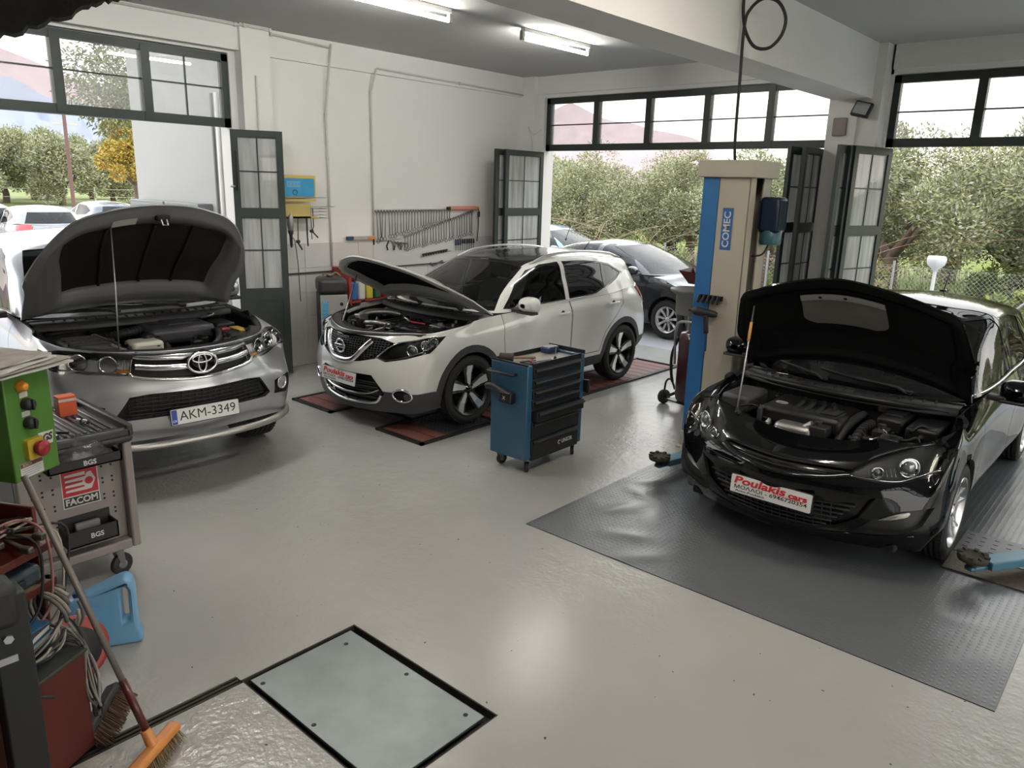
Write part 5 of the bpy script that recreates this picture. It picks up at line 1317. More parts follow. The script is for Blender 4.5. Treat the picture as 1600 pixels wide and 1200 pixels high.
    part_box(car, 'battery', (.12, .48, .90), (.42, .70, 1.055), M_PLAST, .02, None, lambda b: (b.rbox((.15, .50, 1.05), (.22, .58, 1.075), mat('red_terminal_cap', (.40, .05, .04), .4), .01), b.rbox((.14, .60, 1.05), (.36, .68, 1.07), mat('yellow_label', (.55, .38, .06), .5), .004)))
    part_box(car, 'fuse_box', (-.22, .52, .95), (.06, .70, 1.09), M_PLAST, .02)
    tube_part(car, 'bulkhead_pipe', [(-.28, -.72, 1.08), (-.22, -.3, 1.11), (-.20, .1, 1.12), (-.24, .5, 1.11), (-.30, .72, 1.09)], .018, M_RUBBER, 8)
    tube_part(car, 'radiator_hose', [(.20, .46, 1.06), (.34, .42, 1.07), (.48, .36, 1.04), (.56, .26, 1.0)], .028, M_RUBBER, 10)
    tube_part(car, 'intake_pipe', [(-.02, -.36, 1.05), (.06, -.24, 1.09), (.04, -.10, 1.10)], .034, M_RUBBER, 12, 5, True)
    tube_part(car, 'coolant_pipe', [(-.1, .46, 1.13), (-.05, .52, 1.15), (-.12, .58, 1.15), (-.22, .56, 1.14)], .009, M_ALU, 8)
    bay_clutter(car, -.30, .56, -.66, .70, .98, 1.07, 44, 21, [M_PLAST, M_PLAST, M_RUBBER, M_RUBBER, M_BAY, M_ALU])
    cowl(car, -.24, -.48, .80, 1.175, True, None, .12)
    cabin(car, -.85, 1.15, .72, -1.75, .68, -2.30, floor=(-.7, -2.6, .60))
    b = MB(); b.rbox((-4.0, -.60, .34), (.55, .60, .48), M_DARK, .02); car.mb('underbody', b)
build_truck()
# ------------------------------------------------------------------ the floor: mat, hatch, drain, lift ramps
def ribbed_mat_material():
    m = mat('ribbed_grey_rubber', (.12, .127, .137), .27, 0, 0, .6); nt = m.node_tree; b = nt.nodes['Principled BSDF']
    tc = nt.nodes.new('ShaderNodeTexCoord'); mp = nt.nodes.new('ShaderNodeMapping'); mp.inputs['Scale'].default_value = (26, 26, 26)
    v = nt.nodes.new('ShaderNodeTexVoronoi'); v.inputs['Randomness'].default_value = 0.; v.inputs['Scale'].default_value = 1
    nt.links.new(tc.outputs['Object'], mp.inputs[0]); nt.links.new(mp.outputs[0], v.inputs['Vector'])
    mr = nt.nodes.new('ShaderNodeMapRange'); mr.inputs[1].default_value = .22; mr.inputs[2].default_value = .32; mr.inputs[3].default_value = 1; mr.inputs[4].default_value = 0; nt.links.new(v.outputs['Distance'], mr.inputs[0])
    bp = nt.nodes.new('ShaderNodeBump'); bp.inputs['Strength'].default_value = .25; bp.inputs['Distance'].default_value = .003; nt.links.new(mr.outputs[0], bp.inputs['Height'])
    n = nt.nodes.new('ShaderNodeTexNoise'); n.inputs['Scale'].default_value = 2.2; n.inputs['Detail'].default_value = 2; nt.links.new(tc.outputs['Object'], n.inputs[0])
    b2 = nt.nodes.new('ShaderNodeBump'); b2.inputs['Strength'].default_value = .35; b2.inputs['Distance'].default_value = .02; nt.links.new(n.outputs[0], b2.inputs['Height']); nt.links.new(bp.outputs[0], b2.inputs['Normal'])
    nt.links.new(b2.outputs[0], b.inputs['Normal'])
    return m
def floor_mat_thing():
    x0, x1, y0, y1 = -3.19, -.29, 3.84, 8.9; nx, ny = 58, 100; P = []
    R = random.Random(4); bl = [(-2.85, 4.55, .20, .012, 1.2), (-2.55, 4.2, .16, .010, .5), (-2.9, 4.9, .15, .012, -.4), (-2.3, 4.0, .22, .007, .9), (-2.6, 4.6, .18, .009, 2.0), (-3.0, 5.15, .14, .010, .8), (-.7, 4.6, .25, .006, .2), (-.5, 4.2, .3, .005, 1.0)]
    for j in range(ny + 1):
        row = []
        for i in range(nx + 1):
            x = x0 + (x1 - x0) * i / nx; y = y0 + (y1 - y0) * j / ny; z = .005
            for bx, by, r, h, a in bl:
                u = (x - bx) * cos(a) + (y - by) * sin(a); w = -(x - bx) * sin(a) + (y - by) * cos(a); z += h * math.exp(-(u / r)**2 - (w / (r * .35))**2)
            row.append((x, y, z))
        P.append(row)
    b = MB(); m = ribbed_mat_material(); b.grid(P, m); ed = [P[0], [(x, y, 0) for x, y, z in P[0]]]; b.grid(ed, M_DARK, False)
    e2 = [r[-1] for r in P]; b.grid([[(x, y, 0) for x, y, z in e2], e2], M_DARK, False); e3 = [r[0] for r in P]; b.grid([e3, [(x, y, 0) for x, y, z in e3]], M_DARK, False)
    o = b.build('floor_mat'); tag(o, 'large ribbed grey rubber mat under the black hatchback', 'mat')
    t = thing('checker_plate', 'worn steel checker plate beside the front wheel of the black hatchback', 'plate', (-.48, 5.55, .012))
    b = MB(); b.rbox((-.36, -.30, -.004), (.36, .02, .004), mat('worn_brown_steel', (.11, .085, .06), .5, .6, noise=(30, .5), bump=(70, .4)), .002); b.build('plate_sheet', t)
    b = MB(); b.rbox((-.36, .03, -.004), (.36, .45, .005), mat('grey_checker_steel', (.13, .13, .135), .4, .7, noise=(8, .2)), .002)
    for i in range(9):
        for j in range(5): b.rbox((-.33 + .078 * i, .06 + .08 * j, .004), (-.30 + .078 * i, .075 + .08 * j, .008), mat('grey_checker_steel'), .002)
    b.build('ramp_sheet', t)
floor_mat_thing()
def hatch():
    t = thing('floor_hatch', 'galvanised steel hatch plate let into the floor at the bottom of the view', 'hatch', (-2.5, 1.88, 0))
    gm = mat('galvanised_steel', (.225, .25, .248), .38, .75, noise=(5, .25), bump=(140, .05)); nt = gm.node_tree
    b = MB(); b.rbox((-.505, -.298, -.022), (.490, .292, -.006), gm, .002); b.build('plate_sheet', t)
    for x, y in ((-.44, -.27), (-.42, .20), (.42, .24), (.41, -.24), (-.02, -.27), (.0, .25)):
        b = MB(); b.lathe([(.012, -.006), (.011, -.0045), (.006, -.0040), (.001, -.0055)], M_BAY, (x, y, 0), (0, 0, 1), 12); b.build('screw', t)
    b = MB(); rm = mat('rusty_angle_iron', (.05, .042, .035), .7, .4, noise=(20, .4))
    for a, c in (((-.53, -.335, -.06), (.535, -.328, -.001)), ((-.53, .328, -.06), (.535, .335, -.001)), ((-.53, -.335, -.06), (-.523, .335, -.001)), ((.528, -.335, -.06), (.535, .335, -.001))): b.box(a, c, rm)
    b.box((-.53, -.335, -.06), (.535, .335, -.04), M_DARK); b.build('hatch_frame', t)
    t = thing('drain_channel', 'narrow steel drain channel running from the hatch towards the left foreground', 'drain', (-3.04, .5, 0))
    for x in (-.030, -.005, .020):
        b = MB(); b.box((x - .006, -3.9, -.03), (x + .006, 1.04, -.004), mat('rusty_angle_iron')); b.build('channel_bar', t)
hatch()
def lift_ramps():
    rw = mat('red_brown_decking', (.20, .075, .06), .55, noise=(12, .35)); gr = mat('grey_checker_steel'); fr = mat('dark_steel_frame', (.03, .03, .031), .5, .5)
    for x0, x1, nm in ((-5.62, -4.95, 'near'), (-7.06, -6.36, 'far')):
        y0, y1 = 4.42, 9.1
        t = thing('lift_ramp', 'steel ramp with red brown slats %s under the white car' % ('beside the blue trolley' if nm == 'near' else 'nearer the wall'), 'ramp', (x0, y0, 0), 0, 'lift ramps under the white car')
        L = y1 - y0; W = x1 - x0
        for a, c in (((0, 0, .0), (W, .04, .022)), ((0, L - .04, 0), (W, L, .022)), ((0, 0, 0), (.035, L, .022)), ((W - .035, 0, 0), (W, L, .022))):
            b = MB(); b.box(a, c, fr); b.build('frame_bar', t)
        y = .06
        b = MB(); b.box((.035, .04, 0), (W - .035, L - .04, .006), M_DARK); b.build('ramp_bed', t)
        sl = MB().box((.05, 0, .004), (W - .05, .155, .018), rw).mesh('slat'); k = 0
        while y < L - .22:
            if .36 < y < .98:
                if k == 0:
                    b = MB(); b.box((.05, .36, .004), (W - .05, .98, .02), gr)
                    for i in range(int(W / .05) - 2):
                        for j in range(12): b.box((.07 + .05 * i, .38 + .05 * j, .02), (.09 + .05 * i, .395 + .05 * j, .0235), gr)
                    b.build('turn_plate', t); k = 1
            else: link('slat', sl, t, (0, y, 0))
            y += .168
    b = MB(); b.box((-6.36, 4.75, 0), (-5.62, 4.79, .05), fr); b.box((-6.36, 4.86, 0), (-5.62, 4.88, .03), fr); tag(b.build('ramp_link'), 'low black steel bar joining the two lift ramps under the white bumper', 'bar')
lift_ramps()

# ------------------------------------------------------------------ blue tool trolley
M_BLUE = mat('blue_enamel', (.022, .085, .160), .38, 0, .3, noise=(2, .1)); M_BLK = mat('black_enamel', (.010, .010, .011), .38)
def caster(parent, x, y, h, r=.045, ang=0., name='caster', m=None):
    b = MB(); M = Matrix.Translation((x, y, 0)) @ Matrix.Rotation(ang, 4, 'Z')
    b.box((-.022, -.03, h - .012), (.022, .03, h), M_STEEL, M)
    for s in (1, -1): b.add([M @ Vector(p) for p in ((s * .022, -.02, h - .01), (s * .022, .03, h - .01), (s * .022, .03 + .012, r - .01), (s * .022, .012, r - .01))], [(0, 1, 2, 3), (3, 2, 1, 0)], M_STEEL)
    o = b.build(name, parent)
    b = MB(); b.lathe([(r * .4, -.014), (r * .88, -.016), (r, -.009), (r, .009), (r * .88, .016), (r * .4, .014)], M_RUBBER, M @ Vector((0, .025, r)), (M.to_3x3() @ Vector((1, 0, 0))), 20); b.lathe([(.001, -.017), (r * .4, -.017), (r * .4, .017), (.001, .017)], M_STEEL, M @ Vector((0, .025, r)), M.to_3x3() @ Vector((1, 0, 0)), 12)
    b.build('caster_wheel', o); return o
def tool_trolley():
    x0, x1, y0, y1, zb, zt = -4.20, -3.80, 4.53, 5.30, .125, .945
    t = thing('tool_trolley', 'blue tool trolley with black drawers in the middle of the floor', 'tool trolley', (-4.0, 4.9, 0)); o = Vector((-4.0, 4.9, 0))
    L = lambda p: tuple(Vector(p) - o)
    b = MB(); b.rbox(L((x0, y0 + .03, zb + .004)), L((x1 - .012, y1 - .02, zt - .05)), M_BLUE, .012); b.rbox(L((x0, y0, zb)), L((x1, y0 + .07, zt - .012)), M_BLUE, .01); b.rbox(L((x0, y1 - .05, zb)), L((x1, y1, zt - .012)), M_BLUE, .01)
    b.rbox(L((x0 + .005, y0 + .03, zb + .003)), L((x1 - .004, y1 - .02, zb + .05)), M_BLUE, .008); b.build('cabinet_body', t)
    hs = [.10, .085, .085, .085, .10, .155, .19]; z = zt - .04
    for i, h in enumerate(hs):
        b = MB(); zz0 = z - h + .008; b.rbox(L((x1 - .05, y0 + .075, zz0)), L((x1 + .006 + (.05 if i == 4 else 0), y1 - .055, z - .004)), M_BLK, .006); d = b.build('drawer', t)
        b = MB(); e = .05 if i == 4 else 0; P = []
        for k in range(6):
            a = pi * k / 5; P.append((x1 + .008 + e + .018 * sin(a), z - .024 + .014 * cos(a)))
        b.grid([[L((px, y, pz)) for px, pz in P] for y in (y0 + .085, y1 - .065)], mat('drawer_grip_grey', (.055, .055, .058), .35, .4)); b.build('drawer_grip', d)
        if i == 6:
            b = MB(); M = frame(L((x1 + .0075, y1 - .22, zz0 + .085)), (0, 1, 0), (0, 0, 1)); b.text('UNIOR', M, .05, mat('white_print', (.6, .6, .6), .5), .0004, bold=.001, width=.15)
            b.tube([M @ Vector((-.105 + .016 * cos(a), .016 * sin(a), .001)) for a in np.linspace(.5, 5.2, 12)], .004, mat('white_print'), 4); b.build('lettering', d)
        z -= h
    b = MB(); b.rbox(L((x0 + .01, y0 + .01, zt - .05)), L((x1 - .01, y1 - .01, zt - .035)), mat('worn_steel_tray', (.42, .39, .35), .4, .7, noise=(9, .3)), .004)
    for a, c in (((x0, y0, zt - .012), (x1, y0 + .010, zt)), ((x0, y1 - .010, zt - .012), (x1, y1, zt + .02)), ((x0, y0 + .07, zt - .05), (x0 + .010, y1 - .05, zt)), ((x1 - .010, y0 + .07, zt - .05), (x1 + .002, y1 - .05, zt))): b.box(L(a), L(c), M_BLK)
    b.build('top_tray', t)
    b = MB(); yy = y0 - .045; b.tube([L(p) for p in ((x0 + .0, y0, zt - .10), (x0 + .0, yy, zt - .10), (x1 - .12, yy, zt - .10), (x1 - .12, y0, zt - .10))], .012, M_BLK, 8); b.build('push_handle', t)
    b = MB(); b.rbox(L((x1 - .25, y0 - .07, .60)), L((x1 - .12, y0 - .002, .70)), M_BLK, .012); b.text('X', frame(L((x1 - .19, y0 - .0705, .65)), (1, 0, 0), (0, 0, 1)), .05, mat('white_print'), .0004); b.build('side_box', t)
    b = MB(); b.rbox(L((x1 - .02, y1, .58)), L((x1 + .05, y1 + .03, .70)), M_BLK, .01); b.build('side_latch', t)
    for x in (x0 + .05, x1 - .04):
        for y in (y0 + .07, y1 - .07): caster(t, x - o.x, y - o.y, zb, .048, .6 if x > -4 else -.3)
    # things lying on it
    g = thing('air_gun', 'black pneumatic gun hanging on the side of the blue trolley', 'air gun', (x0 + .08, y0 - .04, .70)); b = MB(); b.tube(catmull([(-.09, 0, .01), (-.02, 0, .02), (.06, 0, .0), (.14, 0, -.02)], 5), .028, M_TRIM, 10); b.build('barrel', g)
    b = MB(); b.tube([(.06, 0, 0), (.10, -.01, -.07), (.14, -.01, -.06), (.14, 0, -.02)], .018, M_TRIM, 8); b.build('grip', g)
    zt2 = zt - .033
    def lay(nm, lab, cat, f, mat_=None):
        b = MB(); f(b); o2 = b.build(nm); tag(o2, lab, cat); return o2
    lay('socket_set', 'dark blue socket box at the back corner of the blue trolley top', 'box', lambda b: (b.rbox((-4.16, 5.12, zt2), (-4.06, 5.26, zt2 + .05), mat('navy_plastic', (.02, .05, .12), .4), .01), b.rbox((-4.155, 5.13, zt2 + .05), (-4.065, 5.25, zt2 + .056), M_STEEL, .003)))
    lay('rubber_mallet', 'dark brown mallet head at the front corner of the blue trolley top', 'mallet', lambda b: (b.cyl((-4.17, 4.60, zt2 + .035), (-4.07, 4.66, zt2 + .035), .034, mat('brown_rubber', (.05, .035, .025), .7), 14), b.cyl((-4.12, 4.63, zt2 + .03), (-4.0, 4.86, zt2 + .015), .012, mat('wood_handle', (.28, .17, .09), .6), 8)))
    lay('screwdriver', 'thin screwdriver standing up among the loose tools on the blue trolley', 'screwdriver', lambda b: (b.cyl((-3.88, 4.98, zt2), (-3.88, 4.985, zt2 + .10), .004, M_STEEL, 6), b.lathe([(.012, 0), (.014, .02), (.008, .03)], M_TRIM, (-3.88, 4.98, zt2), (0, 0, 1), 8)))
    lay('ratchet', 'chrome ratchet lying on the front edge of the blue trolley top', 'ratchet', lambda b: (b.cyl((-3.90, 4.72, zt2 + .014), (-3.86, 4.90, zt2 + .014), .009, M_CHROME, 8), b.cyl((-3.905, 4.70, zt2), (-3.905, 4.70, zt2 + .028), .02, M_CHROME, 12)))
    lay('pliers', 'black pliers lying beside the ratchet on the blue trolley top', 'pliers', lambda b: (b.tube([(-3.93, 4.62, zt2 + .012), (-3.95, 4.70, zt2 + .012), (-3.93, 4.78, zt2 + .012)], .009, M_TRIM, 6), b.tube([(-3.97, 4.63, zt2 + .012), (-3.945, 4.71, zt2 + .014), (-3.965, 4.79, zt2 + .012)], .009, M_TRIM, 6)))
    lay('spark_plug_tray', 'small dark tray of bits near the front edge of the blue trolley', 'tray', lambda b: (b.rbox((-3.90, 4.60, zt2), (-3.83, 4.68, zt2 + .03), M_TRIM, .006), b.cyl((-3.86, 4.64, zt2 + .02), (-3.86, 4.64, zt2 + .045), .012, mat('red_cap', (.4, .05, .03), .4), 10)))
tool_trolley()

# ------------------------------------------------------------------ two-post lift
M_BEIGE = mat('beige_enamel', (.44, .405, .33), .45, noise=(1.2, .06)); M_LBLUE = mat('lift_blue', (.025, .145, .36), .4, 0, .2)
M_ARM = mat('arm_blue', (.06, .18, .26), .4, .1)
def lift_post(x, y, sgn, label, ang_list):
    t = thing('lift_post', label, 'lift post', (x, y, 0))
    W, D, H = .44, .40, 2.45
    def X(v): return v * sgn
    def bx(nm, a, c, m, r=.006):
        b = MB(); a2 = (min(X(a[0]), X(c[0])), a[1], a[2]); c2 = (max(X(a[0]), X(c[0])), c[1], c[2]); b.rbox(a2, c2, m, r); return b.build(nm, t)
    bx('base_plate', (-.24, -.26, 0), (.30, .26, .02), M_BEIGE); bx('foot_block', (-.23, -.215, .02), (.02, -.10, .16), M_BEIGE)
    bx('column_web', (-.22, -.20, .02), (-.19, .20, H), M_LBLUE); bx('column_flange', (-.065, -.20, .02), (.22, -.185, H), M_BEIGE); bx('column_flange', (-.22, .185, .02), (.22, .20, H), M_BEIGE)
    bx('blue_side_panel', (-.215, -.206, .16), (-.067, -.185, H), M_LBLUE, .004); bx('column_lip', (.205, -.20, .02), (.22, -.10, H), M_BEIGE, .003); bx('column_lip', (.205, .05, .02), (.22, .20, H), M_BEIGE, .003)
    bx('screw_cover', (-.06, -.10, .03), (.06, .10, H), M_DARK)
    bx('top_housing', (-.26, -.24, H), (.26, .26, H + .14), M_BEIGE, .008)
    bx('carriage', (.10, -.16, .06), (.24, .16, .75), M_ARM)
    b = MB(); b.text('COMEC', frame((X(.04), -.2065, 2.02), (0, 0, 1), (-1, 0, 0)), .085, mat('white_print'), .0004, bold=.002, width=.30)
    if sgn > 0:
        s = MB(); s.rbox((-.01, -.2062, 1.85), (.085, -.2012, 2.20), mat('sticker_blue', (.03, .12, .36), .4), .002); s.build('blue_badge', t); b.build('lettering', t)
    m = MB(); m.rbox((X(.30) - .09, .02, 2.0), (X(.30) + .09, .2, 2.30), mat('motor_navy', (.012, .025, .05), .4), .03)
    m.lathe([(.085, 0), (.09, .02), (.09, .12), (.07, .14)], mat('motor_teal', (.05, .13, .16), .4), (X(.30), .11, 1.90), (0, 0, 1), 20)
    for k in range(7): m.box((X(.30) - .095, .03 + .025 * k, 2.03), (X(.30) + .095, .034 + .025 * k, 2.27), mat('motor_navy'))
    m.tube(catmull([(X(.30), .10, 1.92), (X(.28), .02, 1.82), (X(.20), -.02, 1.80)], 5), .008, M_TRIM); m.build('drive_motor', t)
    for (a, L, z0) in ang_list:
        M = Matrix.Translation((X(.20), -.10 if a < 0 else .10, z0)) @ Matrix.Rotation(radians(a), 4, 'Z')
        b = MB(); b.rbox((-.05, -.075, 0), (L * .58, .075, .10), M_ARM, .006, 2, M); o = b.build('lift_arm', t)
        b = MB(); b.rbox((L * .40, -.058, .02), (L * .92, .058, .075), M_ARM, .005, 2, M); b.rbox((L * .86, -.03, .015), (L + .03, .03, .045), M_ARM, .01, 2, M); b.build('arm_extension', o)
        b = MB(); p = M @ Vector((L, 0, .03)); b.lathe([(.03, 0), (.03, .05), (.085, .055), (.09, .07), (.088, .092), (.07, .088), (.001, .084)], mat('dirty_pad_rubber', (.045, .04, .03), .8, noise=(30, .5)), p, (0, 0, 1), 20)
        for k in range(8): b.box((-.012, .06, .088), (.012, .092, .10), mat('dirty_pad_rubber'), Matrix.Translation(p) @ Matrix.Rotation(2 * pi * k / 8, 4, 'Z'))
        b.build('lift_pad', o)
        b = MB(); b.lathe([(.02, .0), (.022, .012), (.001, .014)], M_STEEL, M @ Vector((L * .50, 0, .10)), (0, 0, 1), 12); b.build('pivot_pin', o)
    return t
lift_post(-3.05, 6.37, 1, 'blue and beige lift post to the left of the black hatchback', [(-101, .92, .055), (70, .9, .055)])
lift_post(.22, 6.40, -1, 'lift post beyond the right edge, its blue arm reaching to the black hatchback', [(-122, 1.30, .055), (110, .9, .055)])
# power cable with its loop, impact wrench on the post
b = MB()
pts = catmull([(-2.99, 6.16, 2.56), (-2.99, 6.12, 2.75), (-2.97, 6.06, 3.2), (-2.97, 6.05, 3.60), (-2.93, 6.05, 3.72), (-2.83, 6.05, 3.78), (-2.71, 6.05, 3.74), (-2.64, 6.05, 3.62), (-2.66, 6.05, 3.50), (-2.75, 6.05, 3.42), (-2.87, 6.05, 3.44), (-2.96, 6.06, 3.56), (-3.0, 6.07, 3.70), (-3.005, 6.07, 3.84), (-3.01, 6.08, 3.975)], 8)
b.tube(pts, .013, M_RUBBER, 8); tag(b.build('power_cable'), 'black power cable with a loop hanging from the beam to the lift post', 'cable')
t = thing('impact_wrench', 'black impact wrench held in a bracket on the blue side of the lift post', 'impact wrench', (-3.12, 6.10, 1.22))
b = MB(); b.lathe([(.018, -.12), (.03, -.10), (.036, -.02), (.04, .06), (.03, .09), (.012, .10), (.012, .13)], M_TRIM, (0, 0, .08), (-.9, -.3, .1), 16); b.build('motor_head', t)
b = MB(); b.tube(catmull([(.02, 0, .06), (.03, .0, -.02), (.04, 0, -.10)], 5), .024, M_TRIM, 10); b.cyl((.04, 0, -.10), (.045, 0, -.26), .013, mat('blue_hose', (.02, .09, .2), .4), 8); b.build('grip', t)
t = thing('socket_rail', 'row of black impact sockets on the lift post above the wrench', 'socket rail', (-3.14, 6.14, 1.43)); b = MB(); b.box((-.05, 0, -.02), (.16, .025, .02), M_BLK); b.build('rail', t)
for k in range(5):
    b = MB(); b.cyl((-.04 + .045 * k, -.015, .02), (-.055 + .045 * k, -.03, -.05), .016, M_BLK, 12); b.build('socket', t)

# ------------------------------------------------------------------ oil drainers and bottles beside the lift
t = thing('oil_drainer', 'dark burgundy wheeled waste oil tank behind the lift post', 'oil tank', (-3.80, 7.32, 0), radians(-15))
bur = mat('burgundy_enamel', (.045, .008, .011), .3, 0, .4)
b = MB(); b.lathe([(.001, .10), (.14, .10), (.17, .13), (.18, .2), (.18, .80), (.16, .86), (.08, .88), (.001, .88)], bur, (0, 0, 0), (0, 0, 1), 28); b.build('tank', t)
b = MB(); b.tube(catmull([(-.17, -.12, .50), (-.19, -.12, .86), (-.14, -.10, .97), (.14, -.10, .97), (.19, -.12, .86), (.17, -.12, .50)], 6), .014, M_STEEL, 8); b.build('push_handle', t)
b = MB(); b.box((-.22, -.15, .085), (.22, .15, .10), M_BLK); b.tube(catmull([(-.19, -.06, .2), (-.26, -.06, .30), (-.34, -.05, .26), (-.36, -.05, .14)], 5), .012, M_BLK, 6); b.cyl((-.36, -.05, .08), (.0, -.05, .08), .012, M_BLK, 8); b.build('chassis', t)
for x in (-.36, .22):
    b = MB(); b.lathe([(.001, -.02), (.03, -.02), (.075, -.025), (.08, -.015), (.08, .015), (.075, .025), (.03, .02), (.001, .02)], M_RUBBER, (x, -.05, .08), (1, 0, 0), 24); b.build('tank_wheel', t)
b = MB(); b.tube(catmull([(-.16, -.10, .80), (-.21, -.13, .6), (-.20, -.13, .4), (-.18, -.12, .3)], 5), .016, M_RUBBER, 8); b.tube(catmull([(-.05, 0, .88), (-.12, .02, .98), (0, .03, 1.0), (.1, .0, .94), (.06, -.02, .88)], 6), .010, M_RUBBER, 6); b.build('drain_hose', t)
t = thing('waste_oil_bowl', 'grey waste oil bowl on a stand beside the lift post, black car behind', 'oil bowl', (-4.12, 7.75, 0))
b = MB(); gp = mat('dull_grey_plastic', (.20, .20, .19), .45); b.lathe([(.17, .98), (.18, 1.20), (.24, 1.235), (.25, 1.26), (.24, 1.27), (.17, 1.20), (.001, 1.17)], gp, (0, 0, 0), (0, 0, 1), 32); b.build('bowl', t)
b = MB(); b.cyl((0, 0, .05), (0, 0, 1.0), .03, M_STEEL, 12)
for a in (0, 2.1, 4.2): b.tube([(0, 0, .10), (.25 * cos(a), .25 * sin(a), .02)], .018, M_BLK, 8)
b.build('stand', t)
t = thing('funnel_tray', 'maroon oil catch tray tipped on the grey bowl against the lift post', 'tray', (-3.98, 7.7, 1.36)); b = MB()
b.add([(-.22, -.16, .12), (.22, -.16, .10), (.22, .16, .12), (-.22, .16, .14), (-.12, -.10, -.02), (.18, -.10, -.02), (.18, .10, .0), (-.12, .10, .0)], [(0, 1, 5, 4), (1, 2, 6, 5), (2, 3, 7, 6), (3, 0, 4, 7), (4, 5, 6, 7)], mat('maroon_plastic', (.09, .02, .02), .3)); b.cyl((0, 0, -.16), (0, 0, -.01), .02, gp, 10); b.build('tray_pan', t)
t = thing('gas_bottle', 'pale green gas bottle half hidden behind the lift post', 'gas bottle', (-3.05, 7.35, 0))
b = MB(); b.lathe([(.001, 0), (.10, 0), (.115, .02), (.115, .85), (.09, .96), (.04, 1.02), (.03, 1.05)], mat('pale_green_paint', (.16, .30, .20), .4), (0, 0, 0), (0, 0, 1), 24); b.build('bottle_body', t)
b = MB(); b.cyl((0, 0, 1.05), (0, 0, 1.10), .02, M_STEEL); b.cyl((-.03, 0, 1.09), (.03, 0, 1.09), .014, M_STEEL); b.build('valve', t)

# ------------------------------------------------------------------ along the left wall
t = thing('air_conditioning_station', 'grey and black car air conditioning service machine against the tiled wall', 'service machine', (-7.98, 5.62, 0), radians(62))
gm = mat('pale_grey_panel', (.36, .355, .33), .45)
b = MB(); b.rbox((-.16, -.21, .03), (.17, .19, .98), M_TRIM, .015); b.build('cabinet', t)
b = MB(); b.rbox((-.155, -.222, .05), (.175, -.20, .975), gm, .008); b.build('front_panel', t)
b = MB(); b.rbox((-.14, -.226, .38), (-.01, -.221, .72), mat('pale_blue_label', (.12, .38, .62), .5), .002); b.rbox((-.14, -.226, .72), (-.06, -.221, .90), mat('pale_blue_label'), .002)
b.build('blue_label', t)
b = MB()
for k in range(9): b.box((-.13, -.2275, .42 + .045 * k), (-.03 if k < 7 else -.07, -.2265, .425 + .045 * k), mat('label_print', (.05, .16, .33), .5))
b.text('A R', frame((-.10, -.2265, .885), (1, 0, 0), (0, 0, 1)), .03, mat('white_print'), .0003); b.build('label_print', t)
b = MB(); b.rbox((-.17, -.22, .98), (.18, .20, 1.17), mat('dark_grey_plastic', (.030, .030, .032), .45), .05); b.build('control_head', t)
b = MB(); b.tube(catmull([(-.10, -.05, 1.17), (-.08, -.05, 1.22), (.0, -.06, 1.20), (.06, -.05, 1.23), (.12, -.02, 1.18)], 5), .014, mat('olive_hose', (.20, .18, .09), .5), 8); b.lathe([(.04, 0), (.04, .02), (.001, .022)], M_TRIM, (0, .05, 1.17), (0, 0, 1), 16); b.build('top_hose', t)
b = MB(); b.cyl((.10, -.225, .86), (.10, -.215, .86), .022, M_DARK, 14); b.build('round_knob', t)
b = MB(); b.tube(catmull([(.18, -.05, .90), (.26, -.08, .75), (.24, -.06, .52), (.27, -.05, .36), (.22, -.05, .40), (.20, -.02, .60)], 6), .012, M_RUBBER, 8); b.cyl((.25, -.06, .34), (.25, -.06, .44), .02, M_TRIM, 10); b.build('service_hose', t)
t = thing('wall_wire_rack', 'yellow and steel wire rack fixed to the left wall above the grey service machine', 'rack', (XL, 5.1, 1.88))
b = MB(); yl = mat('yellow_enamel', (.62, .46, .10), .45); b.box((.02, -.02, .0), (.20, .52, .02), yl); b.box((.19, -.02, .20), (.205, .50, .225), yl); b.build('yellow_shelf', t)
b = MB(); b.box((.19, -.02, .0), (.20, .42, .17), mat('yellow_mesh', (.50, .40, .13), .6)); b.build('yellow_panel', t)
for z, y1 in ((.0, .66), (.035, .66), (.075, .66), (.11, .66), (.135, .78), (.245, .66)):
    b = MB(); b.tube([(.19, -.05, z), (.19, y1, z), (.03, y1, z)], .0045, M_STEEL, 5); b.build('wire', t)
t = thing('flat_blue_case', 'flat blue case with yellow edging standing on the wall rack', 'case', (XL + .13, 5.38, 2.115)); b = MB()
b.rbox((-.05, -.27, 0), (.05, .24, .27), yl, .01); b.build('case_shell', t)
b = MB(); b.rbox((.045, -.25, .02), (.056, .215, .235), mat('sky_blue_film', (.04, .30, .56), .25, noise=(6, .2)), .003); b.build('blue_cover', t)
b = MB(); b.box((.0565, -.17, .13), (.0572, .02, .20), mat('pale_blue_print', (.16, .42, .62), .5)); b.text('1234', frame((.0575, -.07, .165), (0, 1, 0), (0, 0, 1)), .05, mat('sky_blue_film'), .0003, width=.16); b.tube([(.057, -.06 + .03 * cos(a), .07 + .03 * sin(a)) for a in [2 * pi * k / 16 for k in range(16)]], .005, mat('navy_plastic'), 4, True); b.build('cover_print', t)
def hang(name, lab, cat, f):
    b = MB(); f(b); tag(b.build(name), lab, cat, 'tools hanging under the wall rack')
X0 = XL + .19
hang('cable_lead', 'black cable lead with a T handle, left of the tools under the wall rack', 'lead', lambda b: (b.tube([(X0, 5.34, 1.98), (X0, 5.335, 1.70), (X0, 5.33, 1.60)], .006, M_TRIM, 6), b.lathe([(.02, -.02), (.02, .02)], M_TRIM, (X0, 5.33, 1.60), (0, 1, 0), 8), b.tube([(X0, 5.32, 1.60), (X0, 5.36, 1.54), (X0, 5.385, 1.50)], .010, M_TRIM, 6)))
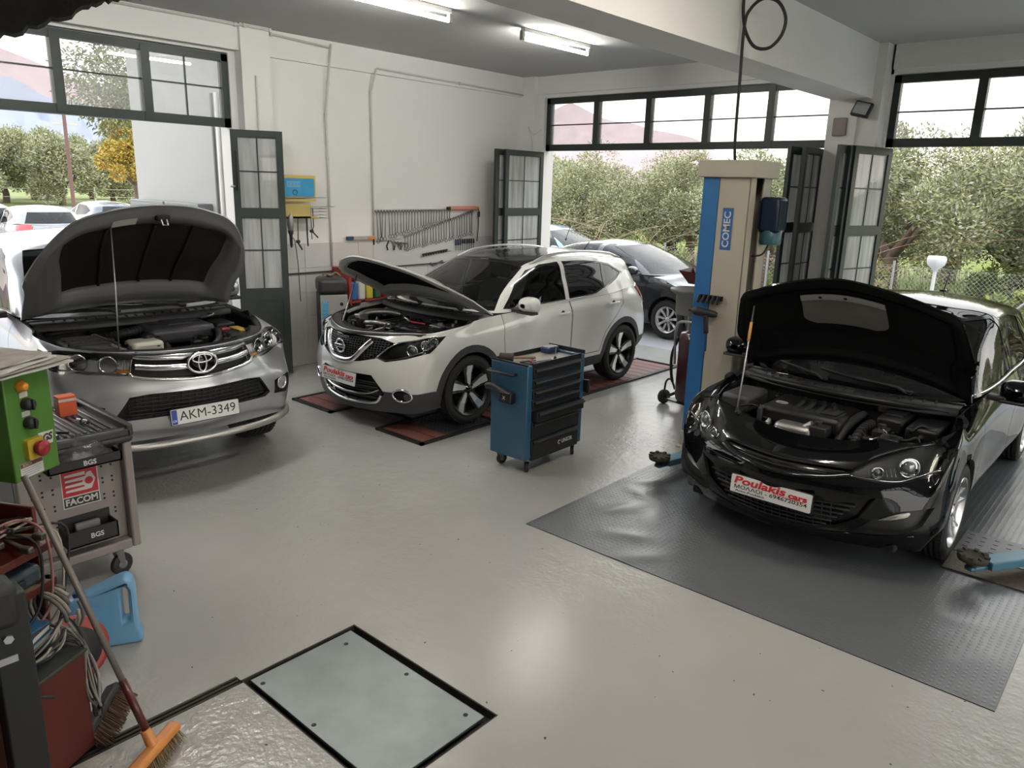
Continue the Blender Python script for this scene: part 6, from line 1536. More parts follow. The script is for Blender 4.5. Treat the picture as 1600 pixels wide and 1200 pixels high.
hang('filter_strap', 'long black strap wrench in the middle under the wall rack', 'strap wrench', lambda b: (b.box((X0 - .004, 5.455, 1.68), (X0 + .004, 5.475, 2.0), M_TRIM), b.tube([(X0, 5.465, 1.68), (X0, 5.47, 1.54)], .009, M_TRIM, 6)))
hang('swivel_wrench', 'black swivel handle wrench, rightmost of the tools under the wall rack', 'wrench', lambda b: (b.tube([(X0, 5.555, 2.0), (X0, 5.56, 1.78), (X0, 5.535, 1.72)], .006, M_TRIM, 6), b.lathe([(.018, -.02), (.018, .02)], M_TRIM, (X0, 5.53, 1.72), (0, 1, 0), 8), b.tube([(X0, 5.535, 1.72), (X0, 5.62, 1.64)], .009, M_TRIM, 6)))
hang('thin_rod', 'thin dark rod beside the swivel wrench under the wall rack', 'rod', lambda b: b.tube([(X0, 5.525, 2.0), (X0, 5.53, 1.62)], .005, M_TRIM, 6))
t = thing('work_lamp', 'grey caged work lamp hanging from the wall rack with its lead trailing down', 'lamp', (X0, 5.235, 1.70)); b = MB()
b.lathe([(.012, .24), (.035, .20), (.04, .10), (.03, .04), (.02, .03)], mat('lamp_cage_grey', (.30, .31, .31), .4, .5), (0, 0, 0), (0, 0, 1), 12); b.build('lamp_cage', t)
b = MB(); b.lathe([(.02, .04), (.035, .03), (.03, .0), (.020, -.02), (.018, -.14), (.008, -.17)], M_TRIM, (0, 0, 0), (0, 0, 1), 12); b.build('handle', t)
b = MB(); b.tube(catmull([(0, .02, -.05), (0, .05, -.10), (0, .08, -.35), (-.08, .14, -.62), (-.1, .16, -.85)], 6), .005, M_TRIM, 6); b.build('lead', t)
t = thing('spirit_level', 'blue and orange level resting on the wall ledge left of the wrench rack', 'level', (XL + .04, 6.40, 1.60)); b = MB(); b.rbox((-.015, -.23, -.02), (.015, .23, .025), mat('level_grey', (.42, .40, .38), .4), .004); b.build('bar', t)
b = MB(); b.rbox((-.017, -.235, -.022), (.017, -.13, .027), mat('navy_plastic'), .004); b.build('blue_end', t); b = MB(); b.rbox((-.017, .10, -.022), (.017, .235, .02), mat('orange_plastic', (.62, .24, .06), .4), .004); b.build('orange_end', t)
def wrench_board():
    t = thing('tool_board', 'white steel tool board on the left wall behind the white car', 'tool board', (XL, 6.62, 0)); b = MB(); b.rbox((.004, 0, 1.18), (.016, 2.02, 1.98), mat('panel_white', (.62, .615, .60), .4), .004); b.build('panel_sheet', t)
    rails = [((0.02, 1.955), (1.45, 1.965)), ((.52, 1.60), (1.92, 1.945)), ((.05, 1.545), (.48, 1.57)), ((.85, 1.30), (1.45, 1.36))]
    for (ya, za), (yb, zb) in rails:
        b = MB(); b.tube([(.03, ya, za), (.03, yb, zb)], .006, M_STEEL, 6); b.build('hook_rail', t)
    b = MB(); b.box((.012, 0, 1.50), (.03, .015, 1.98), M_TRIM); b.build('edge_strip', t)
    R = random.Random(2); wm = mat('tool_steel', (.17, .165, .16), .35, .9)
    def wrench(L):
        b = MB(); b.tube([(0, 0, -.02), (0, 0, -L + .03)], .0055, wm, 6); r = .012 + L * .035
        b.tube([(0, r * cos(a), -L + r * .4 + r * sin(a)) for a in [2 * pi * k / 10 for k in range(10)]], .004, wm, 5, True)
        b.tube([(0, r * .9 * cos(a), -.005 + r * .9 * sin(a)) for a in np.linspace(pi * .75, pi * 2.25, 8)], .005, wm, 5); return b.mesh('spanner')
    ms = [wrench(.12 + .03 * k) for k in range(11)]
    for row, n, (ra, rb), f, lab in ((0, 27, rails[0], lambda u: .41 - .27 * u, 'upper'), (1, 26, rails[1], lambda u: .19 + .16 * u, 'slanting')):
        for k in range(n):
            u = k / (n - 1); y = ra[0] + .03 + (rb[0] - ra[0] - .06) * u; z = ra[1] + (rb[1] - ra[1]) * u; L = f(u); i = min(10, max(0, round((L - .12) / .03)))
            pos = 'first' if k == 0 else 'last' if k == n - 1 else '%d%s' % (k + 1, {1: 'st', 2: 'nd', 3: 'rd'}.get((k + 1) % 10 if k + 1 not in (11, 12, 13) else 0, 'th'))
            o = link('spanner', ms[i], None, (XL + .038, 6.62 + y, z), (R.uniform(-.06, .06), 0, 0)); tag(o, '%s spanner from the left on the %s rail of the wall tool board' % (pos, lab), 'spanner', 'spanners on the %s rail' % lab)
    for k in range(9):
        y = 6.62 + 1.55 + .048 * k; b = MB(); bl = k > 2; b.tube([(XL + .04, y, 1.53), (XL + .04, y, 1.46 if bl else 1.44)], .013, M_TRIM if bl else mat('navy_plastic'), 8); b.tube([(XL + .04, y, 1.46), (XL + .04, y, 1.36)], .005, wm, 6)
        tag(b.build('screwdriver'), '%s in the short row of screwdrivers low on the tool board' % ['first blue one', 'second blue one', 'third blue one', 'first black one', 'second black one', 'third black one', 'fourth black one', 'fifth black one', 'last black one'][k], 'screwdriver', 'screwdrivers on the tool board')
    for k in range(5):
        y = 6.62 + .26 + .06 * k; b = MB(); s = 1 if k % 2 else -1
        b.tube([(XL + .035, y, 1.55 - .02 * k), (XL + .035, y + .04 * s, 1.48), (XL + .035, y + .02 * s, 1.42)], .010, M_TRIM if k == 0 else wm, 6); b.tube([(XL + .035, y + .03, 1.55 - .01 * k), (XL + .035, y + .10, 1.50), (XL + .035, y + .11, 1.45)], .008, wm, 6)
        tag(b.build('pliers'), '%s pair of pliers from the left below the spanners on the tool board' % ['first', 'second', 'third', 'fourth', 'fifth'][k], 'pliers', 'pliers on the tool board')
    b = MB(); b.tube([(XL + .035, 7.5, 1.33), (XL + .035, 8.0, 1.38)], .012, M_TRIM, 6)
    for k in range(10): b.cyl((XL + .035, 7.52 + .05 * k, 1.335 + .005 * k), (XL + .035, 7.52 + .05 * k, 1.30 + .005 * k), .012, M_TRIM, 8)
    tag(b.build('socket_strip'), 'black strip of sockets low on the tool board above the white car', 'sockets')
    b = MB(); b.tube(catmull([(XL + .035, 7.66, 1.20), (XL + .035, 7.72, 1.16), (XL + .035, 7.82, 1.19), (XL + .035, 7.90, 1.22)], 5), .013, wm, 6); tag(b.build('brake_tool'), 'curved steel tool at the bottom of the tool board by the windscreen', 'tool')
    t = thing('inspection_lamp', 'orange tubular inspection lamp hooked on the right end of the tool board', 'lamp', (XL + .05, 8.30, 1.985)); b = MB(); b.cyl((0, -.27, 0), (0, .27, .003), .030, mat('faded_orange', (.60, .25, .17), .4), 14); b.build('lamp_tube', t)
    b = MB(); b.cyl((0, -.32, 0), (0, -.26, 0), .024, M_TRIM, 12); b.cyl((0, .27, 0), (0, .33, 0), .026, mat('orange_plastic'), 12); b.build('end_cap', t); b = MB(); b.tube(catmull([(0, .32, 0), (0, .35, -.04), (0, .345, -.10), (0, .34, -.3), (0, .32, -.5)], 6), .007, M_TRIM, 6); b.lathe([(.02, 0), (.02, .08)], M_TRIM, (0, .35, -.13), (0, 0, 1), 8); b.build('lamp_lead', t)
wrench_board()
t = thing('red_parts_cabinet', 'red cabinet with shelves of fluids standing against the wall behind the raised white bonnet', 'cabinet', (-8.18, 6.25, 0)); rd = mat('red_enamel', (.30, .035, .03), .45)
for a, c, nm in (((-.18, -.33, 0), (.18, -.29, 1.22), 'side_panel'), ((-.18, .29, 0), (.18, .33, 1.22), 'side_panel'), ((-.18, -.29, 0), (-.15, .29, 1.22), 'back_panel'), ((-.18, -.29, .45), (.18, .29, .48), 'shelf'), ((-.18, -.29, .80), (.18, .29, .83), 'shelf'), ((-.18, -.33, 1.22), (.18, .33, 1.25), 'cabinet_top')):
    b = MB(); b.rbox(a, c, rd, .004); b.build(nm, t)
cols = [('blue', (.03, .14, .40)), ('white', (.62, .62, .58)), ('yellow', (.60, .50, .08)), ('dark green', (.03, .12, .06)), ('red', (.42, .05, .05)), ('light blue', (.10, .32, .60))]
for k, (cn, c) in enumerate(cols):
    z = .83 if k < 4 else .48; y = 6.02 + .13 * k if k < 4 else 6.05 + .28 * (k - 4); b = MB(); h = .24 if k < 4 else .26; w = .05 if k < 4 else .11; x = -8.10
    m = mat('bottle_' + cn.replace(' ', '_'), c, .35); b.rbox((x - .07, y - w, z), (x + .07, y + w, z + h), m, .02); tb = thing('fluid_bottle', '%s plastic %s on the red cabinet behind the white bonnet' % (cn, 'bottle' if k < 4 else 'canister'), 'bottle', (0, 0, 0), 0, 'bottles in the red cabinet'); b.build('bottle_body', tb)
    b = MB(); b.cyl((x, y - w * .3, z + h), (x, y - w * .3, z + h + .035), .022, M_TRIM if k % 2 else m, 10); b.build('bottle_cap', tb)
b = MB(); b.rbox((-7.88, 6.30, 0), (-7.60, 6.62, .80), mat('blue_drum_plastic', (.04, .16, .36), .4), .04); b.rbox((-7.88, 6.40, .80), (-7.62, 6.60, .86), mat('red_enamel'), .02); tag(b.build('blue_bin'), 'blue bin with a red lid beside the red cabinet behind the engine', 'bin')
# ------------------------------------------------------------------ left foreground: tool cart, green control box on the red stand, jug, broom
M_CART = mat('warm_grey_enamel', (.25, .225, .21), .45); M_DKG = mat('dark_grey_plastic')
def grey_cart():
    x0, x1, y0, y1, zb, zt = -5.12, -4.38, 1.08, 1.68, .19, .93
    t = thing('tool_cart', 'grey tool cart with a perforated side panel in front of the silver pickup', 'tool cart', (-4.75, 1.38, 0)); o = Vector((-4.75, 1.38, 0)); L = lambda *p: tuple(Vector(p) - o)
    b = MB(); b.box(L(x0, y0, zb), L(x1 - .07, y1, zt - .08), M_CART); b.build('cabinet_body', t)
    for a, c in (((x1 - .07, y0, zb), (x1, y0 + .05, zt - .08)), ((x1 - .07, y1 - .05, zb), (x1, y1, zt - .08)), ((x1 - .07, y0 + .05, zb), (x1, y1 - .05, zb + .06))):
        b = MB(); b.rbox(L(*a), L(*c), M_CART, .012); b.build('side_frame', t)
    xp = x1 - .066; hw = .0055; b = MB(); b.box(L(xp - .004, y0 + .05, zb + .06), L(xp, y1 - .05, zt - .08), M_CART); b.build('perforated_panel', t)
    b = MB(); z = zb + .13; r = 0
    while z < zt - .10:
        y = y0 + .08
        while y < y1 - .06:
            for dz in (0, .026): b.box(L(xp - .001, y - hw, z + dz - hw), L(xp + .0012, y + hw, z + dz + hw), M_DARK)
            y += .052
        z += .098
    h = b.build('square_hole', t); h['kind'] = 'stuff'
    b = MB(); b.rbox(L(x0 - .01, y0 - .01, zt - .09), L(x1 + .015, y1 + .012, zt - .035), M_DKG, .025)
    for a, c in (((x0 - .01, y0 - .01, zt - .05), (x1 + .015, y0 + .05, zt)), ((x0 - .01, y1 - .03, zt - .05), (x1 + .015, y1 + .012, zt + .02)), ((x1 - .03, y0, zt - .05), (x1 + .015, y1, zt)), ((x0 - .01, y0, zt - .05), (x0 + .03, y1, zt))): b.rbox(L(*a), L(*c), M_DKG, .012)
    b.build('top_frame', t)
    b = MB(); gm = mat('ribbed_grey_tray', (.17, .175, .185), .3, .5); b.box(L(x0 + .03, y0 + .10, zt - .036), L(x1 - .09, y1 - .03, zt - .020), gm)
    for k in range(13):
        y = y0 + .115 + .034 * k; b.rbox(L(x0 + .04, y, zt - .022), L(x1 - .10, y + .018, zt - .008), gm, .004)
    b.build('ribbed_top', t)
    b = MB(); b.rbox(L(x1 - .08, y0 + .25, zt - .035), L(x1 - .02, y1 - .10, zt - .018), M_DARK, .006); b.build('handle_recess', t)
    M = frame(L(xp + .0015, 1.405, .62), (0, 1, 0), (0, 0, 1)); T = lambda x, y: M @ Matrix.Translation((x, y, .0006)); b = MB(); wp = mat('white_print')
    b.prism(rrect(.196, .222, .002), -.0006, .0004, mat('sticker_white', (.62, .61, .58), .5), M); rd = mat('badge_red', (.42, .02, .03), .4)
    b.prism([(-.092, -.042), (.092, -.042), (.092, .105), (-.092, .105)], .0004, .0010, rd, M); b.prism([(-.092, -.105), (.092, -.105), (.092, -.050), (-.092, -.050)], .0004, .0010, M_BLACK_INK, M)
    wh = mat('sticker_white'); hexp = [(.012, .030), (.040, .080), (.062, .082), (.082, .034), (.058, -.020), (.030, -.022)]
    for yy in (-.018, .012, .042, .072): b.prism([(-.078 + .0 * yy, yy - .0), (.03, yy - .004), (.03, yy + .016), (-.078 + .004, yy + .012)], .0010, .0016, wh, M)
    b.prism(hexp, .0010, .0018, wh, M); b.prism([(.047 + .022 * cos(a), .030 + .022 * sin(a)) for a in [2 * pi * k / 18 for k in range(18)]], .0018, .0022, rd, M)
    b.text('FACOM', T(0, -.078), .052, wh, .0010, bold=.0018, width=.168); b.build('badge', t)
    caster(t, x1 - .08 - o.x, y1 - .12 - o.y, zb, .068, .25); caster(t, x1 - .08 - o.x, y0 + .10 - o.y, zb, .068, 1.2); caster(t, x0 + .08 - o.x, y1 - .10 - o.y, zb, .068, .3); caster(t, x0 + .08 - o.x, y0 + .10 - o.y, zb, .068, .3)
    def tray(z0, y_a, y_b, h, lab, nm, txt):
        g = thing(nm, lab, 'tray', (xp, (y_a + y_b) / 2, z0)); w = (y_b - y_a) / 2
        for a, c in (((0, -w, 0), (.12, w, .008)), ((.112, -w, 0), (.12, w, h)), ((0, -w, 0), (.008, w, h * 1.5)), ((0, -w, 0), (.12, -w + .008, h)), ((0, w - .008, 0), (.12, w, h))):
            b = MB(); b.box(a, c, M_TRIM); b.build('tray_side', g)
        b = MB(); M = frame((.1206, .02, h * .5), (0, 1, 0), (0, 0, 1)); b.text(txt, M, min(.04, h * .7), mat('white_print'), .0004, bold=.001); b.build('lettering', g); return g
    g = tray(.765, 1.22, 1.60, .055, 'black shelf tray holding clear bags high on the grey cart side', 'shelf_tray', 'BGS')
    g2 = tray(.315, 1.27, 1.54, .095, 'black holder with a grey bar clipped low on the grey cart side', 'holder_tray', 'BGS')
    b = MB(); b.rbox((.04, -.07, .06), (.07, .06, .115), mat('dull_grey_plastic'), .006); b.build('grey_bar', g2)
    R = random.Random(3); P = []
    for i in range(15):
        row = []
        for j in range(9):
            u, v = i / 14, j / 8; e = sin(pi * u) * sin(pi * v); row.append((xp + .015 + .10 * v, 1.25 + .33 * u, .80 + .13 * e + R.uniform(-.022, .022) * (e > .1)))
        P.append(row)
    b = MB(); b.grid(P, glass('clear_bag_film', (.80, .80, .80), 1.5, .25, (.55, .55, .55), .12)); tag(b.build('plastic_bag'), 'crumpled clear plastic bag lying in the black shelf tray', 'bag')
    b = MB(); b.rbox((-4.93, 1.47, zt - .006), (-4.85, 1.57, zt + .115), mat('orange_carton', (.62, .10, .03), .5), .004); b.box((-4.849, 1.472, zt + .085), (-4.848, 1.568, zt + .10), mat('sticker_white')); b.box((-4.93, 1.47, zt + .085), (-4.85, 1.4695, zt + .1), mat('sticker_white')); tag(b.build('orange_box'), 'small orange carton standing on the ribbed top of the grey cart', 'box')
    for k, (x, y) in enumerate(((-4.66, 1.50), (-4.62, 1.52))):
        b = MB(); b.cyl((x, y, zt + .012), (x + .035, y + .01, zt + .012), .016, M_CHROME, 14); b.cyl((x + .036, y + .0102, zt + .012), (x + .037, y + .0105, zt + .012), .009, M_DARK, 10); tag(b.build('socket'), ['chrome socket lying behind another on the ribbed cart top', 'chrome socket nearest the edge of the ribbed cart top'][k], 'socket', 'sockets on the grey cart')
    for k in range(5):
        b = MB(); x, y = -4.50 - .03 * (k % 3), 1.17 + .045 * k; b.cyl((x, y, zt + .004), (x + .05, y + .02 * (k - 2), zt + .006), .008 + .002 * (k % 2), M_CHROME if k % 2 else M_TRIM, 8); tag(b.build('drill_bit'), '%s of the bits in the front groove of the grey cart top' % ['leftmost', 'second', 'middle', 'fourth', 'rightmost'][k], 'bit', 'bits on the grey cart')
grey_cart()

def red_stand():
    rd = mat('red_machine_paint', (.085, .013, .008), .45, noise=(3, .2)); gn = mat('green_enamel', (.075, .19, .032), .4)
    rz = radians(28); S = Matrix.Translation((-3.26, .745, 0)) @ Matrix.Rotation(rz, 4, 'Z')
    t = thing('machine_stand', 'red steel machine stand with loaded shelves in the left foreground', 'machine stand', (-3.26, .745, 0), rz); base = t
    # local axes: y runs along the front towards the right, x points at the viewer
    def bx(nm, a, c, m=rd, r=.006): b = MB(); b.rbox(a, c, m, r); return b.build(nm, t)
    bx('cabinet_body', (-.40, -.55, .02), (.26, .04, .46)); bx('cabinet_top', (-.41, -.56, .46), (.27, .05, .475), mat('dusty_dark_top', (.035, .04, .032), .7))
    bx('back_column', (-.32, -.30, .475), (-.25, .12, 1.12)); bx('side_plate', (-.24, .105, .30), (.03, .125, 1.03)); bx('side_plate', (-.24, -.56, .46), (.0, -.545, 1.0))
    bx('shelf', (-.24, -.55, .705), (.10, .11, .72)); bx('shelf_lip', (.095, -.55, .705), (.105, .11, .74)); bx('shelf', (-.24, -.55, .865), (.10, .11, .88)); bx('shelf_lip', (.095, -.55, .865), (.105, .11, .90))
    bx('back_panel', (-.245, -.55, .475), (-.235, .11, 1.06), mat('dark_red_paint', (.06, .010, .008), .5))
    # black steel post standing in front
    b = MB(); b.rbox((-2.80, .54, 0), (-2.70, .65, .98), mat('black_post_paint', (.012, .013, .012), .5), .006); p = tag(b.build('steel_post'), 'thick black steel post in front of the red cabinet, lower left', 'post')
    b = MB(); b.box((-2.72, .44, .74), (-2.695, .60, .765), M_STEEL); b.lathe([(.016, 0), (.016, .012)], M_STEEL, (-2.70, .58, .83), (1, 0, 0), 6); b.rbox((-2.83, .48, .86), (-2.69, .63, 1.02), mat('black_rubber_cap', (.02, .021, .02), .6), .03); b.build('post_bracket', p)
    # control box
    M = Matrix.Translation((-3.43, .935, 1.335)) @ Matrix.Rotation(radians(30), 4, 'Z')
    c = thing('control_box', 'green control box with knobs and a red stop button, papers on top', 'control box', (-3.43, .935, 1.335), radians(30))
    w, h, d = .115, .225, .16
    b = MB(); b.rbox((-d, -w, -h), (0, w, h), gn, .006); b.build('box_body', c)
    def at(u, v): return (0, u, v)
    b = MB(); b.lathe([(.024, 0), (.024, .010), (.019, .014), (.018, .026), (.010, .032), (.001, .033)], M_AMBER, at(-.035, .165), (1, 0, 0), 20); b.build('amber_lamp', c)
    for v in (.088, .008):
        b = MB(); b.lathe([(.024, 0), (.026, .02), (.022, .034), (.001, .036)], M_TRIM, at(-.022, v), (1, 0, 0), 20); b.rbox((.02, -.027, v - .022), (.046, -.017, v + .022), M_TRIM, .003); b.build('selector_knob', c)
        b = MB(); b.box((0, -.045, v + .028), (.0015, -.005, v + .050), mat('sticker_white')); b.build('knob_tag', c)
    b = MB(); b.prism(rrect(.08, .085, .008), 0, .022, mat('yellow_plate', (.50, .38, .04), .4), frame(at(-.018, -.10), (0, 1, 0), (0, 0, 1))); o = b.build('stop_plate', c)
    b = MB(); b.lathe([(.024, .022), (.020, .035), (.032, .038), (.035, .048), (.030, .056), (.001, .060)], mat('stop_red', (.28, .01, .015), .35), at(-.010, -.10), (1, 0, 0), 24); b.build('stop_button', c)
    b = MB(); F = frame(at(.052, -.082), (0, 1, 0), (0, .12, 1)); b.prism([(-.045, -.024), (.04, -.03), (.048, .024), (-.03, .03)], 0, .001, mat('sticker_white'), F); b.text('BGS', F @ Matrix.Translation((0, 0, .0012)), .042, M_BLACK_INK, .0004, bold=.002, shear=.2); b.build('sticker', c)
    b = MB(); F = frame(at(-.03, -.185), (0, 1, 0), (0, 0, 1)); b.prism(rrect(.115, .064, .003), 0, .001, mat('sticker_white'), F); b.prism([(-.056, .014), (.056, .014), (.056, .031), (-.056, .031)], .001, .0016, mat('brown_header', (.13, .035, .03), .5), F)
    b.text('BOSCH', F @ Matrix.Translation((-.022, .0225, .0018)), .014, mat('sticker_white'), .0003)
    for k in range(4): b.box((-.05, .004 - .009 * k, .001), (.045 - .012 * (k % 2), .0055 - .009 * k, .0014), mat('label_print'), F)
    b.build('rating_plate', c)
    R = random.Random(8)
    for k in range(5):
        s = thing('newspaper', ['bottom newspaper of the pile on the green box', 'second newspaper from the bottom on the green box', 'middle newspaper of the pile on the green box', 'fourth newspaper of the pile on the green box', 'top newspaper of the pile on the green box'][k], 'newspaper', (-3.43, .93, 1.564 + .011 * k), radians(30 + R.uniform(-9, 9)), 'newspapers on the green box')
        rows = []; n = 9; l0, l1 = -.36 + R.uniform(-.04, .04), .17 - .025 * k + R.uniform(-.01, .02)
        for i in range(n):
            y = l0 + (l1 - l0) * i / (n - 1); rows.append([(x, y, .004 * sin(3 * y + k) + R.uniform(0, .003) + (.012 * ((i / (n - 1))**3) if k > 2 else 0)) for x in np.linspace(-.24, .085 - .01 * k, 6)])
        b = MB(); m = mat('newsprint_%d' % (k % 3), [(.46, .45, .43), (.38, .35, .32), (.55, .54, .53)][k % 3], .8, noise=(16, .45)); up = [[(x, y, z + .008) for x, y, z in r] for r in rows]
        b.grid(up, m); b.grid([list(reversed(r)) for r in rows], m); ring = lambda G: [p for p in G[0]] + [r[-1] for r in G[1:]] + list(reversed(G[-1][:-1])) + [r[0] for r in reversed(G[1:-1])]
        b.grid([ring(rows), ring(up)], m, False, True); b.build('sheets', s)
    # things on the shelves, in stand coordinates
    def put(nm, lab, cat, f, grp=None):
        b = MB(); f(b); b.v = [tuple(S @ Vector(v)) for v in b.v]; return tag(b.build(nm), lab, cat, grp)
    tm = [mat('oily_steel', (.12, .115, .105), .4, .8), mat('tan_card', (.24, .17, .10), .7), M_TRIM, mat('dull_olive', (.14, .14, .09), .5), mat('pale_cable', (.34, .31, .25), .5)]
    for k in range(16):
        y = -.50 + .58 * (k + .5) / 16; a = R.uniform(-.5, .5); z = .90 + .02 * (k % 4); x = R.uniform(-.12, .06); m = tm[[0, 2, 0, 3, 1][k % 5]]; l = R.uniform(.06, .12); dx, dy = l * cos(a), l * sin(a)
        ordn = ['first', 'second', 'third', 'fourth', 'fifth', 'sixth', 'seventh', 'eighth', 'ninth', 'tenth', 'eleventh', 'twelfth', 'thirteenth', 'fourteenth', 'fifteenth', 'sixteenth'][k]
        put('hand_tool', '%s hand tool from the left heaped on the upper red shelf' % ordn, 'tool', lambda b: (b.cyl((x - dx, y - dy, z), (x + dx, y + dy, z + .015), .009, m, 8), b.rbox((x + dx - .02, y + dy - .014, z), (x + dx + .03, y + dy + .014, z + .026), tm[0], .006)), 'tools on the upper red shelf')
    cm = [M_RUBBER, mat('pink_cable', (.36, .16, .16), .5), tm[4], M_RUBBER, mat('brown_cable', (.14, .07, .05), .5)]
    for k in range(9):
        y0 = -.35 + .05 * k; pts = [(.02 + R.uniform(-.06, .05), y0 + R.uniform(-.1, .1), .95 + R.uniform(0, .06)) for _ in range(4)]
        if k > 4: pts += [(.12, y0 + .12, .93), (.13, min(.10, y0 + .1), .80 - .02 * k), (.12, y0 + .02, .70 - .02 * k)]
        put('cable', '%s thin cable strewn over the tools of the upper red shelf' % ['black', 'pink', 'pale', 'second black', 'brown', 'third black, drooping', 'second pink, drooping', 'second pale, drooping', 'longest black drooping'][k], 'cable', lambda b: b.tube(catmull(pts, 6), .0055, cm[k % 5], 6), 'cables on the red stand')
    put('diagnostic_case', 'blue grey plastic case lying on the lower red shelf', 'case', lambda b: (b.rbox((-.16, -.28, .735), (.08, .07, .815), mat('slate_plastic', (.045, .065, .085), .45), .02), b.rbox((.06, -.20, .76), (.095, -.02, .79), M_TRIM, .006), b.box((-.1, -.10, .814), (.05, -.085, .818), M_DARK)))
    put('manual', 'worn tan manual under the blue grey case on the lower red shelf', 'manual', lambda b: b.rbox((-.15, -.26, .722), (.10, .04, .735), tm[1], .003))
    put('pistol_grip', 'pink handled pistol grip tool at the back of the upper red shelf', 'tool', lambda b: (b.cyl((-.08, -.36, .98), (-.02, -.30, 1.03), .022, mat('pink_plastic', (.50, .14, .16), .4), 12), b.tube([(-.02, -.30, 1.03), (.0, -.26, 1.045), (.0, -.24, 1.03)], .006, M_STEEL, 6)))
    put('printed_carton', 'blue and white printed carton on the red cabinet top', 'box', lambda b: (b.rbox((-.02, -.26, .478), (.18, -.02, .62), mat('carton_blue', (.03, .12, .24), .5), .004), b.add([(.181, -.26, .50), (.181, -.02, .56), (.181, -.02, .585), (.181, -.26, .53)], [(0, 1, 2, 3)], mat('sticker_white')), b.add([(.181, -.26, .56), (.181, -.10, .60), (.181, -.02, .605), (.181, -.02, .618), (.181, -.26, .618)], [(0, 1, 2, 3, 4)], mat('carton_dark', (.04, .045, .05), .5)), b.add([(.1812, -.14, .57), (.1812, -.03, .595), (.1812, -.03, .612), (.1812, -.10, .598)], [(0, 1, 2, 3)], mat('sticker_white'))))
    put('crumpled_wrap', 'crumpled clear wrapping behind the printed carton', 'wrapping', lambda b: b.lathe([(.001, .62), (.07, .62), (.09, .68), (.05, .74), (.02, .76), (.001, .77)], glass('clear_bag_film'), (.02, -.22, 0), (.05, .1, 1), 9, False))
    put('spray_lance', 'short black spray lance upright behind the printed carton', 'lance', lambda b: (b.lathe([(.024, .60), (.028, .66), (.014, .68), (.012, .74), (.02, .75), (.02, .77), (.008, .78)], M_TRIM, (.03, -.10, 0), (0, 0, 1), 12)))
    for k in range(11):
        y0 = -.10 + .02 * k; pts = [(.17, -.16 + R.uniform(-.08, .05), .50), (.22 + R.uniform(-.02, .03), -.06 + R.uniform(-.05, .05), .55 + R.uniform(-.04, .05)), (.20, .02 + R.uniform(-.03, .03), .56 + R.uniform(-.06, .06)), (.24, .06, .46 + R.uniform(-.05, .05)), (.26, .05 + R.uniform(-.03, .05), .36 - .02 * k), (.27 + R.uniform(-.02, .02), .06, .22 - .008 * k)]
        put('welding_lead', '%s of the wires spilling over the corner of the red cabinet' % ['first white', 'second white', 'third white', 'fourth white', 'first grey', 'second grey', 'third grey', 'first black', 'second black', 'third black', 'longest black'][k], 'wire', lambda b: b.tube(catmull(pts, 6), .0042 + .0016 * (k % 2), [mat('white_wire', (.30, .28, .24), .5), mat('grey_wire', (.13, .12, .11), .5), M_RUBBER][0 if k < 4 else 1 if k < 7 else 2], 6), 'wires on the red cabinet')
    for k in range(5):
        pts = [(.10 + .12 * cos(a), .02 + .02 * k, .60 + .10 * sin(a)) for a in np.linspace(.3 * k, .3 * k + 5.6, 16)]
        put('cable_coil', '%s turn of the coiled grey cable hung on the corner of the red cabinet' % ['first', 'second', 'third', 'fourth', 'last'][k], 'cable', lambda b: b.tube(pts, .008, tm[4] if k % 2 else mat('grey_wire'), 6), 'turns of coiled cable')
    put('black_lead', 'thin black lead hanging down over the printed carton', 'lead', lambda b: b.tube(catmull([(.14, -.27, 1.0), (.20, -.26, .84), (.21, -.26, .62), (.22, -.24, .46), (.30, -.16, .40)], 6), .006, M_RUBBER, 6))
red_stand()

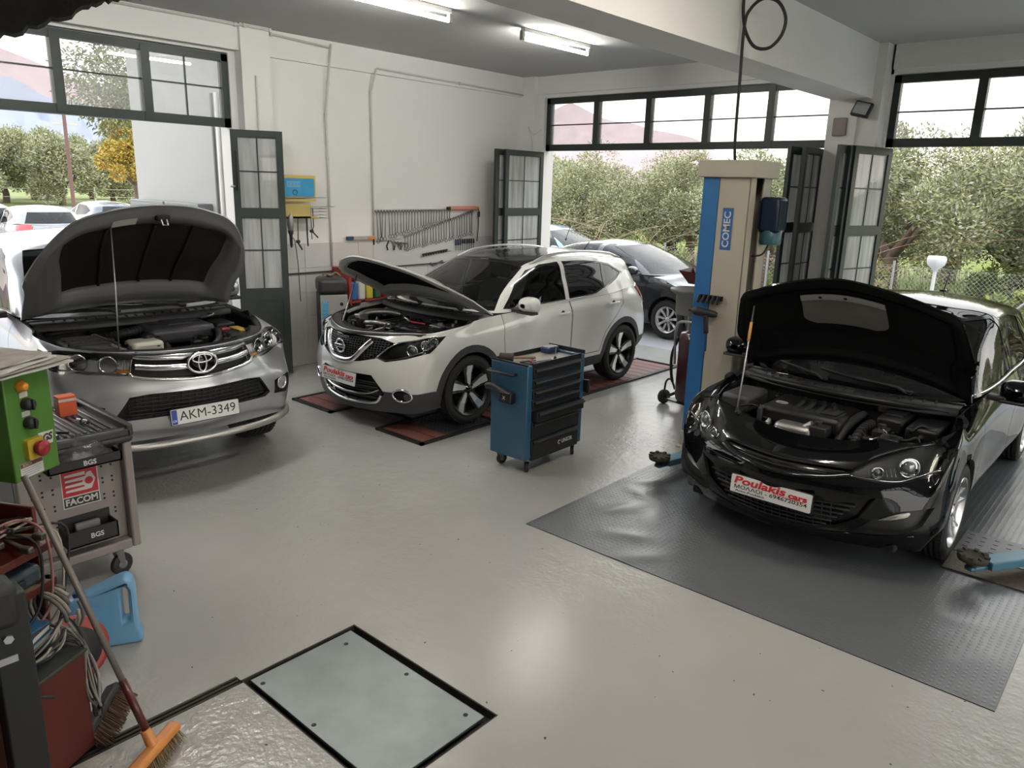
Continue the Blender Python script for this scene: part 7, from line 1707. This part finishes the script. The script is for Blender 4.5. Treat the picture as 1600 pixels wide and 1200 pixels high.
# red hose reel, blue jug, brush and broom on the floor
t = thing('hose_reel', 'red reel disc leaning behind the cable coils by the blue jug', 'reel', (-3.50, .99, .22), radians(-20)); b = MB(); b.lathe([(.001, 0), (.135, 0), (.15, .01), (.15, .025), (.13, .03), (.001, .03)], mat('red_enamel'), (0, 0, 0), (.85, .3, .35), 32); b.build('disc', t)
b = MB(); b.lathe([(.10, .03), (.10, .09), (.001, .09)], M_TRIM, (0, 0, 0), (.85, .3, .35), 20); b.build('hub', t)
def jug():
    t = thing('fluid_jug', 'light blue plastic jug with a carrying handle standing on the floor', 'jug', (-3.80, 1.24, 0), radians(62)); m = mat('light_blue_plastic', (.15, .34, .53), .3, noise=(2, .06))
    b = MB()
    prof = [(-.155, 0), (.15, 0), (.17, .012), (.165, .05), (.150, .09), (.150, .30), (.142, .345), (.115, .365), (.085, .360), (-.06, .30), (-.12, .285), (-.155, .27)]
    hole = [(.085, .12), (.118, .13), (.122, .30), (.108, .325), (.088, .31)]
    bm = bmesh.new(); w = .055
    def loop(P, y, k=1.): return [bm.verts.new((x, y, z)) for x, z in P]
    import mathutils
    polys = mathutils.geometry.tessellate_polygon([[Vector((x, z, 0)) for x, z in prof], [Vector((x, z, 0)) for x, z in hole]])
    A = prof + hole; f = [bm.verts.new((x, -w, z)) for x, z in A]; k = [bm.verts.new((x, w, z)) for x, z in A]
    for p in polys: bm.faces.new([f[i] for i in p]); bm.faces.new([k[i] for i in reversed(p)])
    n = len(prof)
    for i in range(n): bm.faces.new([f[i], f[(i + 1) % n], k[(i + 1) % n], k[i]])
    h = len(hole)
    for i in range(h): bm.faces.new([f[n + (i + 1) % h], f[n + i], k[n + i], k[n + (i + 1) % h]])
    bmesh.ops.recalc_face_normals(bm, faces=bm.faces[:]); ed = [e for e in bm.edges if len(e.link_faces) == 2 and e.calc_face_angle(0) > .5]
    bmesh.ops.bevel(bm, geom=ed, offset=.014, segments=3, affect='EDGES', profile=.5)
    me = bpy.data.meshes.new('jug'); bm.to_mesh(me); bm.free(); me.materials.append(m)
    for p in me.polygons: p.use_smooth = True
    link('jug_body', me, t)
    b = MB(); b.lathe([(.028, 0), (.028, .03), (.024, .034), (.001, .035)], mat('navy_plastic'), (-.10, 0, .275), (-.25, 0, 1), 18); b.build('cap', t)
    b = MB()
    for s in (-1, 1):
        F = frame((-.03, s * .0556, .16), (-s * 1.0 * -1, 0, 0) if s < 0 else (-1, 0, 0), (0, 0, 1)); b.prism(rrect(.16, .15, .01), 0, .0006, mat('jug_label', (.14, .36, .58), .4), F); b.text('WOLF', F @ Matrix.Translation((0, .0, .0008)), .038, mat('sticker_white'), .0003, bold=.001)
        for k in range(3): b.box((-.06, -.04 - .012 * k, .0006), (.03, -.036 - .012 * k, .001), mat('sticker_white'), F)
    b.build('label', t)
jug()
def broom():
    t = thing('broom', 'broom with an orange head leaning with its long handle on the red stand', 'broom', (-2.80, 1.03, 0)); a = Vector((0, 0, .10)); e = Vector((-.40, -.21, 1.20))
    b = MB(); b.tube([a + (e - a) * .22, e], .0125, mat('grey_handle', (.20, .175, .16), .45, .3), 10); b.build('handle', t)
    b = MB(); b.tube([a + (e - a) * .02, a + (e - a) * .24], .016, mat('maroon_plastic'), 10); b.build('grip_sleeve', t)
    b = MB(); M = Matrix.Translation((0.02, 0, .075)) @ Matrix.Rotation(radians(-58), 4, 'Z'); om = mat('orange_plastic'); b.rbox((-.15, -.028, -.02), (.15, .028, .02), om, .015, 3, M); b.lathe([(.024, .0), (.020, .08)], om, (0.01, 0, .08), (e - a).normalized(), 14); b.build('broom_head', t)
    b = MB(); R = random.Random(5); fm = mat('tan_bristle', (.30, .21, .10), .8)
    for k in range(420):
        x, y = R.uniform(-.145, .145), R.uniform(-.024, .024); p = M @ Vector((x, y, -.015)); q = M @ Vector((x * 1.12, y * 2.0 + R.uniform(-.006, .006), -.073 + R.uniform(0, .012))); b.tube([p, q], .0016, fm, 3)
    o = b.build('bristles', t); o['kind'] = 'stuff'
    t = thing('push_brush', 'brown bristled floor brush lying against the red cabinet near the drain', 'brush', (-3.18, 1.0, 0), radians(-40)); b = MB(); b.rbox((-.17, -.03, .05), (.17, .03, .085), M_TRIM, .01, 2, Matrix.Rotation(radians(25), 4, 'X')); b.build('brush_block', t)
    b = MB(); bm_ = mat('brown_bristle', (.13, .075, .05), .9)
    for k in range(420):
        x, y = R.uniform(-.165, .165), R.uniform(-.026, .026); b.tube([(x, y - .01, .065), (x * 1.04, y * 1.6 + .04, .004 + R.uniform(0, .012))], .002, bm_, 3)
    o = b.build('bristles', t); o['kind'] = 'stuff'
    b = MB(); b.tube([(0, -.02, .08), (.04, -.12, .30), (.06, -.14, .34)], .014, M_BLK, 8); b.box((.02, -.05, .09), (.06, -.046, .14), mat('sticker_white')); b.build('brush_handle', t)
broom()
def ragged_sheet():
    c = Vector((-1.41, .50, 0)); u = Vector((.33, .94, 0)).normalized(); R = random.Random(6)
    edge = [(-.95, 2.26), (-.5, 2.40), (-.25, 2.475), (-.10, 2.525), (0, 2.565), (.06, 2.60), (.12, 2.615), (.20, 2.66), (.30, 2.72), (.45, 2.90), (.60, 3.2), (.75, 3.97)]
    pts = []
    for (a, b_), (a2, b2) in zip(edge, edge[1:]):
        for k in range(9): f = k / 9; pts.append((a + (a2 - a) * f + R.uniform(-.003, .003), b_ + (b2 - b_) * f + R.uniform(-.004, .004)))
    pts += [(.75, 3.97), (-.95, 3.97)]
    M = frame(c, u, (0, 0, 1)); b = MB(); b.prism(pts, -.02, .02, mat('dark_brown_felt', (.030, .026, .022), .95, noise=(14, .5), bump=(40, .6)), M); tag(b.build('hanging_cloth'), 'dark ragged cloth hanging from the ceiling in the top left corner', 'cloth')
ragged_sheet()
# ------------------------------------------------------------------ outside: yard, cars, fences, olive trees, hills
M_GRASS = mat('meadow_ground', (.17, .20, .06), .95, noise=(.35, .45)); M_YARD = mat('pale_concrete_yard', (.33, .34, .36), .8, noise=(.8, .08))
def grounds():
    b = MB(); n = 1600; b.box((-n, -n, -1.2), (n, n, -.06), M_GRASS); struct(b.build('ground'))
    b = MB(); b.box((-34, -6, -.3), (XL - .26, 15.2, -.012), M_YARD); b.box((XL - .26, YF + .26, -.3), (14, 14.4, -.012), M_YARD); b.box((XR + .2, -6, -.3), (14, YF + .26, -.012), M_YARD); b.box((XL - .26, 9.98, -.3), (XL, 10, -.012), M_YARD); struct(b.build('pavement'))
    b = MB(); b.box((-62, -60, -.2), (-40, 120, -.03), mat('road_grey', (.25, .245, .24), .85, noise=(.6, .06))); struct(b.build('road'))
    def ridge(name, R, h0, a0, a1, prof, m):
        rows = []; rr = random.Random(11); N = 90
        for i in range(N):
            t = i / (N - 1); a = radians(a0 + (a1 - a0) * t); h = np.interp(t, [p[0] for p in prof], [p[1] for p in prof]); h += 4 * sin(23 * t) + 2.5 * sin(57 * t + 1); row = []
            for k in range(9):
                f = k / 8; rad = R * (.62 + .38 * f); row.append((-sin(a) * rad, cos(a) * rad, -2 + (h + 2) * f**1.25 + (rr.uniform(-3, 3) if 0 < k < 8 else 0)))
            rows.append(row)
        b = MB(); b.grid(rows, m); b.add([(-sin(a) * R, cos(a) * R, -2) for a in (radians(a0), radians(a1))], [], m); struct(b.build(name))
    ridge('hill_1', 1500, 0, 60, 110, [(0, 105), (.12, 128), (.21, 158), (.28, 192), (.36, 225), (.5, 240), (.7, 190), (1, 90)], mat('haze_tinted_hillside', (.36, .26, .27), .95, noise=(.02, .18)))  # rosy distance haze is put into the hill colour
    ridge('hill_2', 1150, 0, 24, 64, [(0, 25), (.1, 63), (.17, 88), (.26, 97), (.34, 113), (.40, 98), (.5, 104), (.7, 112), (.9, 108), (1, 100)], mat('haze_tinted_hillside'))
    ridge('hill_3', 520, 0, 60, 100, [(0, 34), (.3, 44), (.6, 58), (1, 50)], mat('blue_hillside', (.24, .26, .34), .95, noise=(.03, .15)))
grounds()

def leaf_cloud(seed, n, rx, rz, blobs, ll, lw, mats, droop=0., core=None):
    """a crown of separate leaves gathered in clumps"""
    R = random.Random(seed); b = MB(); C = []
    for k in range(blobs):
        a = R.uniform(0, 2 * pi); e = R.uniform(-.85, 1.0); q = R.uniform(.45, 1.0); c = sqrt(max(0, 1 - e * e)); C.append((Vector((q * rx * c * cos(a), q * rx * c * sin(a), q * rz * e)), R.uniform(.26, .46) * min(rx, rz)))
    V = []; F = []; MI = []
    for i in range(n):
        c, r = C[i % blobs]; d = Vector((R.gauss(0, 1), R.gauss(0, 1), R.gauss(0, 1))).normalized(); p = c + d * r * R.uniform(.55, 1.0)
        ax = (d * .7 + Vector((R.uniform(-1, 1), R.uniform(-1, 1), R.uniform(-.4, 1) - droop))).normalized(); w = ax.cross(Vector((R.uniform(-1, 1), R.uniform(-1, 1), R.uniform(-1, 1)))).normalized() * lw; L = ax * ll * R.uniform(.7, 1.3); k = len(V)
        V += [p, p + L * .5 + w, p + L, p + L * .5 - w]; F.append((k, k + 1, k + 2, k + 3)); MI.append(R.choice((0, 0, 1, 2)))
    me = bpy.data.meshes.new('crown'); me.from_pydata([tuple(v) for v in V], [], F)
    for m in mats: me.materials.append(m)
    me.polygons.foreach_set('material_index', MI); me.update(); return me
def leafm(name, c): 
    m = mat(name, c, .6, 0, 0, .3); return m
OL = [leafm('olive_leaf', (.23, .245, .14)), leafm('olive_leaf_silver', (.40, .405, .31)), leafm('olive_leaf_yellow', (.36, .36, .16))]
YE = [leafm('autumn_leaf', (.52, .37, .08)), leafm('autumn_leaf_green', (.36, .36, .09)), leafm('autumn_leaf_tan', (.46, .29, .09))]
EU = [leafm('gum_leaf', (.20, .22, .11)), leafm('gum_leaf_pale', (.28, .30, .17)), leafm('gum_leaf_dark', (.12, .14, .07))]
M_BARK = mat('olive_bark', (.17, .125, .10), .9, noise=(5, .4), bump=(12, .6))
def trunk(seed, h, r, spread, forks=4):
    R = random.Random(seed); b = MB(); top = Vector((R.uniform(-.2, .2), R.uniform(-.2, .2), h)); b.tube(catmull([(0, 0, -.1), (R.uniform(-.1, .1), .05, h * .5), top], 4), r, M_BARK, 9, taper=.75)
    for k in range(forks):
        a = 2 * pi * k / forks + R.uniform(-.4, .4); d = Vector((cos(a), sin(a), R.uniform(.5, 1.1))) * spread; b.tube(catmull([top - Vector((0, 0, .15)), top + d * .45 + Vector((0, 0, -.1 * spread)), top + d], 4), r * .55, M_BARK, 7, taper=.35)
        for q in range(2): e = d + Vector((R.uniform(-1, 1), R.uniform(-1, 1), R.uniform(.1, .8))) * spread * .5; b.tube([top + d * .6, top + (d + e) * .5, top + e], r * .25, M_BARK, 5, taper=.4)
    return b.mesh('trunk')
crowns = [leaf_cloud(1, 26000, 2.5, 1.85, 46, .12, .021, OL), leaf_cloud(2, 26000, 2.3, 1.95, 44, .12, .021, OL), leaf_cloud(3, 24000, 2.2, 1.65, 40, .11, .021, OL)]
stems = [trunk(1, 1.35, .26, 1.2), trunk(2, 1.15, .30, 1.3, 5), trunk(3, 1.5, .22, 1.1)]
ol = [(-16.8, 20.5), (-13.6, 18.6), (-10.9, 20.2), (-7.6, 17.6), (-6.2, 20.5), (-4.7, 17.3), (-1.3, 18.6), (1.6, 17.8), (4.6, 19.5), (-19.5, 24), (-15, 25), (-11.8, 25.6), (-8.8, 24.4), (-5.2, 25), (-2.2, 24), (1.0, 25), (4.5, 26), (-24, 28), (8, 22), (-12.4, 21.8), (-14.8, 20.6), (-10.2, 23), (-2.9, 21.5), (.2, 21.4), (-18.2, 22)]
R_ = random.Random(12)
own = ['olive tree directly behind the blue car beyond the fence', 'olive tree above the roof of the black sedan', 'olive tree to the left of the lift post outside', 'olive tree with a thick forked trunk just right of the lift motor', 'olive tree between the folded doors of the pillar', 'olive tree with a leaning trunk right of the folded doors', 'olive tree above the roof of the black hatchback', 'olive tree at the right edge of the view', 'olive tree past the right edge of the view']
for i, (x, y) in enumerate(ol):
    t = thing('olive_tree', own[i] if i < 9 else 'olive tree in the rear row of the grove', 'tree', (x, y, -.06), R_.uniform(0, 6), 'olive trees beyond the far openings')
    k = i % 3; s = R_.uniform(.70, .76) if x < -6 else R_.uniform(.84, .92); s *= .92 if i >= 9 else 1; link('trunk', stems[k], t).scale = (s, s, s)
    o = link('crown', crowns[k], t, (0, 0, 2.75 * s)); o.scale = (s, s, s); o.rotation_euler = (0, 0, R_.uniform(0, 6))
bm1 = leaf_cloud(5, 20000, 3.4, 2.8, 44, .26, .055, OL); bm2 = leaf_cloud(6, 20000, 3.0, 3.1, 40, .26, .055, OL); st1 = trunk(7, 1.6, .3, 1.6)
for i, (px, R, s) in enumerate(((-74.5, 74, .90), (-71.5, 70, .84), (-77, 66, .90), (-68.6, 76, .80), (-66.2, 82, .80), (-80, 72, 1.0), (-73, 84, .92), (-69.8, 88, .88), (-76, 80, 1.0))):
    a = radians(px); x, y = R * sin(a), R * cos(a); t = thing('bushy_tree', ['tall bushy tree right of the leftmost one across the road', 'bushy tree below the utility pole across the road', 'leftmost bushy tree across the road', 'small bushy tree just left of the yellow tree', 'bushy tree behind the yellow tree', 'bushy tree beyond the left edge of the doorway view', 'bushy tree in the second row behind the utility pole', 'bushy tree in the second row left of the yellow tree', 'bushy tree in the second row at the left'][i], 'tree', (x, y, -.06), i * 1.3, 'bushy trees across the road')
    link('trunk', st1, t).scale = (s, s, s); o = link('crown', (bm1, bm2)[i % 2], t, (0, 0, 3.3 * s)); o.scale = (s, s, s)
def polar(px_az, R): return (-R * sin(radians(px_az)), R * cos(radians(px_az)))
x, y = polar(67.2, 52); t = thing('autumn_tree', 'yellow leaved autumn tree beside the white outside wall', 'tree', (x, y, -.06)); link('trunk', trunk(9, 2.0, .16, 1.3), t); link('crown', leaf_cloud(8, 12000, 1.75, 2.8, 34, .20, .05, YE, .4), t, (0, 0, 3.7))
x, y = polar(66.5, 40); t = thing('gum_tree', 'tall airy gum tree seen through the left upper window', 'tree', (x, y, -.06)); link('trunk', trunk(10, 5.0, .22, 1.8), t); link('crown', leaf_cloud(9, 9000, 3.0, 2.9, 34, .26, .04, EU, .7), t, (0, 0, 6.9))
# hedge scrub below the grove and dry stems by the fence
sc = [leaf_cloud(21, 3500, .9, .55, 16, .10, .02, [leafm('scrub_green', (.27, .31, .09)), leafm('scrub_lime', (.42, .44, .10)), OL[0]])]
own2 = ['left of the blue car', 'behind the blue car', 'behind the black sedan roof', 'left of the lift post', 'below the forked olive trunk', 'right of the forked olive trunk', 'beside the leaning olive trunk', 'behind the white post lamp', 'right of the white post lamp', 'at the right edge of the view']
for i, (x, y) in enumerate([(-15.5, 17.2), (-13, 16.8), (-11.3, 17.6), (-9.6, 16.6), (-8.0, 20.4), (-5.4, 17.0), (-3.0, 20.5), (-1.6, 17.0), (.2, 17.4), (2.8, 16.8)]):
    t = thing('scrub_bush', 'low yellow green bush %s' % own2[i], 'bush', (x, y, -.06), i, 'scrub bushes along the fence'); o = link('crown', sc[0], t, (0, 0, .55)); o.scale = (1 + .2 * (i % 3), 1, 1)
    b = MB(); b.tube([(0, 0, -.05), (.05, 0, .3), (0, .05, .6)], .03, M_BARK, 6); b.build('stem', t)
dm = mat('dry_stem', (.40, .30, .19), .8); dm2 = mat('dry_red_stem', (.34, .20, .14), .8)
for i, (x, y, n) in enumerate([(-12.4, 15.4, 12), (-11.0, 15.2, 14), (-9.8, 15.6, 12), (-8.6, 15.2, 10), (-5.3, 15.2, 14), (-4.5, 15.6, 12), (-13.6, 15.9, 10)]):
    R = random.Random(40 + i); t = thing('dry_shrub', 'bare straw coloured shrub %s' % ['nearest the blue car', 'behind the black sedan roof, left one', 'behind the black sedan roof, right one', 'just left of the lift post', 'just right of the lift post', 'left of the folded pillar doors', 'farthest left by the folded wall doors'][i], 'shrub', (x, y, -.06), 0, 'bare shrubs on the fence')
    for k in range(n):
        a = R.uniform(0, 2 * pi); l = R.uniform(1.3, 2.6); b = MB(); p = [Vector((0, 0, 0))]
        for s in range(5): p.append(p[-1] + Vector((cos(a) * l * .16 * (s + .5) * .6, sin(a) * l * .16 * (s + .5) * .6, l * .26 * (1 - .22 * s)))); a += R.uniform(-.5, .5)
        b.tube(catmull(p, 3), .008, dm if i not in (4, 5) else dm2, 4, taper=.4); b.build('stem', t)
R = random.Random(77); V = []; F = []
for k in range(26000):
    x = R.uniform(-26, 9); y = 14.7 + 22 * R.random()**1.7; h = R.uniform(.08, .26); a = R.uniform(0, pi); dx, dy = .012 * cos(a), .012 * sin(a); lx, ly = R.uniform(-.08, .08), R.uniform(-.08, .08); n = len(V); V += [(x - dx, y - dy, -.06), (x + dx, y + dy, -.06), (x + lx, y + ly, h)]; F.append((n, n + 1, n + 2))
me = bpy.data.meshes.new('grass'); me.from_pydata(V, [], F); me.materials.append(mat('grass_blade', (.30, .36, .08), .8)); o = link('meadow_grass', me); o['kind'] = 'stuff'; o['label'] = 'fresh green meadow grass growing under the olive trees'; o['category'] = 'grass'
# chain link fence
def fence(x0, x1, y, h, n, name_label):
    t = thing('wire_fence', name_label, 'fence', (x0, y, 0)); L = x1 - x0; gm = mat('galvanised_wire', (.36, .37, .37), .5, .6)
    for k in range(n + 1):
        b = MB(); b.cyl((L * k / n, 0, -.05), (L * k / n, 0, h + .08), .022, gm, 10); b.build('fence_post', t)
    b = MB(); p = .075
    m = int(L / p)
    for k in range(-int(h / p), m):
        for s in (1, -1):
            a = (k * p, 0) if s > 0 else (k * p, h); c = (k * p + h, h) if s > 0 else (k * p + h, 0)
            if a[0] < 0 or c[0] > L: continue
            b.tube([(a[0], .004 * s, a[1]), (c[0], .004 * s, c[1])], .0022, gm, 3)
    for z in (.02, h): b.tube([(0, 0, z), (L, 0, z)], .003, gm, 3)
    o = b.build('chain_link', t); o['kind'] = 'stuff'
    b = MB(); b.tube([(L * 6 / n, 0, h * .9), (L * 6 / n - .9, .02, .0)], .018, gm, 8); b.build('fence_brace', t)
fence(-15.6, 5.4, 14.75, 1.15, 9, 'chain link fence along the far edge of the yard')
t = thing('roadside_fence', 'low roadside fence with pale posts across the road', 'fence', (-66, 0, 0))
for k in range(12):
    b = MB(); b.box((-.08, 4 + 3.4 * k, -.05), (.08, 4.14 + 3.4 * k, 1.35), mat('pale_post', (.50, .46, .40), .8)); b.build('fence_post', t)
for z in (.55, 1.15): b = MB(); b.box((-.02, 4, z), (.02, 42, z + .03), mat('pale_post')); b.build('fence_rail', t)
t = thing('post_lamp', 'white post lamp with an upturned bowl head in the yard', 'lamp', (-3.10, 14.0, 0)); wm = mat('white_lamp_paint', (.66, .66, .66), .4); b = MB(); b.cyl((0, 0, -.02), (0, 0, 1.18), .028, wm, 12); b.build('lamp_pole', t)
b = MB(); b.lathe([(.03, 1.16), (.05, 1.20), (.13, 1.27), (.15, 1.36), (.13, 1.41), (.001, 1.42)], wm, (0, 0, 0), (0, 0, 1), 24); b.build('bowl_head', t)
t = thing('utility_pole', 'brown wooden utility pole with crossarms behind the bushy trees', 'utility pole', (*polar(70.9, 62), 0)); b = MB(); b.cyl((0, 0, -.1), (.1, 0, 10), .13, mat('creosote_wood', (.16, .09, .08), .8), 10, .10); b.build('pole', t)
for z, L in ((6.15, 1.5), (5.5, .8)): b = MB(); b.box((-.06, -L, z), (.06, L, z + .14), mat('pale_post')); b.build('crossarm', t)
# neighbouring white wall with meter cabinets
b = MB(); b.box((-12.55, 5.3, -.1), (XL - .26, 5.6, 7.5), mat('outside_white_plaster', (.36, .355, .345), .9, noise=(.8, .05))); struct(b.build('wall_outside'))
for k, (x0, x1) in enumerate(((-12.35, -11.25), (-11.2, -10.2))):
    t = thing('meter_cabinet', '%s grey meter cabinet with louvres on the white outside wall' % ['left', 'right'][k], 'cabinet', (x0, 5.3, 0), 0, 'meter cabinets'); gm = mat('meter_grey', (.17, .185, .185), .45); w = x1 - x0
    b = MB(); b.rbox((0, -.22, .9), (w, -.003, 1.98), gm, .01); b.build('cabinet_body', t); b = MB(); b.rbox((.04, -.235, .95), (w - .04, -.22, 1.93), gm, .005); b.build('cabinet_door', t)
    for q in range(4): b = MB(); b.box((w * .3, -.243, 1.72 + .04 * q), (w * .62, -.235, 1.735 + .04 * q), M_DARK if q != 2 or k == 0 else mat('sticker_white')); b.build('louvre', t)
b = MB(); b.tube([(-9.85, 5.26, 0), (-9.85, 5.26, 3.4)], .03, M_PIPE, 8); b.tube([(-10.0, 5.27, 0), (-10.0, 5.27, 3.4)], .02, mat('dark_drainpipe', (.12, .12, .12), .5), 8); tag(b.build('drainpipe'), 'pair of slim drainpipes on the white outside wall by the left doors', 'pipe')

# parked cars outside: body cut into glass, lamps and wheels
SPEC_PLAIN = dict(SPEC_HATCH); SPEC_PLAIN = {k: v for k, v in SPEC_HATCH.items()}
def closed(spec, **k):
    s = dict(spec); s.update(k); return s
def parked(label, loc, rz, spec, paint, rear_z=(1.08, 1.36), glassm=M_CARGLASS, hub=None):
    car = Car('parked_car', label, 'car', loc, rz, spec, .05, 'cars parked outside'); lo, gh = car.low, car.gh; xs = (0, -2.66)
    for x in xs: lo.cut(circ(x, .33, .37, 20), SIDE, 'arch')
    lo.cut([(.80, .41, .665), (.71, .56, .645), (.50, .785, .675), (.26, .83, .855), (.46, .63, .825), (.73, .435, .715)], (-.66, -.75, 0), 'headlamp', deep=True)
    lo.cut(yz([(.38, .70), (.30, .60), (-.30, .60), (-.38, .70)]), FRONT, 'grille', mirror=False, keep=lambda c: c.x > .5); lo.cut(yz([(.45, .46), (.38, .28), (-.38, .28), (-.45, .46)]), FRONT, 'grille', mirror=False, keep=lambda c: c.x > .5)
    lo.cut(xz([(-3.02, 1.02), (-3.12, .86), (-3.5, .80), (-3.5, 1.05), (-3.2, 1.08)]), SIDE, 'tail', keep=lambda c: c.x < -2.9 and abs(c.y) > .48)
    door(car, 'door_front', [(-.46, .36), (-.43, .74), (-.45, 1.0), (-.7, 1.25), (-1.60, 1.25), (-1.64, .36)], None); door(car, 'door_rear', [(-1.645, .36), (-1.605, 1.25), (-2.60, 1.25), (-2.44, .78), (-2.14, .36)], None)
    for k, p in dict(front=[(-.66, 1.02), (-.92, 1.20), (-1.16, 1.325), (-1.36, 1.39), (-1.58, 1.41), (-1.55, 1.035)], rear=[(-1.66, 1.035), (-1.68, 1.412), (-2.30, 1.36), (-2.66, 1.21), (-2.48, 1.10)]).items():
        gh.cut(xz(p), SIDE, 'win_' + k, keep=lambda c: abs(c.y) > .45)
    gh.cut(yz(mirror_yz([(.735, 1.0), (.655, 1.13), (.575, 1.28), (.515, 1.385), (0, 1.42)])), FRONT, 'windscreen', mirror=False, keep=lambda c: c.x > -1.45)
    z0, z1 = rear_z; gh.cut([(-4, y, z) for y, z in ((-.62, z0), (.62, z0), (.50, z1), (-.50, z1))], REAR, 'rear_window', mirror=False, keep=lambda c: c.x < -2.2)
    car.add('body_shell', lo.piece(lo.faces(''), paint, 0, .02, M_DARK)); car.split(lo, 'seam', 'door_seam', M_DARK, -.006); car.split(lo, 'door_front', 'front_door', paint); car.split(lo, 'door_rear', 'rear_door', paint)
    car.add('roof_shell', gh.piece(gh.faces(''), paint, 0, .015, M_DARK))
    for k in ('front', 'rear'): car.split(gh, 'win_' + k, 'side_window', glassm, -.003)
    car.add('windscreen', gh.piece(gh.faces('windscreen'), glassm)); car.add('rear_window', gh.piece(gh.faces('rear_window'), glassm)); car.split(lo, 'headlamp', 'headlamp', mat('bright_lamp_housing')); car.split(lo, 'tail', 'tail_lamp', M_REDLENS, .01); g = lo.faces('grille'); car.add('grille', lo.piece(g, M_TRIM, -.02))
    P = car.hood_patch(); b = MB(); b.grid([[Vector(p) for p in reversed(r)] for r in P], paint); car.mb('bonnet', b)
    arch_liners(car, xs, .37, .33); mirror(car, -.62, .905, 1.055, paint, .2, .14, .12); cabin(car, -.74, .965, .68, -1.60, .45, -2.4)
    tm, rm, hm = wheel_meshes(.32, .2, .21, M_TYRE, M_ALLOY, 9, M_GLOSSBK, None, None, 'slots'); put_wheels(car, (tm, rm, hm), .88, xs, .32)
    b = MB(); b.rbox((-3.2, -.68, .2), (.6, .68, .3), M_DARK, .02); car.mb('underbody', b); plate_x = -3.46
    return car
SALOON = closed(SPEC_HATCH, gh=dict(SPEC_HATCH['gh'], top=[(-1.30, 0, 1.395), (-1.32, .34, 1.385), (-1.42, .53, 1.365), (-1.58, .575, 1.39), (-1.90, .59, 1.41), (-2.35, .575, 1.36), (-2.60, .53, 1.31), (-2.72, .30, 1.315), (-2.75, 0, 1.32)], crown=[1.405, 1.41, 1.425, 1.44, 1.46, 1.41, 1.35, 1.335, 1.33], cx=[-1.34, -1.38, -1.48, -1.62, -1.92, -2.35, -2.56, -2.66, -2.70]))
parked('black saloon parked just outside the far opening behind the white car', (-6.05, 11.62, -.012), radians(-6), SALOON, mat('dark_saloon_paint', (.012, .013, .018), .3, 0, 1.))
b = MB(); b.tube([(-8.95, 11.65, 1.38), (-8.82, 11.62, 1.62)], .006, M_TRIM, 5); b.lathe([(.02, 0), (.012, .03)], M_TRIM, (-8.95, 11.65, 1.37), (.5, 0, 1), 8); tag(b.build('roof_aerial'), 'thin black aerial raked over the roof of the black saloon', 'aerial')
parked('light blue car parked behind the black saloon beyond the folded doors', (-9.6, 14.0, -.012), radians(-4), SPEC_HATCH, mat('sky_blue_paint', (.16, .26, .42), .3, .2, 1.))
parked('silver hatchback parked outside the left doorway, seen from behind', (-25.4, 7.35, -.012), radians(176), SPEC_HATCH, mat('pale_silver_paint', (.24, .255, .27), .3, .4, 1.))
parked('dark blue grey hatchback parked farther off behind the silver one', (-29.2, 10.3, -.012), radians(182), SPEC_HATCH, mat('blue_grey_paint', (.10, .12, .15), .3, .3, 1.))
parked('pale car cut off by the left edge of the picture outside', (-28.2, 6.55, -.012), radians(178), SPEC_HATCH, mat('off_white_paint', (.32, .33, .34), .3, .2, 1.))
